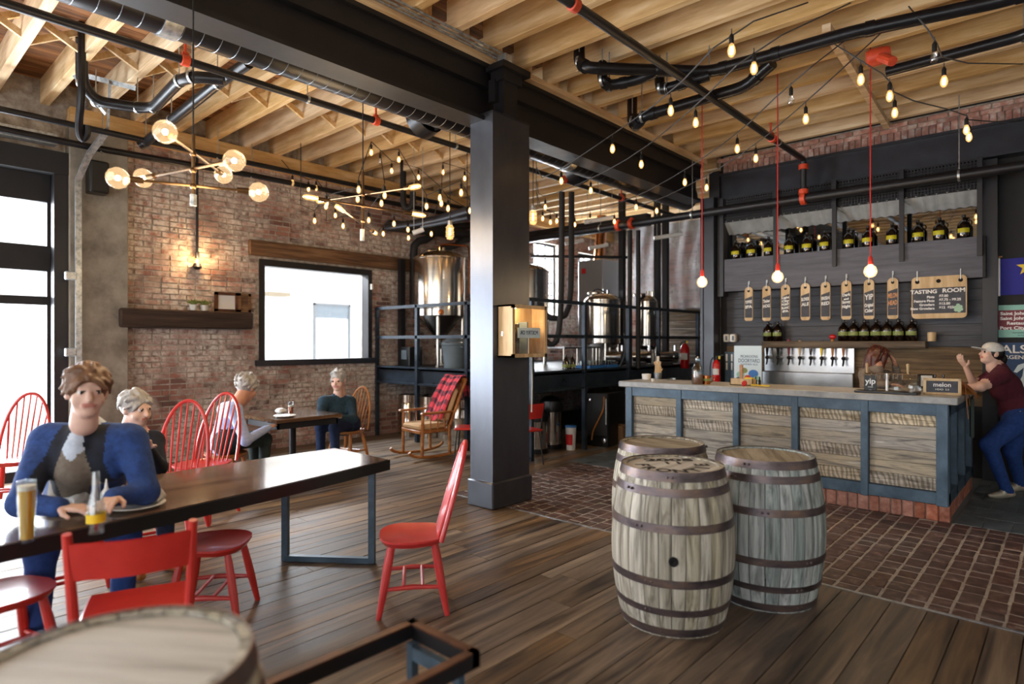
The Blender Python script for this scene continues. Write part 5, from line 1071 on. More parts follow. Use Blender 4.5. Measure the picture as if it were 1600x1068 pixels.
for k, u in enumerate((622, 645, 668, 690, 718)):
    q = ony(u, 640, 6.85); q.x = max(q.x, -8.76); t = thing('beer_keg', f'stainless beer keg under the platform, {ordn[k]} from the window wall', 'keg', (q.x, 6.9+.1*(k % 2), 0), 0, 'kegs under the platform')
    part('shell', MB().lathe([(0, .05), (.17, .05), (.195, .1), (.195, .2), (.2, .215), (.195, .23), (.195, .38), (.2, .395), (.195, .41), (.195, .52), (.17, .58), (.06, .6), (0, .6)], 24), m_stain, t, local=True)
    part('collar', MB().lathe([(.175, .56), (.185, .56), (.185, .69), (.175, .69)], 24), m_stain, t, local=True); part('foot_ring', MB().lathe([(.175, 0), (.185, 0), (.185, .09), (.175, .09)], 24), m_stain, t, local=True)

# ---- pale building seen through the side window
X = -14.0; t = thing('exterior_building', 'overexposed white building seen through the side window', 'building', (X, 9, -.2))
part('wall', MB().bb(X-.3, X, 2.0, 16.0, -.2, 7), m_extwall, t)
a, b = onx(489, 473, X), onx(546, 566, X); part('window_frame', MB().bb(X, X+.06, a.y, a.y+.05, b.z, a.z).bb(X, X+.06, a.y, b.y, a.z-.05, a.z).bb(X, X+.06, b.y-.05, b.y, b.z, a.z), m_extframe, t)
c = onx(489, 496, X); part('window_head', MB().bb(X, X+.03, a.y+.05, b.y-.05, c.z, a.z-.05), m_extpane, t)
a, b = onx(412, 456, X), onx(446, 464, X); part('eave', MB().bb(X, X+.25, a.y, b.y, b.z, a.z), m_exteave, t)
# ================================================================ BARRELS
BH = .9
def br_r(z): return .293+.062*(1-((z-BH/2)/(BH/2))**2)
def barrel(loc, label, woodm, rz, letters=False, bung=False):
    t = thing('whisky_barrel', label, 'barrel', loc, rz); ns = 26; pos = [0]; wd = [random.uniform(.75, 1.25) for _ in range(ns)]; tot = sum(wd)
    kinds = {}
    a = 0
    for i in range(ns):
        da = wd[i]/tot*2*math.pi; g_ = .007
        mb = MB(); K = 12; n = 3
        for q in range(K+1):
            z = BH*q/K; r = br_r(z); ri = r-.028
            for s_ in range(n+1): an = g_+(da-2*g_)*s_/n; e = -.003 if s_ in (0, n) else 0; mb.v.append(((r+e)*math.cos(an), (r+e)*math.sin(an), z))
            for s_ in range(n, -1, -1): an = g_+(da-2*g_)*s_/n; mb.v.append((ri*math.cos(an), ri*math.sin(an), z))
        m2 = 2*(n+1)
        for q in range(K): mb.f += [(q*m2+s_, q*m2+(s_+1) % m2, (q+1)*m2+(s_+1) % m2, (q+1)*m2+s_) for s_ in range(m2)]
        mb.f += [tuple(range(m2-1, -1, -1)), tuple(range(K*m2, K*m2+m2))]; mb.m = [0]*len(mb.f)
        inst('stave', mesh_of('stave', mb, woodm, 40), t, (0,0,0), (0,0,a)); a += da
    for z0, z1 in ((.855, .905), (.775, .82), (.585, .63), (.29, .335), (.13, .168), (.01, .055)):
        ro = [br_r(z0)+.003, br_r(z1)+.003]
        part('hoop', MB().lathe([(ro[0]-.004, z0), (ro[0], z0), (ro[1], z1), (ro[1]-.004, z1)], 44, close=True), m_hoop, t, local=True)
        a0 = random.uniform(3.6, 5.4)
        for q in (0, .09): part('rivet', MB().sph(((ro[0]+.001)*math.cos(a0+q), (ro[0]+.001)*math.sin(a0+q), (z0+z1)/2), .008, 8, 5), m_hoop, t, local=True)
    hd_ = part('head', MB().lathe([(0, BH-.04), (br_r(BH)-.027, BH-.04), (br_r(BH)-.027, BH-.028), (0, BH-.028)], 36), m_under, t, local=True)
    R = br_r(BH)-.028; e = [-R, -.19, -.095, .0, .1, .2, R]
    for i in range(6):
        x0, x1 = e[i]+.001, e[i+1]-.001; P = []
        xs_ = [x0+(x1-x0)*k/5 for k in range(6)]; yy = [math.sqrt(max(0, R*R-x*x)) for x in xs_]
        poly = [(x, -y) for x, y in zip(xs_, yy)]+[(x, y) for x, y in zip(reversed(xs_), reversed(yy))]
        poly = [p for k, p in enumerate(poly) if k == 0 or (abs(p[0]-poly[k-1][0])+abs(p[1]-poly[k-1][1])) > 1e-5]
        part('head_board', MB().prism(poly, BH-.03, BH-.009+random.uniform(-.0008, .0008)), m_headw if (bung or rz == 2.2) else m_head, hd_, local=True, smooth=0)
    if bung: part('bung_hole', MB().lathe([(.0, 0), (.026, 0), (.026, .012), (.02, .014), (0, .006)], 16, ((br_r(.44)-.004)*math.cos(bung), (br_r(.44)-.004)*math.sin(bung), .44), (math.cos(bung), math.sin(bung), 0)), m_under, t, local=True)
    return t
fb = Vector((-1.765, 3.35, 0)); cam_a = math.atan2(-fb.y, -fb.x)
t = barrel(fb, 'weathered oak barrel with stencilled head, in front of the other two', m_stave, 0, bung=cam_a+.02)
# stencilled writing on the head of the front barrel, readable from the front
zh = BH-.0075; back = Vector((Fw[0], Fw[1], 0)); side = Vector((Rt[0], Rt[1], 0)); ctr = Vector((fb.x, fb.y, zh))
text('2005', .10, m_ink, t, ctr+back*.15+side*.02, side, back, bold=.004, fit=.30); text('11', .085, m_ink, t, ctr+back*.055+side*.02, side, back, bold=.004, space=1.6)
for k, ch in enumerate('FRONTIE'):
    a = math.radians(-90+(k-3)*30); d = side*math.cos(a)+back*math.sin(a)
    text(ch, .115, m_ink, t, ctr+d*.18, Vector((0,0,1)).cross(d)*1.0, -d, bold=.003)
barrel(Vector((-1.475, 4.04, 0)), 'blue-grey weathered barrel standing at the right of the trio', m_staveb, .5)
barrel(Vector((-2.20, 4.02, 0)), 'oak barrel at the back of the trio, mostly hidden behind the stencilled one', m_stave, 1.4)
barrel(Vector((-1.60, .42, 0)), 'oak barrel cut off by the bottom edge beside the red chair', m_stave, 2.2)
# ================================================================ CHAIRS
def windsor(label, loc, rz, sc=1.0, mat=None, cat='chair', back=True):
    mat = mat or m_redpink; t = thing('windsor_chair' if back else 'wooden_stool', label, cat, loc, rz, 'red windsor chairs' if back else 'red stools'); sh_ = .445
    n = 24; ol = []
    for i in range(n):
        a = 2*math.pi*i/n; c, s_ = math.cos(a), math.sin(a); ol.append((.215*math.copysign(abs(c)**.75, c)*(1.0 if s_ > 0 else .93), .205*math.copysign(abs(s_)**.75, s_)))
    mb = MB(); mb.v = [(x*.9, y*.9, sh_-.04) for x, y in ol]+[(x, y, sh_-.012) for x, y in ol]+[(x, y, sh_) for x, y in ol]+[(x*.82, y*.82, sh_-.012) for x, y in ol]+[(0, 0, sh_-.018)]
    for l_ in range(3): mb.f += [(l_*n+i, l_*n+(i+1) % n, (l_+1)*n+(i+1) % n, (l_+1)*n+i) for i in range(n)]
    mb.f += [(3*n+i, 3*n+(i+1) % n, 4*n) for i in range(n)]+[tuple(range(n-1, -1, -1))]; mb.m = [0]*len(mb.f)
    part('seat', mb, mat, t, local=True)
    L = {}
    for sx in (-1, 1):
        for sy in (-1, 1):
            a, b = Vector((sx*.13, sy*.12, sh_-.02)), Vector((sx*.195, sy*.2, 0)); L[sx, sy] = (a, b)
            part('leg', MB().tube([a, a.lerp(b, .25), a.lerp(b, .55), a.lerp(b, .8), b], [.018, .022, .024, .02, .015], 10), mat, t, local=True)
    for sx in (-1, 1): part('stretcher', MB().tube([L[sx, 1][0].lerp(L[sx, 1][1], .62), (sx*.168, 0, .17), L[sx, -1][0].lerp(L[sx, -1][1], .62)], [.011, .016, .011], 8), mat, t, local=True)
    for yy in (-.055, .055): part('stretcher', MB().cyl((-.165, yy, .17), (.165, yy, .17), .011, n=8), mat, t, local=True)
    if not back: return t
    def bow(a):  # arch of the back
        x = .195*math.cos(a)*(1-.05*math.sin(a)); h = math.sin(a)**.75 if math.sin(a) > 0 else 0
        return Vector((x, -.165-.16*h, sh_-.01+.56*h))
    part('bow_back', MB().tube([bow(math.pi*i/20) for i in range(21)], .0145, 8), mat, t, local=True)
    for k in range(7):
        x = -.135+.045*k; a = math.acos(max(-1, min(1, x*1.12/.19))); p = bow(a); part('spindle', MB().tube([(x*.85, -.15, sh_-.01), ((x*.85+p.x)/2, (-.15+p.y)/2, (sh_+p.z)/2), p], [.007, .0095, .006], 6), mat, t, local=True)
    t.scale = (sc, sc, sc); return t
windsor('red spindle-back chair standing alone between table end and barrels', (-3.03, 2.42, 0), face(-.62, -.78))
windsor('red bow-back chair with open spindles facing the room behind the long table', (-5.60, 1.92, 0), face(.75, -.62), 1.1)
windsor('red bow-back chair just behind another, beside the man in light blue', (-6.0, 2.32, 0), face(.55, -.82), 1.12, m_red)
windsor('red chair cut off by the picture edge in front of the garage door', (-7.6, 1.18, 0), face(.8, -.5), 1.1, m_red)
windsor('red spindle-back chair under the man in the navy jacket', (-4.55, 1.02, 0), face(1, -.1), 1.0, m_red)
windsor('red wooden stool standing below the middle of the long table', (-3.78, 1.52, 0), face(.6, .7), 1.0, m_red, 'stool', False)
windsor('red wooden stool below the long table at the picture edge', (-3.74, .52, 0), face(1, .2), 1.0, m_red, 'stool', False)
windsor('plain brown wooden chair under the man in dark teal', (-7.22, 4.66, 0), face(.35, -1), 1.0, m_rockw)
a = atd(220, 700, 4.6); windsor('red chair under the guest in the dark vest', (a.x, a.y, 0), face(.9, -.1), 1.0, m_red)
windsor('brown wooden stool under the man in light blue', (-6.70, 2.82, 0), face(0, 1), 1.0, m_rockw, 'stool', False)
def ladder(label, loc, rz):
    t = thing('slat_back_chair', label, 'chair', loc, rz)
    part('seat', MB().bev((0, 0, .435), (.42, .42, .035), .01), m_red, t, local=True)
    for sx in (-1, 1):
        part('rear_post', MB().tube([(sx*.205, -.2, 0), (sx*.205, -.19, .43), (sx*.215, -.21, .65), (sx*.222, -.25, .86)], [.017, .021, .02, .018], 10, smooth=1), m_red, t, local=True)
        part('front_leg', MB().tube([(sx*.185, .19, .43), (sx*.195, .2, 0)], [.021, .016], 10), m_red, t, local=True)
        part('stretcher', MB().cyl((sx*.2, -.19, .2), (sx*.19, .2, .2), .011, n=8), m_red, t, local=True)
    part('stretcher', MB().cyl((-.19, .19, .26), (.19, .19, .26), .011, n=8), m_red, t, local=True)
    part('back_slat', MB().grid(lambda a, b: (-.215+.43*a, -.21-.035*b-.045*math.sin(math.pi*a), .665+.155*b), 14, 4).grid(lambda a, b: (-.215+.43*(1-a), -.226-.035*b-.045*math.sin(math.pi*a), .665+.155*b), 14, 4), m_red, t, local=True)
    return t
ladder('red chair with one wide curved back slat, nearest the long table edge', (-3.10, .92, 0), face(-.93, .36))
def stoolchair(label, p, rz):
    t = thing('metal_leg_chair', label, 'chair', p, rz, 'red chairs behind the column')
    part('seat', MB().bev((0, 0, .46), (.4, .4, .03), .012), m_red, t, local=True); part('backrest', MB().grid(lambda a, b: (-.19+.38*a, -.2-.05*b-.03*math.sin(math.pi*a), .62+.2*b), 10, 3), m_red, t, local=True)
    for sx in (-1, 1):
        for sy in (-1, 1): part('leg', MB().cyl((sx*.16, sy*.16, .45), (sx*.2, sy*.2, 0), .009, n=8), m_black, t, local=True)
        part('back_post', MB().tube([(sx*.17, -.17, .45), (sx*.18, -.2, .62), (sx*.18, -.25, .82)], .009, 6), m_black, t, local=True)
    return t
a = atd(735, 650, 8.4); stoolchair('red chair with thin metal legs partly behind the boxed column', (a.x, a.y, 0), face(-.6, -.5))
a = atd(816, 650, 8.2); stoolchair('second red chair almost hidden behind the boxed column', (a.x, a.y, 0), face(-.9, .2))
# ---- rocking chair with plaid blanket
a = atd(667, 690, 8.8); rl = Vector((a.x, a.y, 0)); t = thing('rocking_chair', 'wooden rocking chair with tan cushions below the platform railing', 'chair', rl, face(-.12, -1))
for sx in (-1, 1):
    part('rocker', MB().tube([(sx*.25, .42*math.cos(math.pi*(i/12))*1.05, .03+.10*(abs(i-6)/6)**2) for i in range(13)], .022, 8), m_rockw, t, local=True)
    for yy, zt in ((.24, .62), (-.22, .45)): part('leg', MB().cyl((sx*.25, yy, .05), (sx*.25, yy*.95, zt), .022, n=10), m_rockw, t, local=True)
    part('armrest', MB().bev((sx*.29, .02, .64), (.08, .52, .03), .012), m_rockw, t, local=True)
    part('back_post', MB().cyl((sx*.23, -.22, .4), (sx*.23, -.52, 1.08), .022, n=10), m_rockw, t, local=True)
    for k in range(3): part('arm_spindle', MB().cyl((sx*.27, -.12+.12*k, .4), (sx*.29, -.12+.12*k, .63), .009, n=6), m_rockw, t, local=True)
for k in range(5): part('back_slat', MB().beam((-.16+.08*k, -.24, .42), (-.16+.08*k, -.5, 1.03), .04, .012), m_rockw, t, local=True)
part('seat_frame', MB().bev((0, .02, .38), (.5, .5, .05), .01), m_rockw, t, local=True); part('seat_cushion', MB().bev((0, .03, .44), (.46, .48, .09), .03), m_cush, t, local=True); part('crest_rail', MB().beam((-.25, -.5, 1.06), (.25, -.5, 1.06), .03, .07), m_rockw, t, local=True)
part('back_cushion', MB().bev((0, -.3, .72), (.42, .08, .5), .03, M=Matrix.Rotation(math.radians(22), 3, 'X')), m_cush, t, local=True)
mb = MB(); path = [(-.10, .52), (-.19, .68), (-.28, .86), (-.37, 1.03), (-.45, 1.13), (-.54, 1.13), (-.60, 1.0), (-.61, .8)]
def blk(a, b):
    k = b*(len(path)-1); i = min(int(k), len(path)-2); f_ = k-i; y = path[i][0]*(1-f_)+path[i+1][0]*f_; z = path[i][1]*(1-f_)+path[i+1][1]*f_
    return (-.22+.44*a+.015*math.sin(b*9), y+.014*math.sin(a*14+b*3), z+.03*math.sin(a*9)*(.4 if .3 < b < .75 else 1))
rl2 = thing('plaid_blanket', 'red and black plaid blanket draped over the rocking chair', 'blanket', rl, face(-.12, -1))
bo = part('cloth', mb.grid(blk, 20, 28), m_plaid, rl2, local=True, smooth=80); uv = bo.data.uv_layers.new(name='UVMap')
for lp in bo.data.loops: i = lp.vertex_index; uv.data[lp.index].uv = ((i // 29)/20, (i % 29)/28)
# ================================================================ TABLES
tb = thing('long_table', 'long boat-shaped wooden table with a black steel edge', 'table', (-4.1, .95, 0))
def hw(y): q = (y-.95)/1.83; return .37+.12*(1-q*q)
def cxt(y): return -3.86-.105*(y-.3)
ys = [-.88+3.66*i/24 for i in range(25)]; poly = [(cxt(y)+hw(y), y) for y in ys]+[(cxt(y)-hw(y), y) for y in reversed(ys)]
part('tabletop', MB().prism([(cxt(y)+(x-cxt(y))*.975, .95+(y-.95)*.992) for x, y in poly], .70, .752), m_table, tb, smooth=0)
part('edge_band', MB().prism(poly, .675, .748), m_blackp, tb, smooth=0)
for s_, ye in ((1, 2.66), (-1, -.76)):
    A_, B2 = Vector((cxt(ye)+.30, ye, 0)), Vector((cxt(ye)-.22, ye-.40*s_, 0))
    for q in (A_, B2): part('leg', MB().box((q.x, q.y, .34), (.045, .045, .67), .7), m_steelblue, tb)
    part('foot_bar', MB().beam((A_.x, A_.y, .022), (B2.x, B2.y, .022), .045, .04), m_steelblue, tb); part('top_bar', MB().beam((A_.x, A_.y, .655), (B2.x, B2.y, .655), .045, .03), m_steelblue, tb)
TZ = .7525
def ot(u, v): return onz(u, v, TZ)
def pint(p, label, h, beer, lvl):
    t = thing('beer_glass', label, 'glass', p); r0, r1 = .028, .038
    part('glass', MB().lathe([(0, 0), (r0, 0), (r1, h), (r1-.003, h), (r0-.003, .012), (0, .012)], 18), m_glass, t, local=True)
    ri = lambda z: (r0-.004)+(r1-r0)*z/h
    part('beer', MB().lathe([(0, .014), (ri(.014), .014), (ri(h*lvl), h*lvl), (0, h*lvl)], 16), beer, t, local=True); part('foam', MB().lathe([(0, h*lvl), (ri(h*lvl), h*lvl), (ri(h*lvl+.02), h*lvl+.02), (0, h*lvl+.024)], 16), m_foam, t, local=True)
pint(ot(42, 846), 'tall glass of golden beer at the near edge of the long table', .265, m_beer, .85)
pint(ot(214, 758), 'glass of amber ale on the long table beyond the plates', .16, m_amber, .5)
def plate(p, label, r=.125):
    t = thing('plate', label, 'plate', p, 0, 'white plates on the long table'); part('dish', MB().lathe([(0, 0), (r*.6, 0), (r, .018), (r*.99, .022), (r*.6, .006), (0, .006)], 28), m_white, t, local=True)
plate(ot(108, 795), 'white plate beside the carafe, nearer the beer glass'); plate(ot(212, 792), 'white plate with a dark bowl on the long table', .14)
p = ot(208, 788); p.z += .0065; solo('dip_bowl', MB().lathe([(0, 0), (.035, 0), (.055, .035), (.048, .035), (.03, .006), (0, .006)], 20, p), m_plastic, 'small dark bowl standing on the white plate', 'bowl')
p = ot(120, 786); p.z += .0065
for k, (u, v, lb) in enumerate(((120, 788, 'crumpled white napkin on the plate by the carafe'), (240, 786, 'crumpled white napkin on the plate with the dark bowl'), (180, 775, 'crumpled white napkin lying between the two plates'))):
    p = ot(u, v); p.z += .004+.003*(k != 2); mb = MB().sph((0, 0, .035), (.06, .05, .035), 12, 8); mb.v = [(x*(1+.25*math.sin(9*y*20+k)), y*(1+.25*math.cos(150*x)), max(0, z*(1+.3*math.sin(130*x+90*y)))) for x, y, z in mb.v]; mb.v = [tuple(Vector(q)+p) for q in mb.v]
    solo('napkin', mb, m_wpaint, lb, 'napkin', 'napkins on the long table', smooth=0)
p = ot(150, 832); t = thing('water_carafe', 'tall clear glass bottle standing on the long table', 'bottle', p); part('glass', MB().lathe([(0, 0), (.035, 0), (.038, .12), (.018, .2), (.016, .28), (.013, .28), (.015, .2), (.034, .12), (.03, .01), (0, .01)], 18), m_glass, t, local=True); part('label', MB().lathe([(.0385, .05), (.0388, .05), (.0388, .09), (.0385, .09)], 16), m_yellow, t, local=True)
p = ot(166, 800); t = thing('sauce_squeeze_bottle', 'pale squeeze bottle next to the tall glass bottle', 'bottle', p); part('bottle', MB().lathe([(0, 0), (.025, 0), (.026, .1), (.012, .12), (0, .12)], 14), m_white, t, local=True); part('nozzle', MB().lathe([(.01, .12), (.003, .17), (0, .17)], 10), m_white, t, local=True)
# small round-cornered table further back
t = thing('square_table', 'dark table near the brick wall where two men sit', 'table', (-6.95, 3.72, 0), 0)
part('tabletop', MB().bev((0, 0, .735), (.85, .85, .045), .01), m_table, t, local=True); part('pedestal', MB().cyl((0, 0, .02), (0, 0, .71), .04, n=12), m_black, t, local=True); part('base', MB().lathe([(0, 0), (.3, 0), (.3, .02), (.05, .04)], 20), m_black, t, local=True); part('apron', MB().bb(-.38, .38, -.38, -.36, .64, .71).bb(-.38, .38, .36, .38, .64, .71).bb(-.38, -.36, -.38, .38, .64, .71).bb(.36, .38, -.38, .38, .64, .71), m_black, t, local=True)
TZ2 = .7585
for k, (dx, dy, lb) in enumerate(((.05, -.05, 'glass of amber ale on the dark table near the brick wall'), )):
    pint(Vector((-6.95+dx, 3.72+dy, TZ2)), lb, .15, m_amber, .6)
t = thing('plate', 'white plate on the dark table near the brick wall', 'plate', (-6.72, 3.5, TZ2)); part('dish', MB().lathe([(0, 0), (.08, 0), (.125, .018), (.124, .022), (.08, .006), (0, .006)], 24), m_white, t, local=True)
p = Vector((-7.1, 3.65, TZ2)); solo('napkin', MB().bev(p+Vector((0, 0, .03)), (.14, .1, .06), .02), m_wpaint, 'folded white napkin on the dark table near the brick wall', 'napkin')
# ---- open steel frame at the bottom edge
t = thing('steel_bench_frame', 'open black steel frame with rust-brown top edge at the bottom', 'frame', (-1.79, 1.19, 0))
x0, x1, y0, y1, zt = -1.985, -1.60, .80, 1.585, .5
for b in ((x0, x0+.036, y0, y1), (x1-.036, x1, y0, y1), (x0, x1, y1-.036, y1), (x0, x1, y0, y0+.036)): part('frame_bar', MB().bb(*b, zt-.06, zt-.008), m_black, t)
for b in ((x0, x0+.036, y0, y1), (x1-.036, x1, y0, y1), (x0, x1, y1-.036, y1), (x0, x1, y0, y0+.036)): part('top_edge', MB().bb(*b, zt-.008, zt), m_rustwood, t)
for q in ((x0+.06, y1-.05), (x1-.06, y1-.05), (x0+.06, y0+.05), (x1-.06, y0+.05)): part('leg', MB().bb(q[0]-.016, q[0]+.016, q[1]-.016, q[1]+.016, 0, zt-.06), m_steelblue, t)
part('lower_bar', MB().bb(x0+.05, x1-.05, y1-.065, y1-.035, zt-.12, zt-.07), m_steelblue, t)
# ================================================================ LEFT WALL DECOR
a, b = onx(168, 500, -8.8), onx(386, 500, -8.8); t = solo('mantel_shelf', MB().bev((-8.87, (a.y+b.y)/2+.1, 1.925), (.26, b.y-a.y-.05, .24), .02), m_mantel, 'thick dark timber mantel shelf on the brick wall', 'shelf')
def picture(u0, u1, v0, v1, lb, fm, im):
    a, b = onx(u0, v0, -8.9), onx(u1, v1, -8.9); z0, z1 = 2.045, 2.045+(v1-v0)*8.4/966
    t = thing('picture_frame', lb, 'picture', (-8.9, (a.y+b.y)/2, z0)); part('frame', MB().bb(-8.93, -8.89, a.y, b.y, z0, z0+.04).bb(-8.93, -8.89, a.y, b.y, z1-.04, z1).bb(-8.93, -8.89, a.y, a.y+.04, z0, z1).bb(-8.93, -8.89, b.y-.04, b.y, z0, z1), fm, t); part('print', MB().bb(-8.93, -8.91, a.y+.04, b.y-.04, z0+.04, z1-.04), im, t)
picture(336, 372, 455, 487, 'reddish framed picture leaning on the mantel shelf', m_rustwood, m_wpaint); picture(372, 392, 455, 487, 'narrow dark frame beside the reddish picture', m_lintel, m_lintel)
for k, u in enumerate((303, 320)):
    q = onx(u, 487, -8.82); t = thing('potted_plant', f'small leafy plant on the mantel shelf, {("left", "right")[k]} of two', 'plant', (-8.84, q.y, 2.045)); part('pot', MB().lathe([(0, 0), (.04, 0), (.05, .08), (.042, .08), (.036, .01), (0, .01)], 14), m_wpaint, t, local=True)
    for i in range(14):
        an = i*2.4; ln = .08+.05*random.random(); c, s_ = math.cos(an), math.sin(an); part('leaf', MB().add([(0, 0, .07), (c*ln*.5-s_*.02, s_*ln*.5+c*.02, .12), (c*ln, s_*ln, .11+.05*random.random()), (c*ln*.5+s_*.02, s_*ln*.5-c*.02, .12)], [(0, 1, 2, 3)]), m_wlabel, t, local=True, smooth=0)
# door closer box on jamb and window tag
q = onx(583, 448, -8.95); solo('window_sensor', MB().bev((-8.94, 6.24, q.z), (.05, .04, .1), .006), m_white, 'small white sensor on the window frame', 'sensor')
# ---- display box on the column
bx = Vector((-4.155, 4.5, 1.70)); t = thing('display_box', 'lit shallow wooden display box mounted on the boxed column', 'display case', (-4.155, 4.56, 1.47))
yA, yB, zA, zB = 4.36, 4.88, 1.47, 1.98; D0, D1 = -4.154, -3.98
z1_ = 1.62+(534-477)*6.2/966
part('back', MB().bb(D0, D0+.008, yA, yB, zA, zB), m_grain, t)
part('side', MB().bb(D0, D1, yA, yA+.018, zA, zB), m_grain, t); part('side', MB().bb(D0, D1, yB-.018, yB, zA, zB), m_grain, t); part('top_board', MB().bb(D0, D1, yA, yB, zB-.018, zB), m_grain, t); part('bottom_board', MB().bb(D0, D1, yA, yB, zA, zA+.018), m_grain, t)
part('door_frame', MB().bb(D1, D1+.02, yA, yA+.035, zA, zB).bb(D1, D1+.02, yB-.035, yB, zA, zB).bb(D1, D1+.02, yA, yB, zB-.035, zB).bb(D1, D1+.02, yA, yB, zA, zA+.035), m_grain, t); part('door_glass', MB().bb(D1+.006, D1+.01, yA+.03, yB-.03, zA+.03, zB-.03), m_pane, t)
part('latch', MB().bb(D0+.05, D0+.07, yA-.006, yA, 1.68, 1.72), m_chrome, t); part('power_cord', MB().tube([(D0+.02, yB-.04, zA), (D0+.02, yB-.03, 1.2), (D0+.03, yB-.05, .9)], .008, 6), m_wpaint, t)
lm = part('puck_lamp', MB().cyl((-4.08, 4.5, zB-.02), (-4.08, 4.5, zB-.03), .03, n=12), m_bulbhot, t)
l = bpy.data.lights.new('display_light', 'POINT'); l.energy = 1.6; l.color = (1, .78, .45); l.shadow_soft_size = .03; lo = bpy.data.objects.new('display_light', l); C.objects.link(lo); lo.parent = t; lo.location = (.075, -.06, .45)
t = thing('poetry_card', 'pale card reading POETRY OR in mirror writing inside the display box', 'card', (-4.0, 4.68, zA+.02)); part('card', MB().bb(-4.004, -4.0, 4.48, 4.82, 1.66, 1.76), m_skyp, t); part('stand', MB().cyl((-4.01, 4.65, zA+.02), (-4.01, 4.65, 1.66), .004, n=6), m_white, t)
text('POETRY OR', .055, m_navyp, t, (-3.999, 4.65, 1.71), (0, -1, 0), (0, 0, 1), fit=.27, bold=.001)
for k, (y_, h, m_) in enumerate(((4.45, .26, m_wpaint), (4.53, .31, m_blackp), (4.66, .33, m_plastic))): solo('booklet', MB().bev((-4.09, y_, zA+.019+h/2), (.12, .018, h), .003), m_, f'thin upright booklet in the display box, {ordn[k]} from the front corner', 'book', 'booklets in the display box')
# ================================================================ PEOPLE: bodies grown from a distance field, one continuous surface each
def nrm(v): v = np.asarray(v, float); return v/np.linalg.norm(v)
def caps(a, b, ra, rb, tg): return ('c', np.array(a, float), np.array(b, float), ra, rb, tg)
def ell(c, r, tg, fr=None): return ('e', np.array(c, float), np.array(r, float), np.eye(3) if fr is None else np.array(fr, float), tg)
def prim_d(p, P):
    if p[0] == 'c':
        ab = p[2]-p[1]; L = ab@ab+1e-12; q = P-p[1]; t = np.clip((q@ab)/L, 0, 1); return np.linalg.norm(q-t[..., None]*ab, axis=-1)-(p[3]+(p[4]-p[3])*t)
    q = (P-p[1])@p[3].T; k0 = np.linalg.norm(q/p[2], axis=-1); k1 = np.linalg.norm(q/p[2]**2, axis=-1)+1e-9; return k0*(k0-1)/k1
def prim_bb(p):
    if p[0] == 'c': r = max(p[3], p[4]); return np.minimum(p[1], p[2])-r, np.maximum(p[1], p[2])+r
    r = p[2].max(); return p[1]-r, p[1]+r
def sdf_mesh(prims, h, k, cut=()):
    bb = [prim_bb(p) for p in prims]; lo = np.min([b[0] for b in bb], 0)-3*h; hi = np.max([b[1] for b in bb], 0)+3*h
    n = np.ceil((hi-lo)/h).astype(int)+1; Fd = np.full(n, 1.0); best = np.full(n, 1e3); tg = np.zeros(n, np.int8)
    ax = [lo[i]+h*np.arange(n[i]) for i in range(3)]
    for p, b in zip(prims, bb):
        m = k+3*h; i0 = np.maximum(0, np.floor((b[0]-m-lo)/h).astype(int)); i1 = np.minimum(n, np.ceil((b[1]+m-lo)/h).astype(int)+1); sl = tuple(slice(a, c) for a, c in zip(i0, i1))
        G = np.stack(np.meshgrid(*[ax[i][sl[i]] for i in range(3)], indexing='ij'), -1); d = prim_d(p, G); f = Fd[sl]
        hh = np.clip(.5+.5*(f-d)/k, 0, 1); Fd[sl] = f*(1-hh)+d*hh-k*hh*(1-hh); w = d < best[sl]; tg[sl] = np.where(w, p[-1], tg[sl]); best[sl] = np.where(w, d, best[sl])
    if cut:
        G = np.stack(np.meshgrid(*ax, indexing='ij'), -1)
        for p in cut: Fd = np.maximum(Fd, -prim_d(p, G) if not callable(p) else p(G))
    return surf_net(Fd, tg, lo, h)
def surf_net(Fd, tg, lo, h):
    I = Fd < 0; n = Fd.shape; c = np.zeros([x-1 for x in n], np.int8)
    for dx in (0, 1):
        for dy in (0, 1):
            for dz in (0, 1): c += I[dx:n[0]-1+dx, dy:n[1]-1+dy, dz:n[2]-1+dz]
    act = (c > 0) & (c < 8); idx = -np.ones(c.shape, np.int64); cells = np.argwhere(act); idx[act] = np.arange(len(cells))
    acc = np.zeros((len(cells), 3)); cnt = np.zeros(len(cells)); cr = [(a, b, d) for a in (0, 1) for b in (0, 1) for d in (0, 1)]
    for a in cr:
        for ax_ in range(3):
            if a[ax_]: continue
            b = list(a); b[ax_] = 1; A = cells+np.array(a); B = cells+np.array(b); fa, fb = Fd[tuple(A.T)], Fd[tuple(B.T)]; m = (fa < 0) != (fb < 0)
            t = np.where(m, fa/(fa-fb+1e-12), 0); p = np.array(a)+t[:, None]*(np.array(b)-np.array(a)); acc[m] += p[m]; cnt[m] += 1
    V = lo+h*(cells+acc/np.maximum(cnt, 1)[:, None]); T = tg[tuple(cells.T)]; Q = []
    for ax_ in range(3):
        u, v = (ax_+1) % 3, (ax_+2) % 3; sl0 = [slice(1, -1)]*3; sl1 = [slice(1, -1)]*3; sl0[ax_] = slice(0, -1); sl1[ax_] = slice(1, None)
        a, b = I[tuple(sl0)], I[tuple(sl1)]; e = np.argwhere(a != b)+np.array([0 if i == ax_ else 1 for i in range(3)]); s_ = I[tuple(e.T)]
        du, dv = np.eye(3, dtype=int)[u], np.eye(3, dtype=int)[v]; q = np.stack([idx[tuple((e-x).T)] for x in (du+dv, dv, 0*du, du)], 1); q[~s_] = q[~s_][:, ::-1]; Q.append(q)
    Q = np.concatenate(Q); return V, Q[(Q >= 0).all(1)], T
def join(parts_):
    V, Q, T, o = [], [], [], 0
    for v, q, t in parts_: V.append(v); Q.append(q+o); T.append(t); o += len(v)
    return np.concatenate(V), np.concatenate(Q), np.concatenate(T)
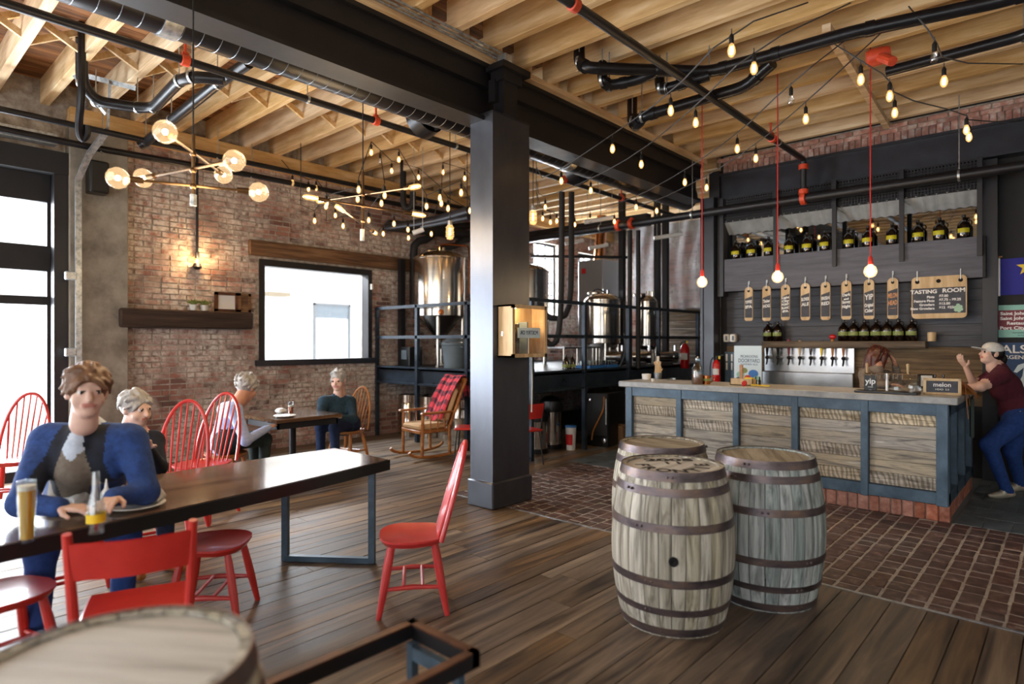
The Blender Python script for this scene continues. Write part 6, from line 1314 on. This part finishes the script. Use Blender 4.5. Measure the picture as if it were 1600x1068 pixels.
def net_obj(name, data, mats, parent=None, base=None):
    V, Q, T = data; base = np.zeros(3) if base is None else np.array(base, float); me = bpy.data.meshes.new(name)
    me.from_pydata((V-base).tolist(), [], Q.tolist()); [me.materials.append(m) for m in mats]
    me.polygons.foreach_set('material_index', T[Q[:, 0]].astype(np.int32)); me.polygons.foreach_set('use_smooth', np.ones(len(Q), bool)); me.update()
    o = bpy.data.objects.new(name, me); C.objects.link(o)
    if parent: o.parent = parent
    return o
def head_frame(f, tilt=0):
    f = nrm(f); up = np.array([0, 0, 1.0]); up = nrm(up-f*(up@f)); s_ = np.cross(f, up); up = nrm(up*math.cos(tilt)+s_*math.sin(tilt)); s_ = np.cross(f, up); return s_, f, up
def head_prims(c, f, tilt=0, k=1.0, lip=2, eye=3, iris=4, skin=0):
    S_, F_, U_ = head_frame(f, tilt); c = np.array(c, float); fr = np.stack([S_, F_, U_]); at = lambda s_, y, z: c+k*(S_*s_+F_*y+U_*z); R = lambda *r: [k*x for x in r]
    L = [ell(at(0, -.012, .022), R(.074, .094, .096), skin, fr), ell(at(0, .022, -.035), R(.060, .070, .084), skin, fr), ell(at(0, .05, -.088), R(.036, .034, .026), skin, fr), caps(at(0, .086, .006), at(0, .106, -.03), .009*k, .0135*k, skin), caps(at(-.034, .076, .018), at(.034, .076, .018), .012*k, .012*k, skin),
         caps(at(-.018, .084, -.060), at(.018, .084, -.060), .008*k, .008*k, lip), caps(at(0, -.02, -.06), at(0, -.045, -.15), .054*k, .058*k, skin)]
    for s_ in (-1, 1): L += [ell(at(s_*.074, -.008, -.006), R(.011, .02, .032), skin, fr), ell(at(s_*.04, .055, -.035), R(.025, .025, .03), skin, fr), ell(at(s_*.031, .074, .0), R(.012, .010, .0065), eye, fr), ell(at(s_*.031, .0815, .0), R(.0065, .004, .006), iris, fr)]
    return L, at, fr
def hand_prims(w, d, n, side=1, curl=.4, tg=0, k=1.0, spread=.0):
    w, d, n = np.array(w, float), nrm(d), nrm(n); n = nrm(n-d*(n@d)); lat = np.cross(d, n)*side; L = []
    for i, (o, ln) in enumerate(((.031, .07), (.0105, .079), (-.0105, .074), (-.030, .058))):
        kn = w+k*(d*.088+lat*o); L.append(caps(w+k*(d*.01+lat*o*.6), kn, .014*k, .0125*k, tg)); p = kn; a = 0; dd = nrm(d+lat*o*spread*10)
        for sgl, rr, ca in ((.45, .0095, .5), (.32, .0085, .8), (.23, .0078, .6)):
            a += curl*ca; q = p+k*ln*sgl*(dd*math.cos(a)+n*math.sin(a)); L.append(caps(p, q, rr*k, rr*.93*k, tg)); p = q
    b = w+k*(d*.022+lat*.026); m_ = b+k*.045*nrm(d*.7+lat*.75+n*.35); e = m_+k*.032*nrm(d*.9+lat*.25+n*.4); L += [caps(b, m_, .014*k, .011*k, tg), caps(m_, e, .0105*k, .009*k, tg)]
    return L
def locks(at, fr, k, r=(.084, .106, .104), c=(0, -.02, .03), n=70, ln=.05, seed=1, size=.014, down=.6):
    R = random.Random(seed); L = []
    for _ in range(n):
        a, b = R.uniform(0, 2*math.pi), R.uniform(-.25, 1); q = math.sqrt(1-b*b); v = V3([q*math.cos(a), q*math.sin(a), b]); p = V3(c)+v*V3(r)
        tdir = nrm(V3([v[0]*.4+R.uniform(-.4, .4), -.7*abs(v[1])-.3+R.uniform(-.3, .3), -down])); tdir = nrm(tdir-v*(tdir@v)); e = p+tdir*ln*R.uniform(.6, 1.2)+v*.002
        L.append(caps(at(*p), at(*e), size*k*R.uniform(.7, 1.1), size*k*.5, 0))
    return L
V3 = lambda v: np.array(v, float)
def person(label, base, body, head, hands, mats, hair=None, hair_mat=None, hb=.012, hh=.006, kb=.035, extra=(), retag=None):
    """body prims, head prims, list of hand prim lists; hair = (prims, cuts)"""
    t = thing('person', label, 'person', base); B = np.array(base, float); L = [sdf_mesh(body, hb, kb), sdf_mesh(head, hh, .014)]+[sdf_mesh(x, .0045 if hh < .007 else .006, .008) for x in hands]
    if retag: L[0] = (L[0][0], L[0][1], retag(L[0][0], L[0][2]))
    net_obj('body', join(L), mats, t, B)
    if hair: net_obj('hair', sdf_mesh(hair[0], hh, .012, hair[1]), [hair_mat], t, B)
    for nm, pr, cuts, m_, h_ in extra: net_obj(nm, sdf_mesh(pr, h_, .012, cuts), m_ if isinstance(m_, list) else [m_], t, B)
    return t
V3 = lambda v: np.array(v, float)
def lp(a, b, t): return V3(a)*(1-t)+V3(b)*t
def limb(a, b, c, r0, r1, r2, t1, t2=None): return [caps(a, b, r0, r1, t1), caps(b, c, r1*.96, r2, t1 if t2 is None else t2)]
# ---------------- the woman in maroon leaning on the end of the bar (tags: 0 skin 1 shirt 2 lip 3 eye 4 iris 5 jeans 6 shoe)
W = lambda u, v, d=6.45: V3(atd(u, v, d))
look = V3([-.80, -.58, .22]); hc = W(1549, 552)
hp, at, fr = head_prims(hc, look, 0, .98)
shN, shF = W(1566, 586, 6.28), W(1556, 583, 6.62); chest, waist, pel = W(1572, 603), W(1584, 630), W(1589, 651)
elN, wrN = W(1532, 611, 6.20), W(1513, 607, 6.34); elF, wrF = W(1523, 604, 6.66), W(1509, 573, 6.64); elN[2] = max(elN[2], 1.17)
wrN[2] = 1.165; hipN, hipF = W(1592, 657, 6.36), W(1588, 655, 6.56); knN, anN = W(1545, 694, 6.36), W(1573, 752, 6.42); knF, anF = W(1582, 706, 6.6), W(1594, 752, 6.72)
anN[2] = .085; anF[2] = .085
fwd = nrm([-.74, -.67, 0])
body = [caps(lp(shN, shF, .12), lp(shN, shF, .88), .085, .085, 1), caps(W(1561, 578), chest, .085, .125, 1), caps(lp(chest, shN, .25), lp(chest, shF, .25), .115, .115, 1), caps(chest, waist, .13, .125, 1), caps(waist, lp(waist, pel, .55), .135, .15, 1), ell(lp(chest, waist, .35)+fwd*.06, [.11, .11, .09], 1),
        caps(lp(hipN, hipF, .1), lp(hipN, hipF, .9), .135, .135, 5), ell(pel-fwd*.05, [.14, .14, .13], 5),
        *limb(hipN, knN, anN, .118, .078, .05, 5), *limb(hipF, knF, anF, .118, .078, .05, 5),
        caps(shN, lp(shN, elN, .62), .07, .066, 1), caps(shF, lp(shF, elF, .62), .07, .066, 1), caps(lp(shN, elN, .5), elN, .05, .043, 0), caps(elN, wrN, .043, .028, 0), caps(lp(shF, elF, .5), elF, .05, .042, 0), caps(elF, wrF, .042, .027, 0), caps(W(1555, 567), W(1559, 578), .055, .065, 0)]
for an in (anN, anF):
    g_ = V3([an[0], an[1], 0]); body += [caps(g_-fwd*.05+[0, 0, .045], g_+fwd*.10+[0, 0, .03], .035, .03, 6), caps(g_+fwd*.08+[0, 0, .03], g_+fwd*.17+[0, 0, .024], .032, .022, 6), caps(an, g_+[0, 0, .05], .045, .038, 0)]
hands = [hand_prims(wrF, V3(W(1498, 558, 6.62))-wrF, V3([.3, .2, .9]), -1, .35, spread=.25), hand_prims(wrN, nrm([-.7, -.3, 0]), V3([0, 0, -1]), 1, .3)]
capfr = fr
hair = ([ell(at(0, -.02, .02), [.08, .1, .098], 0, fr), ell(at(0, -.115, -.03), [.035, .045, .05], 0, fr), caps(at(0, -.13, -.03), at(0, -.155, -.09), .03, .012, 0)], [ell(at(0, .10, -.05), [.085, .098, .11], 0, fr)])
capc = [ell(at(0, -.008, .045), [.083, .104, .078], 0, fr)]
Sx, Fx, Ux = fr
wt = person('woman in maroon T-shirt, jeans and white cap leaning on the bar end', (float(anN[0]), float(anN[1]), 0), body, hp, hands, [m_skin2, m_maroon, m_lip, m_eye, m_iris, m_denim, m_silver], hair, m_hairb,
            extra=[('cap', capc+[ell(at(0, .135, .026), [.066, .07, .008], 0, fr)], [lambda G: -((G-at(0, 0, .012))@Ux)], m_cap, .005)])
part('belt_patch', MB().box(Vector(W(1597, 644, 6.30)), (.05, .012, .03), TH), m_wpaint, wt)
# ---------------- bartender (0 skin 1 knit 2 lip 3 eye 4 iris)
W = lambda u, v, d=6.95: V3(atd(u, v, d))
hc = W(1373, 557, 7.0); hp, at, fr = head_prims(hc, [.80, .42, -.25], .1, 1.0); shL, shR = W(1351, 585, 6.95), W(1386, 588, 7.12)
pelv = W(1364, 680); elL, wrL = W(1352, 616, 6.85), W(1388, 610, 6.72); elR, wrR = W(1407, 602, 7.1), W(1399, 572, 7.02); wrL[2] = max(wrL[2], 1.16); elL[2] = max(elL[2], 1.12)
body = [caps(lp(shL, shR, .1), lp(shL, shR, .9), .08, .08, 1), caps(W(1369, 580), W(1366, 605), .075, .12, 1), caps(W(1360, 603), W(1376, 603), .1, .1, 1), caps(W(1366, 605), pelv, .12, .15, 1), *limb(shL, elL, wrL, .064, .05, .032, 1), *limb(shR, elR, wrR, .06, .046, .028, 1), caps(lp(elR, wrR, .5), wrR, .031, .027, 0), caps(lp(elL, wrL, .6), wrL, .034, .029, 0), caps(W(1371, 568), W(1369, 580), .052, .058, 0),
        caps(W(1360, 685), V3([W(1358, 700)[0], W(1358, 700)[1], .1]), .13, .06, 5), caps(W(1375, 685), V3([W(1378, 700)[0], W(1378, 700)[1], .1]), .13, .06, 5)]
hair = ([ell(at(0, -.018, .02), [.092, .112, .106], 0, fr), caps(at(.06, -.04, -.02), at(.085, -.02, -.19), .055, .032, 0), caps(at(-.06, -.05, -.03), at(-.08, -.04, -.17), .05, .03, 0), caps(at(0, -.075, -.03), at(.02, -.09, -.20), .062, .04, 0), caps(at(.07, .035, .02), at(.085, .045, -.15), .034, .022, 0)]+locks(at, fr, 1.0, r=(.094, .113, .106), c=(0, -.018, .02), seed=5, ln=.12, size=.0065, down=1.8, n=30), [ell(at(-.02, .115, -.05), [.052, .075, .085], 0, fr)])
wt = person('bartender with auburn hair and grey sweater behind the bar, hand to head', (float(pelv[0]), float(pelv[1]), 0), body, hp, [hand_prims(wrR, V3(W(1391, 549, 6.98))-wrR, V3(hc)-wrR, 1, .3), hand_prims(wrL, V3([.6, .3, -.05]), V3([0, 0, -1]), 1, .4)], [m_skin, m_grey, m_lip, m_eye, m_iris, m_denimd], hair, m_hairr, hb=.012)
part('bracelet', MB().lathe([(.032, -.018), (.037, -.012), (.037, .012), (.032, .018)], 16, Vector(lp(wrR, elR, .12)), Vector(elR-wrR)), m_silver, wt)
# ---------------- man in the navy jacket at the long table (0 skin 1 jacket 2 lip 3 eye 4 iris 5 jeans 6 shirt 7 sweater 8 shoe)
W = lambda u, v, d=3.3: V3(atd(u, v, d))
hc = W(136, 612, 3.15); fv = nrm([.75, -.62, 0]); hp, at, fr = head_prims(hc, [.95, -.12, .0], -.05, 1.1)
shL, shR = W(72, 688, 3.28), W(206, 688, 3.33); pel = V3([-4.50, 1.02, .56]); ch = W(140, 722, 3.36); ws = lp(ch, pel, .55)
elL, wrL = W(34, 786, 3.0), W(92, 792, 2.98); elR, wrR = W(228, 768, 3.25), W(178, 776, 3.1); wrL[2] = max(wrL[2], .79); wrR[2] = max(wrR[2], .79); elL[2] = max(elL[2], .81); elR[2] = max(elR[2], .81)
side = nrm(shR-shL); hL, hR = pel-side*.1, pel+side*.1; kL, kR = V3([-4.02, .74, .52]), V3([-3.98, 1.12, .52]); aL, aR = V3([-3.95, .70, .08]), V3([-3.92, 1.08, .08])
body = [caps(lp(shL, shR, .08), lp(shL, shR, .92), .095, .095, 1), caps(lp(shL, shR, .3)+[0, 0, -.08], lp(shL, shR, .7)+[0, 0, -.08], .14, .14, 1), caps(ch-side*.07, ws-side*.06, .13, .14, 1), caps(ch+side*.07, ws+side*.06, .13, .14, 1), caps(ws, pel, .17, .17, 1), caps(lp(shL, shR, .5)+fv*.11+[0, 0, -.02], ch+fv*.15, .06, .085, 7), caps(ch+fv*.15, ws+fv*.15, .085, .095, 7), caps(lp(shL, shR, .5)+[0, 0, .07], lp(shL, shR, .5)+fv*.05+[0, 0, .03], .072, .075, 6), 
        *limb(shL, elL, wrL, .08, .062, .042, 1), *limb(shR, elR, wrR, .08, .062, .042, 1), caps(lp(elL, wrL, .9), wrL, .034, .032, 6), caps(lp(elR, wrR, .9), wrR, .034, .032, 6), caps(hL, hR, .15, .15, 5), *limb(hL, kL, aL, .1, .075, .055, 5), *limb(hR, kR, aR, .1, .075, .055, 5)]
for a in (aL, aR): body.append(caps([a[0], a[1], .045], [a[0]+.17, a[1]-.01, .035], .045, .035, 8))
hair = ([ell(at(0, -.02, .03), [.084*1.1, .106*1.1, .102*1.1], 0, fr)]+locks(at, fr, 1.1, seed=3), [ell(at(0, .118, -.045), [.085, .095, .115], 0, fr), ell(at(0, .03, -.12), [.13, .1, .09], 0, fr)])
mid = lp(shL, shR, .5)
def jacket(V, T):
    T = T.copy(); q = V-mid; s_ = np.abs(q@side); f_ = q@fv; z = q[:, 2]; tor = ((T == 1) | (T == 7) | (T == 6)) & (f_ > .03) & (z < .09) & (f_ < .25) & (s_ < .3)
    w_ = np.clip(.045+(-z)*.22, .03, .105); T[tor & (s_ < w_)] = 7; T[tor & (s_ < np.clip(.075+z*.9, 0, .07))] = 6; T[tor & (s_ >= w_) & (s_ < w_+np.clip(.085+z*.12, .03, .085))] = 9; T[tor & (s_ >= w_+.085)] = 1; return T
wt = person('man in a navy jacket seated at the long table, looking to the side', (-4.5, 1.02, 0), body, hp, [hand_prims(wrL, V3([.5, .55, -.05]), V3([0, 0, -1]), -1, .4, k=1.05), hand_prims(wrR, V3([.7, -.45, -.05]), V3([0, 0, -1]), 1, .4, k=1.05)], [m_skin2, m_navy, m_lip, m_eye, m_iris, m_denim, m_shirtw, m_taupe, m_leather, m_navyd], hair, m_hairbr, hb=.008, hh=.007, retag=jacket)
# ---------------- other guests, seated further back
def guest(label, hu, hv, d, look, sh, pel, elb, wri, knees, ank, mats, hairm, hk=1.05, cover=True, kb=.035):
    hc = V3(atd(hu, hv, d)); hp, at, fr = head_prims(hc, look, 0, hk); shL, shR = sh; ch = (shL+shR)/2+V3([0, 0, -.16]); side = nrm(shR-shL)
    body = [caps(lp(shL, shR, .08), lp(shL, shR, .92), .09, .09, 1), caps(lp(ch, shL, .2), lp(ch, shR, .2), .125, .125, 1), caps(ch, pel, .14, .155, 1), caps((shL+shR)/2, hc-V3([0, 0, .1]), .07, .058, 0), caps(pel-side*.09, pel+side*.09, .14, .14, 5)]
    hs = []
    for s_, e, w_, sd in ((shL, elb[0], wri[0], -1), (shR, elb[1], wri[1], 1)): body += limb(s_, e, w_, .072, .055, .036, 1); hs.append(hand_prims(w_, nrm(w_-e), V3([0, 0, -1]), sd, .5, k=1.0))
    for q, kn, an, in ((pel-side*.09, knees[0], ank[0]), (pel+side*.09, knees[1], ank[1])): body += limb(q, kn, an, .095, .07, .05, 5)+[caps(an-V3([0, 0, .03]), an+nrm(V3([*look[:2], 0]))*.16-V3([0, 0, .04]), .045, .035, 6)]
    hair = ([ell(at(0, -.02, .03), [.083*hk, .104*hk, .100*hk], 0, fr)]+locks(at, fr, hk, seed=int(hu), n=50), [ell(at(0, .115*hk, -.045), [.082*hk, .092*hk, .11*hk], 0, fr), ell(at(0, .03, -.12), [.13, .1, .088], 0, fr)])
    return person(label, (float(pel[0]), float(pel[1]), 0), body, hp, hs, mats, hair if hairm else None, hairm, hb=.016, hh=.008, kb=kb)
# light-blue shirt, bending over the dark table
W = lambda u, v, d=6.6: V3(atd(u, v, d+.35))
pel = W(352, 706, 6.25); pel[2] = .55
guest('grey-haired man in a light blue shirt bending over the dark table', 386, 605, 6.65, [-.35, .75, -.42], (W(352, 640, 6.45), W(366, 640, 6.1)), pel, (W(380, 688, 6.6), W(384, 688, 6.05)), (W(418, 668, 6.75), W(420, 668, 6.45)), (pel+V3([-.25, .42, -.02]), pel+V3([-.02, .45, -.02])), (V3([pel[0]-.25, pel[1]+.45, .08]), V3([pel[0], pel[1]+.42, .08])), [m_skin, m_lblue, m_lip, m_eye, m_iris, m_dkgreen, m_leather], m_hairg, 1.2)
# dark shirt, facing the room at the far side of the dark table
W = lambda u, v, d=8.1: V3(atd(u, v, d))
pel = V3([-7.25, 4.62, .52])
guest('man in a dark teal shirt facing the room across the dark table', 529, 594, 8.1, [.55, -.8, -.1], (W(548, 628, 8.25), W(505, 628, 8.0)), pel, (W(552, 654, 7.95), W(500, 654, 7.8)), (W(532, 652, 7.75), W(512, 652, 7.65)), (pel+V3([.25, -.3, 0]), pel+V3([.0, -.35, 0])), (V3([pel[0]+.27, pel[1]-.3, .08]), V3([pel[0]+.02, pel[1]-.36, .08])), [m_skin2, m_teal2, m_lip, m_eye, m_iris, m_denimd, m_leather], m_hairg, 1.15)
# guest behind the navy jacket
W = lambda u, v, d=4.9: V3(atd(u, v, d-.3))
pel = V3([W(220, 700)[0], W(220, 700)[1], .52])
guest('guest in a dark vest with a pale collar sitting behind the navy jacket man', 213, 638, 4.6, [.75, .3, -.1], (W(192, 690, 4.85), W(240, 690, 5.0)), pel, (W(190, 730, 4.6), W(248, 730, 4.75)), (W(205, 708, 4.5), W(232, 700, 4.55)), (pel+V3([.3, -.2, 0]), pel+V3([.35, .05, 0])), (V3([pel[0]+.32, pel[1]-.2, .08]), V3([pel[0]+.36, pel[1]+.05, .08])), [m_skin2, m_navyd, m_lip, m_eye, m_iris, m_denimd, m_leather], m_hairg, 1.1)
flush_texts()
